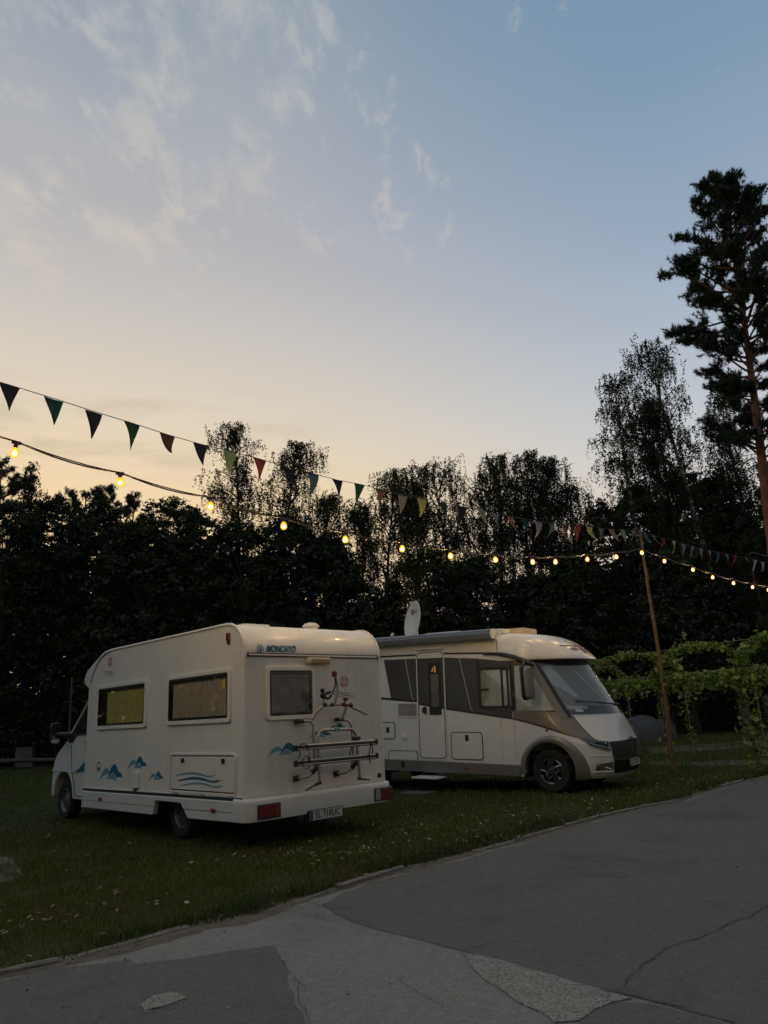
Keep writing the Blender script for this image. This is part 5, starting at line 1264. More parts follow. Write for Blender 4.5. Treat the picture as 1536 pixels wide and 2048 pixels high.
# hood details, headlamps, grille, bumper, plate
for sg in (-1, 1):
    hlm = MB(); patch(hlm, lambda t: sg * (0.71 + 0.06 * t), sg * 0.415, lambda s: 0.84 - 0.13 * s ** 0.8, lambda s: 0.935 - 0.065 * s, 0.012, 12, 6)
    hlm = hlm.build('headlight', M_hlglass, vanB, 60)
    MB().tube([surf(sg * (0.70 - 0.27 * s), 0.86 - 0.10 * s ** 0.8, 0.018) for s in np.linspace(0, 1, 12)], 0.013, 6).build('light_strip', M_hlchrome, hlm, 60)
    MB().tube([surf(sg * (0.70 - 0.27 * s), 0.825 - 0.10 * s ** 0.8, 0.016) for s in np.linspace(0, 1, 12)], 0.007, 6).build('light_strip', M_hlchrome, hlm, 60)
    MB().tube([surf(sg * 0.435, z, 0.018) for z in np.linspace(0.745, 0.86, 5)], 0.009, 6).build('light_strip', M_hlchrome, hlm, 60)
    p = Vector(surf(sg * 0.56, 0.885, 0.01))
    MB().ball(p, (0.03, 0.05, 0.026)).build('lamp_lens', M_clearlens, hlm, 60)
    p = Vector(surf(sg * 0.47, 0.85, 0.012))
    MB().ball(p, (0.02, 0.03, 0.024)).build('lamp_lens', M_clearlens, hlm, 60)
    # crease and fog-lamp scoop
    MB().tube([surf(sg * u, 0.645 - 0.01 * (0.75 - u), 0.0015) for u in np.linspace(0.70, 0.40, 10)], 0.009, 5).build('bumper_crease', M_white, vanB, 60)
    fg = MB(); patch(fg, sg * 0.62, lambda t: sg * (0.36 + 0.02 * t), lambda s: 0.40 + 0.01 * s, lambda s: 0.505 + 0.035 * s, 0.006, 8, 4); fg = fg.build('fog_lamp_scoop', M_greyskirt, vanB, 60)
    MB().ball(surf(sg * 0.585, 0.455, 0.004), (0.03, 0.035, 0.05)).build('fog_lamp', M_hlglass, fg, 60)
    MB().tube([surf(sg * u, 0.47 - 0.012 * k, 0.010) for k, u in enumerate(np.linspace(0.53, 0.40, 5))], 0.009, 5).build('scoop_blade', M_chrome, fg, 60)
    MB().tube([surf(sg * u, 0.375, 0.008) for u in np.linspace(0.64, 0.36, 9)], 0.010, 5).build('bumper_lip', M_white, vanB, 60)
gul = lambda z: float(np.interp(z, [0.33, 0.56, 0.86], [0.335, 0.365, 0.405]))
gt = lambda s: 0.868 + 0.012 * (1 - (2 * s - 1) ** 2); gb = lambda s: 0.335 + 0.012 * (2 * s - 1) ** 2
g = MB(); patch(g, lambda t: -gul(0.335 + 0.53 * t), lambda t: gul(0.335 + 0.53 * t), gb, gt, 0.006, 24, 8); g = g.build('grille', M_black, vanB, 60)
yh = [at for at in np.linspace(-0.82, 0.82, 30)]
for k in range(24):
    s = (k + 0.5) / 24
    def q(z): return surf((2 * s - 1) * gul(z) * 0.985, z, 0.016)
    MB().tube([q(0.575), q(0.72), q(0.858)], 0.0115, 5).build('grille_bar', M_grille, g, 60)
mb = MB()
for k in range(26):
    s = (k + 0.5) / 26
    mb.tube([surf((2 * s - 1) * gul(z) * 0.97, z, 0.010) for z in (0.35, 0.45, 0.55)], 0.006, 4)
mb.build('lower_bars', M_black, g, 60)
MB().tube([surf(u, 0.565, 0.012) for u in np.linspace(-0.36, 0.36, 15)], 0.010, 5).build('grille_crossbar', M_black, g, 60)
MB().tube([surf(u, 0.60, 0.016) for u in np.linspace(0.22, 0.375, 5)], 0.008, 5).build('grille_strip', M_chrome, g, 60)
em = MB().ball(surf(0.0, 0.885, 0.018), (0.02, 0.035, 0.035)); em.add([surf(0.0, 0.93, 0.02), surf(-0.035, 0.87, 0.03), surf(0.035, 0.87, 0.03), surf(0.0, 0.84, 0.03)], [(0, 1, 3, 2)]).tube([surf(-0.05, 0.868, 0.02), surf(0.05, 0.868, 0.02)], 0.018, 6); em.build('emblem', M_black, vanB, 60)
pfn = lambda u, v, o: (1.148 + o, u, v)
pl = MB().slab(rr(-0.26, 0.26, 0.435, 0.55, 0.01, 2), pfn, 0.0, 0.012).build('number_plate', M_plate, vanB, 30)
MB().slab([(-0.257, 0.438), (-0.222, 0.438), (-0.222, 0.547), (-0.257, 0.547)], pfn, 0.012, 0.0135).build('eu_band', M_eu, pl, 0)
text_part('EL 7CK17', 'plate_text', M_plateblk, pl, 0.115, frame_mat(pfn(0.015, 0.4925, 0.0135), (0, 1, 0), (0, 0, 1)), bold=0.002, xs=0.80)
# maker lettering on the forehead: dark letters, a deep-red diamond figure between
cfn = lambda y, z, o: surf(u_of_y(y, z, CAP), z, o, CAP)
for body_, y in (('ca', -0.32), ('ago', 0.34)):
    p = cfn(y, 2.53, 0.004); q2 = cfn(y + 0.05, 2.53, 0.004); q3 = cfn(y, 2.56, 0.004)
    text_part(body_, 'maker_lettering', M_logo_dark, vanB, 0.17, frame_mat(p, Vector(q2) - Vector(p), Vector(q3) - Vector(p)), bold=0.008, xs=1.45, extrude=0.003)
MB().tube([cfn(y, 2.582, 0.004) for y in np.linspace(-0.60, -0.08, 6)], 0.009, 5).tube([cfn(y, 2.582, 0.004) for y in np.linspace(0.12, 0.60, 6)], 0.009, 5).build('maker_bar', M_logo_dark, vanB, 60)
MB().slab([(-0.02, 2.445), (0.05, 2.46), (0.07, 2.52), (0.02, 2.56), (0.10, 2.60), (0.12, 2.64), (0.0, 2.625), (-0.06, 2.65), (-0.05, 2.57), (-0.09, 2.52), (-0.06, 2.46)], cfn, 0.001, 0.007).build('maker_emblem', M_logo_red, vanB, 0)
# awning case along the roof edge
aw = [(-0.135, 2.745), (-0.165, 2.79), (-0.165, 2.86), (-0.14, 2.915), (-0.09, 2.94), (0.02, 2.945), (0.05, 2.90), (0.05, 2.815), (0.0, 2.81), (0.0, 2.75)]
def awfn(a, b, o): return (-0.965 - o, -HB + a, b)
awp = MB().slab(aw, awfn, 0.0, 4.4).build('awning', M_awning, vanB, 30)
MB().slab(aw, awfn, -0.035, 0.0).build('end_cap', M_trimwhite, awp, 30, bevel=0.012)
mb = MB(); mb.slab([(-0.168, 2.835), (-0.168, 2.845), (-0.16, 2.845), (-0.16, 2.835)], awfn, 0.0, 4.4); mb.build('case_seam', M_seal, awp, 0)
MB().slab([(-0.172, 2.75), (-0.155, 2.742), (-0.155, 2.82), (-0.172, 2.82)], awfn, 0.004, 4.4).build('front_rail', pm('awning_rail', (0.12, 0.12, 0.118), 0.4, metal=0.4, var=0.05), awp, 0)
# roof fittings
roof = lambda u, v, o: (-u, v, 2.855 + o)
MB().slab(rr(2.05, 3.0, -0.5, 0.35, 0.12), roof, 0, 0.17).build('roof_hatch', M_trimwhite, vanB, 30, bevel=0.07, segs=4)
sk_ = MB().slab(rr(0.85, 1.45, -0.95, -0.2, 0.1), roof, 0.0, 0.10).build('skylight', M_trimwhite, vanB, 30, bevel=0.03, segs=3)
MB().slab(rr(0.92, 1.38, -0.88, -0.27, 0.08), roof, 0.1005, 0.105).build('skylight_pane', M_black, sk_, 30)
MB().slab(rr(0.55, 0.95, -0.62, -0.02, 0.03), roof, -0.02, 0.115).build('roof_box', pm('warmlit_roof_box', (0.60, 0.47, 0.30), 0.5, var=0.08), vanB, 30, bevel=0.015)  # warm light falling on the box is painted into its tan colour
# satellite dish
dish = empty('satellite_dish', (-3.16, -0.62, 3.30), parent=vanB)
nv_ = Vector((-0.57, -0.82, 0.14)).normalized()
# normal given in local axes: toward the rear-near side of the vehicle
ex = Vector((0, 0, 1)).cross(nv_).normalized(); ey = nv_.cross(ex).normalized()
def dfn_(a, b, h): return tuple(ex * a + ey * b + nv_ * h)
prof_d = [(0.001, -0.05)] + [(r_, -0.05 + 0.05 * (r_ / 0.44) ** 2) for r_ in np.linspace(0.06, 0.44, 9)] + [(0.452, 0.004), (0.455, -0.006), (0.445, -0.012), (0.30, -0.045), (0.001, -0.07)]
pan = MB().lathe(prof_d, lambda a, b, h: dfn_(a * 0.98, b * 0.96, h), 40).build('reflector', M_dishwhite, dish, 40)
MB().tube([dfn_(0.44 * 0.98 * math.cos(a), 0.44 * 0.96 * math.sin(a), 0.002) for a in np.linspace(0, 2 * PI, 48, endpoint=False)], 0.010, 6, closed=True).build('reflector_rim', M_dishwhite, pan, 60)
MB().tube([dfn_(-0.10 + 0.055 * math.cos(a), 0.21 + 0.058 * math.sin(a), -0.024) for a in np.linspace(0, 2 * PI, 20, endpoint=False)], 0.012, 6, closed=True, flat=0.3).build('dish_emblem', M_logo_red, pan, 60)
MB().slab([(0.02, 0.175), (0.09, 0.175), (0.09, 0.195), (0.02, 0.195)], dfn_, -0.022, -0.016).slab([(0.11, 0.175), (0.135, 0.175), (0.135, 0.235), (0.11, 0.235)], dfn_, -0.022, -0.012).build('dish_lettering', M_greyprint, pan, 0)
MB().ball(dfn_(0.02, -0.35, -0.02), (0.02, 0.02, 0.025)).build('dish_bolt', M_black, pan, 60)
MB().tube([dfn_(0, -0.40, -0.02), dfn_(0.0, -0.43, 0.2), dfn_(0.0, -0.40, 0.42)], 0.014, 6).ball(dfn_(0, -0.38, 0.43), 0.03).tube([dfn_(0, -0.39, 0.43), dfn_(0.0, -0.33, 0.40)], 0.028, 8).build('receiver_arm', M_trimwhite, dish, 60)
MB().tube([(0.04, 0.04, -0.02), (0.05, 0.05, -0.36), (0.05, 0.05, -0.44)], [0.05, 0.06, 0.09], 10).build('dish_mast', M_trimwhite, dish, 60)
# fold-out step
stp = MB().slab(rr(2.16, 2.74, -HB - 0.36, -HB + 0.02, 0.02, 2), lambda u, v, o: (-u, v, 0.175 + o), 0.0, 0.03).build('entry_step', M_trimwhite, vanB, 30, bevel=0.006)
for u in (2.22, 2.68):
    MB().tube([(-u, -HB + 0.05, 0.33), (-u, -HB - 0.02, 0.19)], 0.014, 6).build('step_arm', M_black, stp, 60)

# ------------------------------------------------------------------ pole, bunting and festoon lights
M_pole = pm('weathered_pole', (0.165, 0.095, 0.045), 0.8, var=0.35, scale=7, bump=0.5, bscale=40)
M_cord = pm('cord', (0.05, 0.045, 0.04), 0.8, var=0.1)
M_cable = pm('rubber_cable', (0.035, 0.028, 0.02), 0.6, var=0.1)
M_socket = pm('bulb_socket', (0.05, 0.03, 0.012), 0.5, var=0.1)
PB = np.array([6.1843, 17.5788, 0.0])
AZ = 0.72
PD = np.array([math.cos(AZ), math.sin(AZ), 0.0]); PN = np.array([-PD[1], PD[0], 0.0])
pole = empty('wooden_pole', PB, label='tall thin wooden pole that carries the bunting and the light string', cat='pole')
rp = random.Random(3)
pp = []
for k in range(23):
    t = k / 22
    q = hit(1346 - 63 * t + 3.0 * math.sin(t * 5), 1537 - 477 * t, PB, (0, 1, 0)) - PB
    pp.append((q[0] + rp.uniform(-0.008, 0.008), rp.uniform(-0.01, 0.01), q[2] if k else -0.05))
MB().tube(pp, [0.050 - 0.020 * k / 22 + (0.006 if k % 4 == 2 else 0) + rp.uniform(-0.002, 0.002) for k in range(23)], 9).build('shaft', M_pole, pole, 60)
mb = MB()
for k in (3, 6, 10, 14, 17):
    a = rp.uniform(0, 6)
    q = Vector(pp[k]); mb.tube([q, q + Vector((0.07 * math.cos(a), 0.07 * math.sin(a), 0.03))], [0.018, 0.011], 6)
mb.build('knot', M_pole, pole, 60)
MB().tube([(pp[20][0] + 0.042 * math.cos(a), pp[20][1] + 0.042 * math.sin(a), pp[20][2] + 0.012 * a / 2) for a in np.linspace(0, 14, 40)], 0.006, 4).build('lashing', M_cable, pole, 60)
def vec(az): return np.array([math.cos(az), math.sin(az), 0.0])
DL, DF = vec(0.83), vec(0.75)                       # the light string and the bunting run to the left a little apart
NL, NF = np.array([-DL[1], DL[0], 0.0]), np.array([-DF[1], DF[0], 0.0])
def onplane(x, y): return hit(x, y, PB, PN)
def onflag(x, y): return hit(x, y, PB, NF if x < 1282 else PN)
def onlight(x, y): return hit(x, y, PB, NL if x < 1282 else PN)
def catenary(P, per=5, sag=0.0):
    out = []
    for i in range(len(P) - 1):
        for j in range(per):
            t = j / per; q = P[i] * (1 - t) + P[i + 1] * t
            q = q + np.array([0, 0, -sag * 4 * t * (1 - t)]); out.append(q)
    out.append(P[-1]); return out
# bunting: every pennant named by its middle on the cord, its height and its colour
FL = [(19, 770, 'n'), (108, 797, 't'), (188, 823, 'n'), (264, 846, 'g'), (334, 869, 'br'), (400, 888, 'n'), (460, 902, 'lg'), (520, 918, 'r'), (576, 935, 'n'), (626, 947, 'b'), (674, 960, 'n'), (718, 968, 'g'),
      (762, 979, 'rb'), (806, 990, 'gy'), (845, 996, 'y'), (885, 1005, 'dg'), (924, 1013, 'n'), (963, 1020, 'lg'), (991, 1027, 'gy'), (1021, 1033, 'o'), (1050, 1038, 't'), (1077, 1043, 'l'), (1103, 1046, 'b'), (1130, 1049, 'br'), (1155, 1051, 'R'), (1178, 1053, 'y'),
      (1203, 1056, 'gy'), (1223, 1058, 's'), (1245, 1059, 'lg'), (1266, 1061, 'l')]
FR = [(1290, 1066, 'b'), (1307, 1070, 'gy'), (1327, 1076, 'r'), (1347, 1082, 'w'), (1366, 1088, 'l'), (1384, 1093, 's'), (1403, 1097, 'gy'), (1420, 1101, 'l'), (1436, 1104, 'b'), (1453, 1108, 'gy'), (1469, 1111, 'r'), (1492, 1116, 'lg'), (1510, 1120, 'w'), (1526, 1124, 'w')]
FC = {'n': ((0.035, 0.042, 0.065), 'navy pennant'), 't': ((0.030, 0.085, 0.100), 'teal pennant'), 'g': ((0.030, 0.100, 0.065), 'green pennant'), 'br': ((0.130, 0.075, 0.060), 'brown pennant'), 'lg': ((0.250, 0.353, 0.221), 'pale green pennant'),
      'r': ((0.304, 0.079, 0.097), 'crimson pennant'), 'R': ((0.412, 0.089, 0.083), 'red pennant'), 'b': ((0.079, 0.153, 0.240), 'blue pennant'), 'rb': ((0.244, 0.146, 0.123), 'rust pennant'), 'gy': ((0.244, 0.255, 0.261), 'grey pennant'), 'y': ((0.447, 0.436, 0.205), 'yellow pennant'),
      'dg': ((0.040, 0.090, 0.060), 'dark green pennant'), 'o': ((0.388, 0.227, 0.152), 'orange pennant'), 'l': ((0.267, 0.273, 0.348), 'lavender pennant'), 's': ((0.447, 0.286, 0.234), 'salmon pennant'), 'w': ((0.495, 0.506, 0.471), 'white pennant')}
def fabric(name, c):
    m = bpy.data.materials.new(name); m.use_nodes = True; t = m.node_tree; t.nodes.clear()
    tcn = N(t, 'ShaderNodeTexCoord')
    nz = noise(t, tcn.outputs['Object'], 40, 4)
    cc = ramp(t, nz, [(0.3, tuple(v * 0.85 for v in c) + (1,)), (0.7, tuple(v * 1.15 for v in c) + (1,))])
    d = N(t, 'ShaderNodeBsdfDiffuse'); tl = N(t, 'ShaderNodeBsdfTranslucent')
    t.links.new(cc, d.inputs[0]); t.links.new(cc, tl.inputs[0])
    mx = N(t, 'ShaderNodeMixShader'); mx.inputs[0].default_value = 0.28
    t.links.new(d.outputs[0], mx.inputs[1]); t.links.new(tl.outputs[0], mx.inputs[2])
    o = N(t, 'ShaderNodeOutputMaterial'); t.links.new(mx.outputs[0], o.inputs[0]); return m
FM = {k: fabric('pennant_' + v[1].split()[0] + ('_pale' if k == 'lg' else ''), v[0]) for k, v in FC.items()}
btop = onflag(1282, 1064)
lead = onflag(-20, 757)
extL = [lead - DF * 0.55 * k + np.array([0, 0, 0.03 * k]) for k in (5, 3, 1)]
cordpts = extL + [onflag(x, y) for x, y, c in FL] + [btop]
bunting = empty('bunting', btop, label='string of small coloured triangular pennants above the light string', cat='bunting')
bo = Vector(btop)
allp = cordpts + [onflag(x, y) for x, y, c in FR] + [onflag(1545, 1128)] + [onflag(1545, 1128) + PD * 0.5 * k for k in (1, 2, 3)]
MB().tube([Vector(p) - bo for p in allp], 0.0055, 5).build('cord', M_cord, bunting, 60)
rf = random.Random(11)
for side, LST in (('l', FL), ('r', FR)):
    for i, (x, y, c) in enumerate(LST):
        p = onflag(x, y)
        w = 0.112 * rf.uniform(0.93, 1.06); h = 0.33 * rf.uniform(0.92, 1.05)
        if side == 'r': h *= 0.92; w *= 0.85
        if x in (1492,): h *= 0.5
        nb = onflag(LST[min(i + 1, len(LST) - 1)][0], LST[min(i + 1, len(LST) - 1)][1]) - onflag(LST[max(i - 1, 0)][0], LST[max(i - 1, 0)][1])
        d = Vector(nb).normalized(); pn = Vector(PN)
        tw = rf.uniform(-0.9, 0.9); bl = rf.uniform(-0.09, 0.09)
        vs = []; R = 6
        tipx = rf.uniform(-0.02, 0.05)
        for k in range(R + 1):
            t = k / R; hw = w * (1 - t) + 0.004
            if c == 'br' and i < 6: hw = w * (1 - 0.85 * t) + 0.004
            cx = Vector(p) - bo + Vector((0, 0, -h * t - 0.004)) + d * tipx * t + pn * (bl * t * t * 2 + 0.012 * math.sin(t * 5 + i))
            dd = (d * math.cos(tw * t) + pn * math.sin(tw * t))
            for s in (-1, 0, 1):
                vs.append(cx + dd * hw * s + pn * (0.010 * (1 - abs(s)) * math.sin(i * 1.7)) )
        mb = MB(); mb.add(vs, [(a * 3 + b, a * 3 + b + 1, a * 3 + b + 4, a * 3 + b + 3) for a in range(R) for b in range(2)])
        o = mb.build('pennant', FM[c], bunting, 180)
        sf = o.modifiers.new('cloth', 'SOLIDIFY'); sf.thickness = 0.002
        o['label'] = FC[c][1]
# festoon: twin cable, sockets and lit bulbs
BL = [(33, 883), (240, 945), (420, 994), (567, 1035), (690, 1063), (805, 1083), (900, 1098), (988, 1107), (1063, 1112), (1110, 1112), (1174, 1108), (1230, 1104), (1281, 1096)]
BR = [(1327, 1113), (1383, 1131), (1424, 1146), (1466, 1158), (1505, 1166), (1535, 1172)]
M_bulb = bpy.data.materials.new('lit_bulb_glass'); M_bulb.use_nodes = True
t = M_bulb.node_tree; t.nodes.clear()
lw = N(t, 'ShaderNodeLayerWeight'); lw.inputs[0].default_value = 0.45
ec = ramp(t, lw.outputs['Facing'], [(0.0, (1.0, 0.70, 0.16, 1)), (0.12, (1.0, 0.52, 0.035, 1)), (1.0, (1.0, 0.34, 0.006, 1))])
es_ = math_node(t, 'MULTIPLY_ADD', math_node(t, 'POWER', math_node(t, 'SUBTRACT', 1.0, lw.outputs['Facing']), 42.0), 900.0, 1.5)
em_ = N(t, 'ShaderNodeEmission'); t.links.new(ec, em_.inputs[0]); t.links.new(es_, em_.inputs[1])
o_ = N(t, 'ShaderNodeOutputMaterial'); t.links.new(em_.outputs[0], o_.inputs[0])
ftop = onlight(1283, 1093)
fest = empty('festoon_lights', ftop, label='string of lit yellow bulbs on a black cable tied to the pole', cat='string lights')
fo = Vector(ftop)
P0 = onlight(-60, 852)
ext = [P0 - DL * 1.15 * k + np.array([0, 0, 0.20 * k]) for k in (4, 3, 2, 1)]
L3 = [onlight(x, y) for x, y in BL]; R3 = [onlight(x, y) for x, y in BR]
tail = [R3[-1] + PD * 1.35 * k + np.array([0, 0, 0.05 * k]) for k in (1, 2, 3, 4)]
nodes = ext + L3 + R3 + tail
bulb_me = None
c1 = catenary(nodes, 6, 0.05)
MB().tube([Vector(p) - fo for p in c1], 0.009, 5).build('cable', M_cable, fest, 60)
c2 = []
for i, p in enumerate(c1):
    tt = (i % 6) / 6
    c2.append(Vector(p) - fo + Vector(PN) * 0.02 * math.sin(tt * PI) + Vector((0, 0, 0.028 * math.sin(tt * PI))))
MB().tube(c2, 0.007, 5).build('cable', M_cable, fest, 60)
sock = MB().tube([(0, 0, 0.012), (0, 0, -0.055)], 0.022, 8).box((0, 0, 0.0), (0.085, 0.03, 0.03), rz=AZ).build('socket', M_socket, None, 60)
blb = MB().lathe([(0.018, -0.05), (0.026, -0.060), (0.037, -0.080), (0.044, -0.106), (0.042, -0.130), (0.028, -0.150), (0.001, -0.158)], lambda a, b, h: (a, b, h), 14).build('bulb', M_bulb, None, 60)
first = True
lampd = bpy.data.lights.new('bulb_light', 'POINT'); lampd.energy = 11.0; lampd.color = (1.0, 0.64, 0.28); lampd.shadow_soft_size = 0.0
for p in nodes:
    b = blb if first else blb.copy(); s_ = sock if first else sock.copy()
    if not first: COL.objects.link(b); COL.objects.link(s_)
    b.parent = fest; b.location = Vector(p) - fo + Vector((0, 0, -0.012))
    b.rotation_euler = (rf.uniform(-0.15, 0.15), rf.uniform(-0.15, 0.15), 0)
    s_.parent = b; first = False
    lo = bpy.data.objects.new('bulb_light', lampd); COL.objects.link(lo); lo.parent = b; lo.location = (0, 0, -0.20)

# the second run of the light string, over the road: its bulbs are mirrored in the windscreen
f2 = empty('festoon_lights', (0.0, 0.3, 4.9), label='second string of lit bulbs over the road, mirrored in the white motorhome', cat='string lights')
n2 = [np.array([0.0, 0.3, 4.9]) + PD * 1.2 * k + np.array([0, 0, 0.012 * ((k + 0.5) % 12 - 6) ** 2 - 0.2]) for k in range(-7, 17)]
MB().tube([Vector(p) - f2.location for p in catenary(n2, 5, 0.05)], 0.009, 5).build('cable', M_cable, f2, 60)
lamp2 = lampd.copy(); lamp2.energy = 8.0; lamp2.color = (1.0, 0.72, 0.40)
for p in n2:
    b = blb.copy(); s_ = sock.copy(); COL.objects.link(b); COL.objects.link(s_)
    b.parent = f2; b.location = Vector(p) - f2.location + Vector((0, 0, -0.012)); s_.parent = b
    lo = bpy.data.objects.new('bulb_light', lamp2); COL.objects.link(lo); lo.parent = b; lo.location = (0, 0, -0.20)

# ------------------------------------------------------------------ vine pergola on the right
M_wire = pm('galvanised_wire', (0.30, 0.30, 0.28), 0.5, metal=0.5, var=0.1)
M_vine = leaf_mat('vine_leaf', (0.17, 0.26, 0.042), trans=0.4, isl=0.65, col2=(0.34, 0.44, 0.11), gloss=0.06)
M_stem = pm('vine_stem', (0.09, 0.065, 0.035), 0.9, var=0.3)
Fp = [np.array([5.35, 20.3, 0]), np.array([6.3, 18.0, 0]), np.array([7.22, 15.72, 0]), np.array([7.95, 13.9 + 0.6, 0]) + np.array([0.35, 0.6, 0])]
Fp = [np.array([4.40, 22.6, 0]), np.array([5.35, 20.3, 0]), np.array([6.30, 18.0, 0]), np.array([7.22, 15.72, 0])]
Wd = np.array([3.05, 1.7, 0])
perg = empty('vine_pergola', tuple((Fp[1] + Fp[2]) / 2 + Wd / 2), label='wire pergola tunnel overgrown with green vine beside the wooden pole', cat='pergola')
po = np.array(perg.location)
ZB = 2.02
def hoop(f, t, wob=0.0):
    """t 0..1: front post, arch, rear post"""
    if t < 0.28: return f + np.array([0, 0, ZB * t / 0.28])
    if t > 0.72: return f + Wd + np.array([0, 0, ZB * (1 - t) / 0.28])
    a = PI * (t - 0.28) / 0.44
    return f + Wd * (0.5 - 0.5 * math.cos(a)) + np.array([0, 0, ZB + 0.74 * math.sin(a)])
for f in Fp:
    MB().tube([Vector(hoop(f, k / 40) - po) for k in range(41)], 0.014, 6).build('hoop', M_wire, perg, 60)
wires = []
e0 = Fp[0] - (Fp[1] - Fp[0]) * 0.8; e1 = Fp[-1] + (Fp[-1] - Fp[-2]) * 0.35
for off, z in ((0, 2.04), (0, 1.80), (1, 2.04)):
    wires.append((e0 + Wd * off + np.array([0, 0, z]), e1 + Wd * off + np.array([0, 0, z])))
wires.append((e0 + Wd * 0.5 + np.array([0, 0, ZB + 0.745]), e1 + Wd * 0.5 + np.array([0, 0, ZB + 0.745])))
for a, b in wires:
    MB().tube([Vector(a - po), Vector(b - po)], 0.006, 5).build('wire', M_wire, perg, 60)
r = np.random.default_rng(17)
C_ = []
def fuzz(n, fn, sd, keep=None):
    k = 0
    while k < n:
        m = min(400, n - k)
        base = np.array([fn(x) for x in r.uniform(0, 1, m)])
        C_.append(base + r.normal(size=(m, 3)) * np.array(sd)); k += m
fuzz(3000, lambda x: e0 + (e1 - e0) * x + np.array([0, 0, 1.97 - 0.13 * vnoise(x * 30, 0.5, 1) + 0.02]), (0.085, 0.085, 0.075))
fuzz(1300, lambda x: e0 + (e1 - e0) * x + np.array([0, 0, 1.82 - 0.25 * float(vnoise(x * 22, 3.5, 1)) ** 2]), (0.10, 0.10, 0.08))
fuzz(800, lambda x: e0 + Wd + (e1 - e0) * x + np.array([0, 0, 1.97]), (0.12, 0.12, 0.10))
for i, f in enumerate(Fp):
    fuzz(520, lambda x, f=f: hoop(f, 0.28 + 0.20 * x ** 0.8), (0.07, 0.07, 0.06))
    fuzz(420, lambda x, f=f: hoop(f, 0.46 + 0.27 * x), (0.07, 0.07, 0.06))
    nl = (90, 110, 120, 330)[i]
    fuzz(nl, lambda x, f=f: hoop(f, 0.28 * x), (0.055 + (0.05 if i == 3 else 0), 0.07, 0.05))
    fuzz((60, 150, 130, 60)[i], lambda x, f=f: hoop(f, 1 - 0.28 * x) + np.array([0.06 * math.sin(9 * x), 0, 0]), (0.05, 0.05, 0.05))
fuzz(220, lambda x: e0 + Wd * 0.5 + (e1 - e0) * (0.05 + 0.85 * x) + np.array([0, 0, ZB + 0.70]), (0.12, 0.12, 0.05))
C_ = np.concatenate(C_)
keep = r.uniform(size=len(C_)) < np.clip(1.9 * (0.55 * vnoise(C_[:, 0] * 1 + C_[:, 1], C_[:, 2] + 40, 3.1, 51) + 0.45 * vnoise(C_[:, 0] - C_[:, 1] + 60, C_[:, 2] * 2 + 7, 6.5, 52)) - 0.16, 0.08, 1)
C_ = C_[keep]
for k in range(46):                                # stray shoots
    q = C_[r.integers(len(C_))]
    if q[2] < 1.6: continue
    n = int(r.integers(4, 9)); d = r.normal(0, 1, 3) * np.array([0.6, 0.6, 0.5]) + np.array([0, 0, 0.2 if r.uniform() < 0.5 else -0.6])
    C_ = np.concatenate([C_, q + d * np.linspace(0.1, 0.42, n)[:, None] + r.normal(0, 0.02, (n, 3))])
V, Q = leaf_quads(C_ - po, 0.050, r, flat=0.25, ratio=0.75, jitter=0.65)
o = np_mesh('vine_leaves', V, quads=Q, mat=M_vine, parent=perg); o['kind'] = 'stuff'
mb = MB()
for i, f in enumerate(Fp):
    for q, tmax in ((0.0, 0.5), (1.0, 0.5), (2.1, 0.4)):
        pts = []
        for k in range(16):
            t = tmax * k / 15
            h_ = hoop(f, t)
            pts.append(Vector(h_ - po) + Vector((0.04 * math.sin(k * 1.1 + q * 3), 0.04 * math.cos(k * 0.9 + q * 2), 0)))
        mb.tube(pts, [0.014 - 0.0006 * k for k in range(16)], 5)
mb.build('vine_stem', M_stem, perg, 60)

# ------------------------------------------------------------------ trees
M_birchbark = bpy.data.materials.new('birch_bark'); M_birchbark.use_nodes = True
t = M_birchbark.node_tree; b = t.nodes['Principled BSDF']; b.inputs['Roughness'].default_value = 0.8
g_ = N(t, 'ShaderNodeNewGeometry')
nb1 = noise(t, g_.outputs['Position'], 2.0, 5, 0.6, 0.4, stretch=(1, 1, 3.5))
t.links.new(ramp(t, nb1, [(0.44, (0.03, 0.028, 0.025, 1)), (0.54, (0.26, 0.25, 0.22, 1)), (0.8, (0.34, 0.33, 0.30, 1))]), b.inputs['Base Color'])
M_pinebark = pm('pine_bark', (0.15, 0.068, 0.038), 0.9, var=0.45, scale=5, bump=0.7, bscale=18)
M_bark = pm('dark_bark', (0.05, 0.04, 0.03), 0.95, var=0.35, scale=5, bump=0.6, bscale=18)
M_birchleaf = leaf_mat('birch_leaf', (0.036, 0.045, 0.016), trans=0.22, isl=0.5, gloss=0.03)
M_needle = leaf_mat('pine_needle', (0.030, 0.050, 0.028), trans=0.08, isl=0.5, gloss=0.04)
M_robin = leaf_mat('broad_leaf', (0.042, 0.062, 0.022), trans=0.15, isl=0.6, gloss=0.03)
M_robin2 = leaf_mat('olive_leaf', (0.052, 0.064, 0.018), trans=0.15, isl=0.6, gloss=0.03)
M_wood = leaf_mat('far_wood_leaf', (0.018, 0.026, 0.010), trans=0.05, isl=0.6, gloss=0.0)

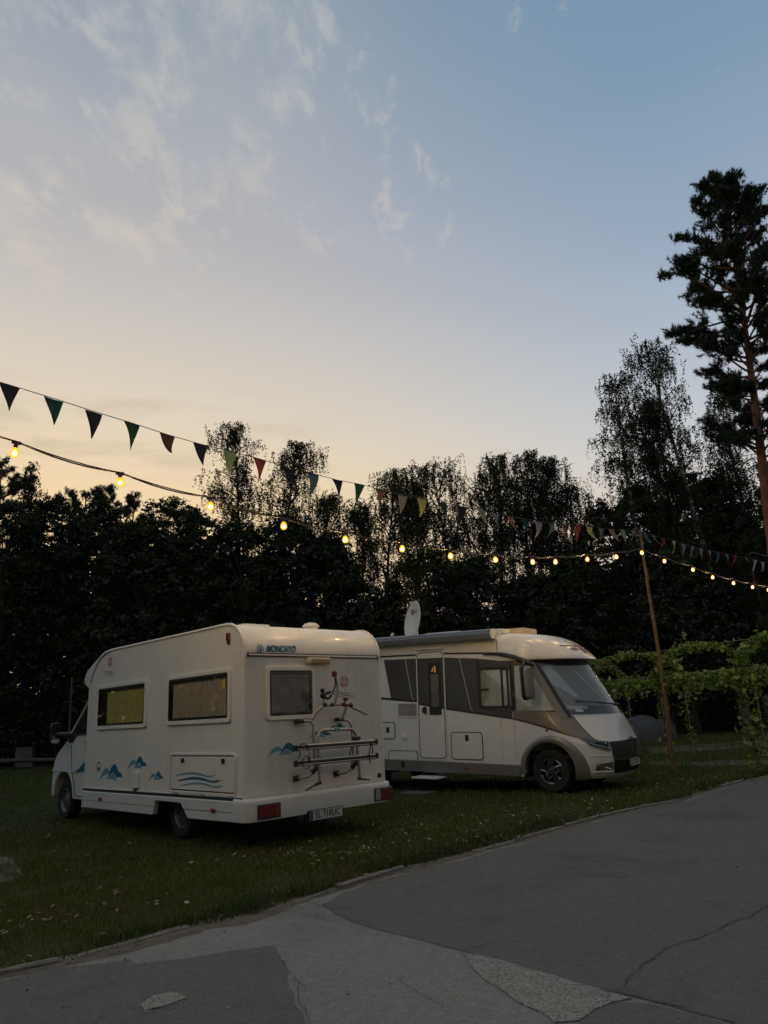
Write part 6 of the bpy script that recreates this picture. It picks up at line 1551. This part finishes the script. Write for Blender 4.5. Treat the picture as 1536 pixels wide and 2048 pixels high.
def add_tree(name, base, label, group, barkmat, leafmat, branches, V=None, Q=None, T=None, crown='crown', cat='tree'):
    root = empty(name, base, label=label, cat=cat, group=group)
    bo_ = Vector(base)
    mb = MB(); mb2 = MB()
    for i, (pts, rr_, n) in enumerate(branches):
        (mb if i == 0 else mb2).tube([Vector(p) - bo_ for p in pts], list(rr_), n, cap=True)
    mb.build('trunk', barkmat, root, 60)
    if mb2.v: mb2.build('branches', barkmat if barkmat is not M_birchbark else M_bark, root, 60)['kind'] = 'stuff'
    if V is not None:
        o = np_mesh(crown, np.asarray(V) - np.array(base, dtype=np.float32), quads=Q, tris=T, mat=leafmat, parent=root)
    return root
def bez(p0, d0, L, r, n=7, droop=0.0, wob=0.12, up=0.0):
    p = np.array(p0, float); d = np.array(d0, float); d /= np.linalg.norm(d); out = [p.copy()]
    for k in range(n):
        d = d + r.normal(0, wob, 3) + np.array([0, 0, up - droop * (k / n)])
        d /= np.linalg.norm(d); p = p + d * L / n; out.append(p.copy())
    return out
def lerp_path(P, t):
    f = t * (len(P) - 1); i = min(int(f), len(P) - 2); return P[i] * (1 - (f - i)) + P[i + 1] * (f - i)
def birch(base, H, R, seed, label, z0=0.3, leaf=0.052, dens=1.0, lean=(0, 0), group='birches behind the motorhomes', stems=1, hang=1.35):
    r = np.random.default_rng(seed)
    base = np.array(base, float); br = []; cent = []
    lobes = r.uniform(0, 2 * PI, 3)
    for si in range(stems):
        hh = (H - 0.35) * (1 if si == 0 else r.uniform(0.78, 0.95))
        ln = np.array([lean[0], lean[1], 1.0])
        if si: ln[:2] += np.array([(-1) ** si, r.uniform(-0.4, 0.4)]) * R / H * 0.75
        tr = bez(base, ln, hh, r, 12, wob=0.03)
        if not si: tr = [base + (p - base) * (hh / max(tr[-1][2], 0.1)) for p in tr]
        r0 = 0.011 * H + 0.02
        br.append((tr, np.linspace(r0, 0.012, len(tr)), 8))
        nl = int(50 * dens / stems ** 0.6) + 6
        for i in range(nl):
            t = z0 + (1.0 - z0) * ((i + r.uniform(0, 1)) / nl)
            t = min(t, 0.985)
            p = lerp_path(tr, t); a = i * 2.4 + r.uniform(-0.5, 0.5)
            q = (t - z0) / (1 - z0)
            env = float(np.interp(q, [0, 0.12, 0.35, 0.6, 0.85, 1.0], [0.55, 0.85, 1.0, 0.98, 0.80, 0.50]))
            env *= 0.85 + 0.3 * math.cos(a - lobes[0] + 4 * q) * math.cos(6 * q + lobes[1])
            el = rad(r.uniform(15, 44) + 30 * q)
            L = R * env * r.uniform(0.55, 1.1) / max(0.5, math.cos(el) + 0.15)
            L = min(L, max(0.25, (H - p[2]) / max(0.2, math.sin(el)) * 0.95)) if q > 0.6 else L
            lim = bez(p, (math.cos(a) * math.cos(el), math.sin(a) * math.cos(el), math.sin(el)), L, r, 7, droop=0.42, wob=0.10)
            br.append((lim, np.linspace(0.018 + 0.009 * L, 0.005, len(lim)), 5))
            for k in range(int(5 + 2.6 * L)):
                tt = r.uniform(0.22, 1.0); p2 = lerp_path(lim, tt); a2 = r.uniform(0, 2 * PI)
                sub = bez(p2, (math.cos(a2), math.sin(a2), r.uniform(-0.1, 0.9)), L * r.uniform(0.14, 0.34) + 0.18, r, 4, droop=0.5, wob=0.2)
                if r.uniform() < 0.45: br.append((sub, np.linspace(0.008, 0.004, len(sub)), 3))
                for w in range(int(r.integers(2, 5))):
                    p3 = lerp_path(sub, r.uniform(0.1, 1)); hl_ = hang * r.uniform(0.2, 1.0) ** 1.3 * (0.55 + 0.30 * R / 2)
                    n = int(hl_ / 0.05) + 3
                    s = np.linspace(0, 1, n)[:, None]
                    sway = r.normal(0, 0.13, 2)
                    line = p3 + np.concatenate([sway[0] * s ** 0.7, sway[1] * s ** 0.7, -hl_ * s + 0.12 * s * (1 - s)], 1)
                    cent.append(line + r.normal(0, 0.038, (n, 3)))
    Cn = np.concatenate(cent)
    V, Q = leaf_quads(Cn, leaf, r, flat=-0.3, ratio=0.55, jitter=0.4)
    return add_tree('birch_tree', tuple(base), label, group, M_birchbark, M_birchleaf, br, V, Q)
def broad(base, H, R, seed, label, zc=0.25, leaf=0.085, nclump=110, per=150, group='dense trees along the edge of the wood', mat=None, name='broadleaf_tree', flat=0.45, spiky=0.0):
    r = np.random.default_rng(seed)
    base = np.array(base, float); br = []
    tr = bez(base, (0, 0, 1), H * 0.8, r, 8, wob=0.05)
    br.append((tr, np.linspace(0.02 * H + 0.05, 0.03, len(tr)), 8))
    cl = []
    for i in range(nclump):
        q = r.uniform(0, 1) ** 0.75
        z = H * (zc + (1 - zc) * q)
        env = R * (max(0.02, 1 - (max(0.0, q - 0.30) / 0.70) ** 2.2)) ** 0.5 * (0.72 + 0.28 * min(1, q / 0.3))
        a = r.uniform(0, 2 * PI); rad_ = env * r.uniform(0.35, 1.0) ** 0.5 * r.uniform(0.86, 1.12)
        cl.append(base + np.array([math.cos(a) * rad_, math.sin(a) * rad_, z * r.uniform(0.97, 1.02)]))
    for i in range(0, nclump, 6):
        c = cl[i]; s = lerp_path(tr, min(0.95, max(0.15, (c[2] / H - 0.12))))
        m = (s + c) / 2 + np.array([0, 0, 0.12 * np.linalg.norm(c - s)])
        br.append(([s, m, c], [0.05, 0.03, 0.012], 5))
    pts = []
    for c in cl:
        sz = R * r.uniform(0.16, 0.40); ns = int(r.integers(7, 14)); m = max(5, int(per * r.uniform(0.6, 1.3) / ns))
        out = c - base - np.array([0, 0, H * 0.45]); out[2] *= 0.35; out /= np.linalg.norm(out) + 1e-6
        for k in range(ns):                       # drooping leaf sprays
            d = out * 0.55 + r.normal(0, 0.75, 3) * np.array([1, 1, 0.55]) + np.array([0, 0, 0.18]); d /= np.linalg.norm(d)
            s = np.linspace(0.05, 1, m)[:, None] * sz * r.uniform(0.5, 1.25)
            line = c + d * s; line[:, 2] -= (s[:, 0] ** 2) * r.uniform(0.15, 0.5)
            pts.append(line + r.normal(0, 0.075, (m, 3)) * np.array([1, 1, 0.6]))
    Cn = np.concatenate(pts)
    V, Q = leaf_quads(Cn, leaf, r, flat=0.35, ratio=0.5, jitter=0.5)
    return add_tree(name, tuple(base), label, group, M_bark, mat or M_robin, br, V, Q)
def needles(tips, dirs, r, per, L, w):
    """tufts: narrow triangles fanning out around each twig tip"""
    n = len(tips)
    P = np.repeat(np.asarray(tips), per, 0); D = np.repeat(np.asarray(dirs), per, 0)
    back = r.uniform(0, 1, (n * per, 1))
    P = P - D * back * L * 1.5
    d = D * 0.55 + r.normal(0, 0.55, (n * per, 3)) + np.array([0, 0, 0.12]); d /= np.linalg.norm(d, axis=1, keepdims=True)
    sd = np.cross(d, r.normal(size=(n * per, 3))); sd /= np.linalg.norm(sd, axis=1, keepdims=True) + 1e-9
    l = L * r.uniform(0.6, 1.15, (n * per, 1))
    V = np.stack([P - sd * w, P + sd * w, P + d * l], 1)
    return V.reshape(-1, 3), np.arange(n * per * 3).reshape(-1, 3)
def pine(base, top, seed, label, R, zlow, nl, group=None, r0=0.22, per=46, L=0.17, w=0.017, tops=1.0, dead=True, skew=None, profile=None, tuft=1.0):
    r = np.random.default_rng(seed)
    base = np.array(base, float); top = np.array(top, float); H = top[2]
    tr = [base + (top - base) * t + np.array([0.12 * math.sin(t * 4 + seed), 0.1 * math.cos(t * 3.1), 0]) * (t * (1 - t) * 2) for t in np.linspace(0, 1, 18)]
    br = [(tr, np.linspace(r0, 0.03, len(tr)) ** 1.0, 10)]
    tips = []; dirs = []
    for i in range(nl):
        q = (i + r.uniform(0, 1)) / nl; t = zlow + (0.985 - zlow) * q
        p = lerp_path(tr, t); a = r.uniform(0, 2 * PI)
        prof_ = profile(q) if profile else (1 - q) ** 0.55 * (0.55 + 0.45 * math.sin(q * 9 + seed))
        Lb = R * max(0.16, prof_) * r.uniform(0.7, 1.15)
        if skew is not None: Lb *= 1 + 0.15 * math.cos(a - skew)
        el = rad(r.uniform(-5, 25) + 40 * q ** 1.5)
        lim = bez(p, (math.cos(a) * math.cos(el), math.sin(a) * math.cos(el), math.sin(el)), Lb, r, 7, wob=0.13, up=0.03, droop=0.03)
        br.append((lim, np.linspace(0.02 + 0.014 * Lb, 0.008, len(lim)), 5))
        ns = int((3 + 4.6 * Lb) * tuft)
        for k in range(ns):
            tt = r.uniform(0.30, 1.0) ** 0.8; p2 = lerp_path(lim, tt)
            dl = lim[-1] - lim[0]; dl = dl / (np.linalg.norm(dl) + 1e-6)
            dv = dl * 0.5 + r.normal(0, 0.6, 3) * np.array([1, 1, 0.45]) + np.array([0, 0, 0.30]); dv /= np.linalg.norm(dv)
            sub = bez(p2, dv, (0.18 + 0.26 * Lb * (1.15 - tt)) * r.uniform(0.6, 1.3), r, 3, wob=0.2, up=0.10)
            if r.uniform() < 0.6: br.append((sub, [0.014, 0.011, 0.008, 0.005], 3))
            for m in range(int(r.integers(3, 6))):
                tq = r.uniform(0.35, 1.05); e = lerp_path(sub, min(tq, 0.999)) + r.normal(0, 0.07, 3) * np.array([1, 1, 0.6])
                dd = (sub[-1] - sub[0]); dd = dd / (np.linalg.norm(dd) + 1e-6) + r.normal(0, 0.45, 3) + np.array([0, 0, 0.25]); dd /= np.linalg.norm(dd)
                tips.append(e); dirs.append(dd)
    if dead:
        for k in range(7):
            t = r.uniform(max(0.2, zlow - 0.25), zlow + 0.05); a = r.uniform(0, 2 * PI)
            br.append((bez(lerp_path(tr, t), (math.cos(a), math.sin(a), 0.1), r.uniform(0.6, 1.6), r, 5, wob=0.25, droop=0.2), np.linspace(0.02, 0.004, 6), 4))
    V, T = needles(tips, dirs, r, per, L, w)
    return add_tree('pine_tree', tuple(base), label, group, M_pinebark, M_needle, br, V, None, T)
def px_tree(cx, top, Y):
    """base on the ground and height of a tree whose tip shows at pixel (cx, top) at distance Y"""
    p = at_depth(cx, top, Y); return (p[0], Y, 0.0), float(p[2])

# birches, left to right
for cx, top, Y, hw, seed, lab, kw in [
    (470, 848, 37.5, 50, 101, 'slender birch left of its twin, behind the cream motorhome', dict(z0=0.42)),
    (548, 866, 38.5, 58, 102, 'birch just right of the leftmost slender birch', dict(z0=0.40)),
    (655, 985, 38.0, 55, 103, 'low bushy birch between the twin birches and the round-topped birch', dict(z0=0.35)),
    (752, 928, 40.0, 56, 104, 'round-topped birch behind the satellite dish', dict(z0=0.30)),
    (880, 915, 39.0, 70, 105, 'broad birch with many upright stems behind the white motorhome', dict(z0=0.28, stems=3, dens=1.2)),
    (955, 912, 40.5, 50, 106, 'narrow birch close right of the broad many-stemmed birch', dict(z0=0.32)),
    (1020, 897, 40.0, 60, 107, 'tall weeping birch in the middle of the row', dict(z0=0.30)),
    (1085, 912, 41.0, 50, 108, 'thin birch right of the tall weeping birch', dict(z0=0.30)),
    (1146, 955, 40.0, 46, 109, 'small drooping birch left of the two tallest birches', dict(z0=0.32)),
    (1226, 752, 36.0, 44, 110, 'second tallest birch, left of the tallest one', dict(z0=0.34)),
    (1352, 664, 35.0, 62, 111, 'tallest birch, just left of the red-trunked pine', dict(z0=0.30, stems=2, dens=1.25)),
    (712, 1003, 39.5, 45, 113, 'low leafy birch just left of the round-topped birch', dict(z0=0.25)),
    (825, 962, 41.0, 42, 114, 'slim birch between the round-topped birch and the broad birch', dict(z0=0.25)),
    (1110, 1000, 38.5, 45, 115, 'low birch in front of the small drooping birch', dict(z0=0.2)),
    (1292, 800, 36.5, 46, 116, 'airy birch between the two tallest birches', dict(z0=0.3)),
    (1412, 770, 36.0, 40, 117, 'birch half hidden between the tallest birch and the red-trunked pine', dict(z0=0.3)),
    (1425, 930, 37.0, 60, 112, 'short birch under the branches of the red-trunked pine', dict(z0=0.30))]:
    base, H = px_tree(cx, top, Y)
    birch(base, H, hw * 1.75 * Y / F_PX, seed, lab, **kw)
# the big pine and its neighbours
pa = at_depth(1530, 975, 24.0); pb_ = at_depth(1462, 480, 24.0); tp = at_depth(1446, 362, 24.0)
dirp = (pb_ - pa) / (pb_[2] - pa[2]); base = pa - dirp * pa[2]
def pprof(q):
    return float(np.interp(q, [0, 0.10, 0.2, 0.32, 0.45, 0.6, 0.72, 0.85, 0.94, 1.0], [0.85, 0.62, 0.35, 0.85, 1.0, 1.0, 0.86, 0.66, 0.46, 0.2]))
pine(base, tp, 5, 'tall pine with a red-brown trunk rising above every other tree', 2.45, 0.45, 104, r0=0.24, per=44, profile=pprof, L=0.17, w=0.012, skew=PI, tuft=1.15)
b2, H2 = px_tree(1530, 930, 30.0)
pine(b2, (b2[0], b2[1], H2), 8, 'dark pine low behind the trunk of the tall red pine', 2.3, 0.25, 60, per=44, L=0.22, w=0.02)
b2, H2 = px_tree(1490, 1050, 33.0)
pine(b2, (b2[0], b2[1], H2), 9, 'small pine left of the dark pine behind the red trunk', 2.0, 0.15, 48, per=40, L=0.22, w=0.02)
for cx, top, Y, R, seed, lab in [(-8, 925, 40, 1.5, 31, 'pine cut by the left edge of the picture above the wood'), (160, 985, 42, 1.7, 32, 'flat-branched pine rising left of the pointed pine'), (210, 978, 43, 1.3, 34, 'pine with a windswept tip close to the pointed pine'), (257, 988, 42, 0.9, 33, 'small pointed pine on the skyline left of the birches')]:
    b2, H2 = px_tree(cx, top, Y)
    pine(b2, (b2[0] + 0.4, b2[1], H2), seed, lab, R * 1.5, 0.70, 24, group='pines on the skyline above the wood', r0=0.16, per=22, L=0.22, w=0.016, dead=False, tuft=0.8, profile=lambda q: float(np.interp(q, [0, 0.5, 0.8, 1.0], [1.0, 0.95, 0.6, 0.18])))
b2, H2 = px_tree(62, 928, 41)
birch(b2, H2, 0.85, 35, 'thin airy tree with a forked crown on the skyline at the far left', z0=0.62, dens=0.55, leaf=0.06, group=None)
# dense trees along the edge of the wood
DEN = [(20, 1010, 37, 80, 'dense tree at the far left end of the wood'), (110, 1005, 39, 85, 'dense tree below the flat-branched pine'), (205, 1022, 38, 80, 'dense tree below the small pointed pine'),
       (335, 1003, 39, 75, 'dome-topped tree with feathery leaves right of the pointed pine'), (398, 1035, 36, 60, 'feathery tree with gaps, left of the slender birches'), (285, 1060, 35, 85, 'olive-green tree in front of the dome-topped tree'),
       (480, 1050, 36, 80, 'dense tree under the slender birch pair'), (578, 1045, 36, 75, 'dense tree under the right birch of the pair'), (655, 1085, 35, 70, 'low dark tree right of the birch pair'),
       (850, 1118, 35, 85, 'rounded dark tree behind the satellite dish and awning'), (935, 1128, 35.5, 70, 'rounded dark tree behind the roof of the white motorhome'), (1060, 1165, 36, 65, 'low dark tree under the weeping birches'),
       (1195, 1020, 38, 65, 'mid-height tree left of the pole under the tall birches'), (1275, 985, 38.5, 75, 'dark tree behind the pole top'), (1375, 960, 39, 85, 'dark tree under the tallest birch'), (1455, 1000, 37, 80, 'dark tree left of the red pine trunk'), (1150, 1110, 36.5, 70, 'low tree right of the weeping birches'), (1340, 1110, 34.5, 85, 'low dark tree behind the pergola and pole'), (745, 1195, 34, 60, 'low shrubby tree between the two motorhomes')]
for i, (cx, top, Y, hw, lab) in enumerate(DEN):
    base, H = px_tree(cx, top, Y)
    broad(base, H, hw * Y / F_PX * 1.25, 200 + i, lab, zc=0.05, nclump=int(150 + H * 5), per=135, leaf=0.082 + 0.018 * (i % 3) if i not in (3, 4) else 0.085, mat=M_robin2 if i in (5, 9, 12) else M_robin)
# undergrowth before the trunks, then the mass of the wood behind them
r = np.random.default_rng(77)
def mass(name, n, xr, yr, ztop, size, mat, seed, zpow=0.8):
    r = np.random.default_rng(seed)
    X = r.uniform(*xr, n); Y = r.uniform(*yr, n); z = ztop(X, Y) * r.uniform(0, 1, n) ** zpow
    V, Q = leaf_quads(np.stack([X, Y, z], -1), size, r, flat=0.35, ratio=0.6, jitter=0.5)
    o = np_mesh(name, V, quads=Q, mat=mat); o['kind'] = 'stuff'; return o
def lumpy(h0, h1, s, sd): return lambda X, Y: h0 + (h1 - h0) * vnoise(X + 500, Y + 500, s, sd)
mass('undergrowth', 60000, (-34, 34), (36.5, 40), lumpy(1.6, 4.2, 0.33, 1), 0.11, M_robin, 78)
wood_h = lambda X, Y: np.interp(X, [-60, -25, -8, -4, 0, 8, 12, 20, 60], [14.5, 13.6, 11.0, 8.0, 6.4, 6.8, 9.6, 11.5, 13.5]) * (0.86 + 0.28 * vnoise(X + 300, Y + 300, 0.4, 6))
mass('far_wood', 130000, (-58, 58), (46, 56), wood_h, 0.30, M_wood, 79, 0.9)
# the wood goes on round the clearing: left of the lawn and behind the camera (it shows in the panes)
def ring_wood(name, n, a0, a1, r0, r1, ztop, size, seed):
    r = np.random.default_rng(seed)
    a = r.uniform(a0, a1, n); d = r.uniform(r0, r1, n)
    X = np.sin(a) * d; Y = np.cos(a) * d + 6
    z = ztop * (0.75 + 0.5 * vnoise(X + 900, Y + 900, 0.22, 3)) * r.uniform(0, 1, n) ** 0.85
    V, Q = leaf_quads(np.stack([X, Y, z], -1), size, r, flat=0.3, ratio=0.6, jitter=0.5)
    o = np_mesh(name, V, quads=Q, mat=M_wood); o['kind'] = 'stuff'; return o
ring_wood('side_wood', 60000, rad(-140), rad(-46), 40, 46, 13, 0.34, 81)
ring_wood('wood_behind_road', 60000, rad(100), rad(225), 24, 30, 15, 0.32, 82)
# ------------------------------------------------------------------ small things at the edge of the lawn
M_tent = pm('grey_tent_cloth', (0.065, 0.07, 0.068), 0.8, var=0.1, scale=4)
M_cab = pm('grey_cabinet_paint', (0.12, 0.12, 0.11), 0.6, var=0.15, scale=4)
M_log = pm('bare_log', (0.10, 0.085, 0.065), 0.9, var=0.3, scale=6)
def tent(loc, rz, s, label):
    t_ = empty('tent', loc, (0, 0, rz), label=label, cat='tent', group='tents under the trees')
    mb = MB()
    A = np.linspace(0, PI, 15); vs = []
    secs = [(0.0, 0.96), (0.4, 1.0), (1.1, 0.97), (1.8, 0.82), (2.4, 0.5), (2.7, 0.12)]
    for x, k in secs:
        for a in A: vs.append((x * s, 1.15 * k * s * math.copysign(abs(math.cos(a)) ** 0.8, math.cos(a)), 1.55 * k * s * math.sin(a) ** 0.75))
    mb.add(vs, [(i * 15 + j, i * 15 + j + 1, (i + 1) * 15 + j + 1, (i + 1) * 15 + j) for i in range(len(secs) - 1) for j in range(14)])
    mb.build('canopy', M_tent, t_, 50)
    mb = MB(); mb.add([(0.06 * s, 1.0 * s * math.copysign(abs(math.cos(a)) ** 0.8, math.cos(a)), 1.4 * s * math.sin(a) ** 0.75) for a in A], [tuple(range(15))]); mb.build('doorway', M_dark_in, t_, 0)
    for k in (0, 1, 3):
        x, kk = secs[k]
        MB().tube([(x * s, 1.165 * kk * s * math.copysign(abs(math.cos(a)) ** 0.8, math.cos(a)), 1.565 * kk * s * math.sin(a) ** 0.75) for a in A], 0.03 * s, 5).build('tent_pole', M_tent, t_, 60)
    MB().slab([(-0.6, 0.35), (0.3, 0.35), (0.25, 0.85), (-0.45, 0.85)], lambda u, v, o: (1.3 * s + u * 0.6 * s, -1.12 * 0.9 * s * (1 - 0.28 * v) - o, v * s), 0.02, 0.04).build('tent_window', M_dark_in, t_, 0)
p = ground(1292, 1447); k = 30.0 / p[1]
tent((p[0] * k, 30.0 * 1.0, 0), rad(215), 0.62, 'grey tunnel tent just behind the nose of the white motorhome')
tent((p[0] * k + 1.15, 31.5, 0), rad(235), 0.48, 'smaller grey tent right of the tunnel tent, seen past the pole')
bx = empty('utility_cabinet', (-22.0, 45.0, 0), label='pale grey utility cabinet at the foot of the dark wood', cat='cabinet')
q = at_depth(52, 1500, 36.0)
bx.location = (q[0], 36.0, 0)
MB().box((0, 0, 0.42), (0.80, 0.4, 0.78)).build('housing', M_cab, bx, 30, bevel=0.015)
MB().box((0, 0, 0.83), (0.86, 0.46, 0.05)).build('lid', M_cab, bx, 30, bevel=0.01)
MB().box((0, 0, 0.02), (0.84, 0.44, 0.08)).build('plinth', M_kerb, bx, 30)
MB().box((-0.2, -0.206, 0.45), (0.36, 0.012, 0.62)).build('door', M_cab, bx, 30)
MB().box((0.2, -0.206, 0.45), (0.36, 0.012, 0.62)).build('door', M_cab, bx, 30)
q0 = at_depth(-30, 1505, 35.0); q1 = at_depth(112, 1492, 33.5)
lg_ = MB().tube([Vector((q0[0], 35.0, 0.32)), Vector(((q0[0] + q1[0]) / 2, 34.3, 0.34)), Vector((q1[0], 33.5, 0.32))], [0.09, 0.10, 0.08], 8).build('rail_log', M_log, None, 60)
tag(lg_, 'low log rail lying along the foot of the wood', 'log')
q = at_depth(139, 1440, 33.0); zt = at_depth(141, 1358, 33.0)[2]
pst = empty('post', (q[0], 33.0, 0), label='thin grey post standing behind the mirror of the cream motorhome', cat='post')
MB().tube([(0, 0, -0.05), (0.02, 0, zt * 0.5), (0, 0, zt)], [0.055, 0.05, 0.045], 8).build('shaft', M_log, pst, 60)
MB().tube([(0, 0, zt), (0, 0, zt + 0.05)], [0.05, 0.03], 8).build('post_cap', M_log, pst, 60)
p = ground(835, 1588)
M_slab = pm('paving_slab', (0.10, 0.095, 0.085), 0.9, var=0.2, scale=9, bump=0.3)
sl = MB().box((0, 0, 0.012), (0.62, 0.42, 0.05)).build('paving_slab', M_slab, None, 30, bevel=0.008)
sl.location = (p[0], p[1], 0); sl.rotation_euler = (0, 0, YB); tag(sl, 'grey paving slab in the grass below the entry step', 'slab')
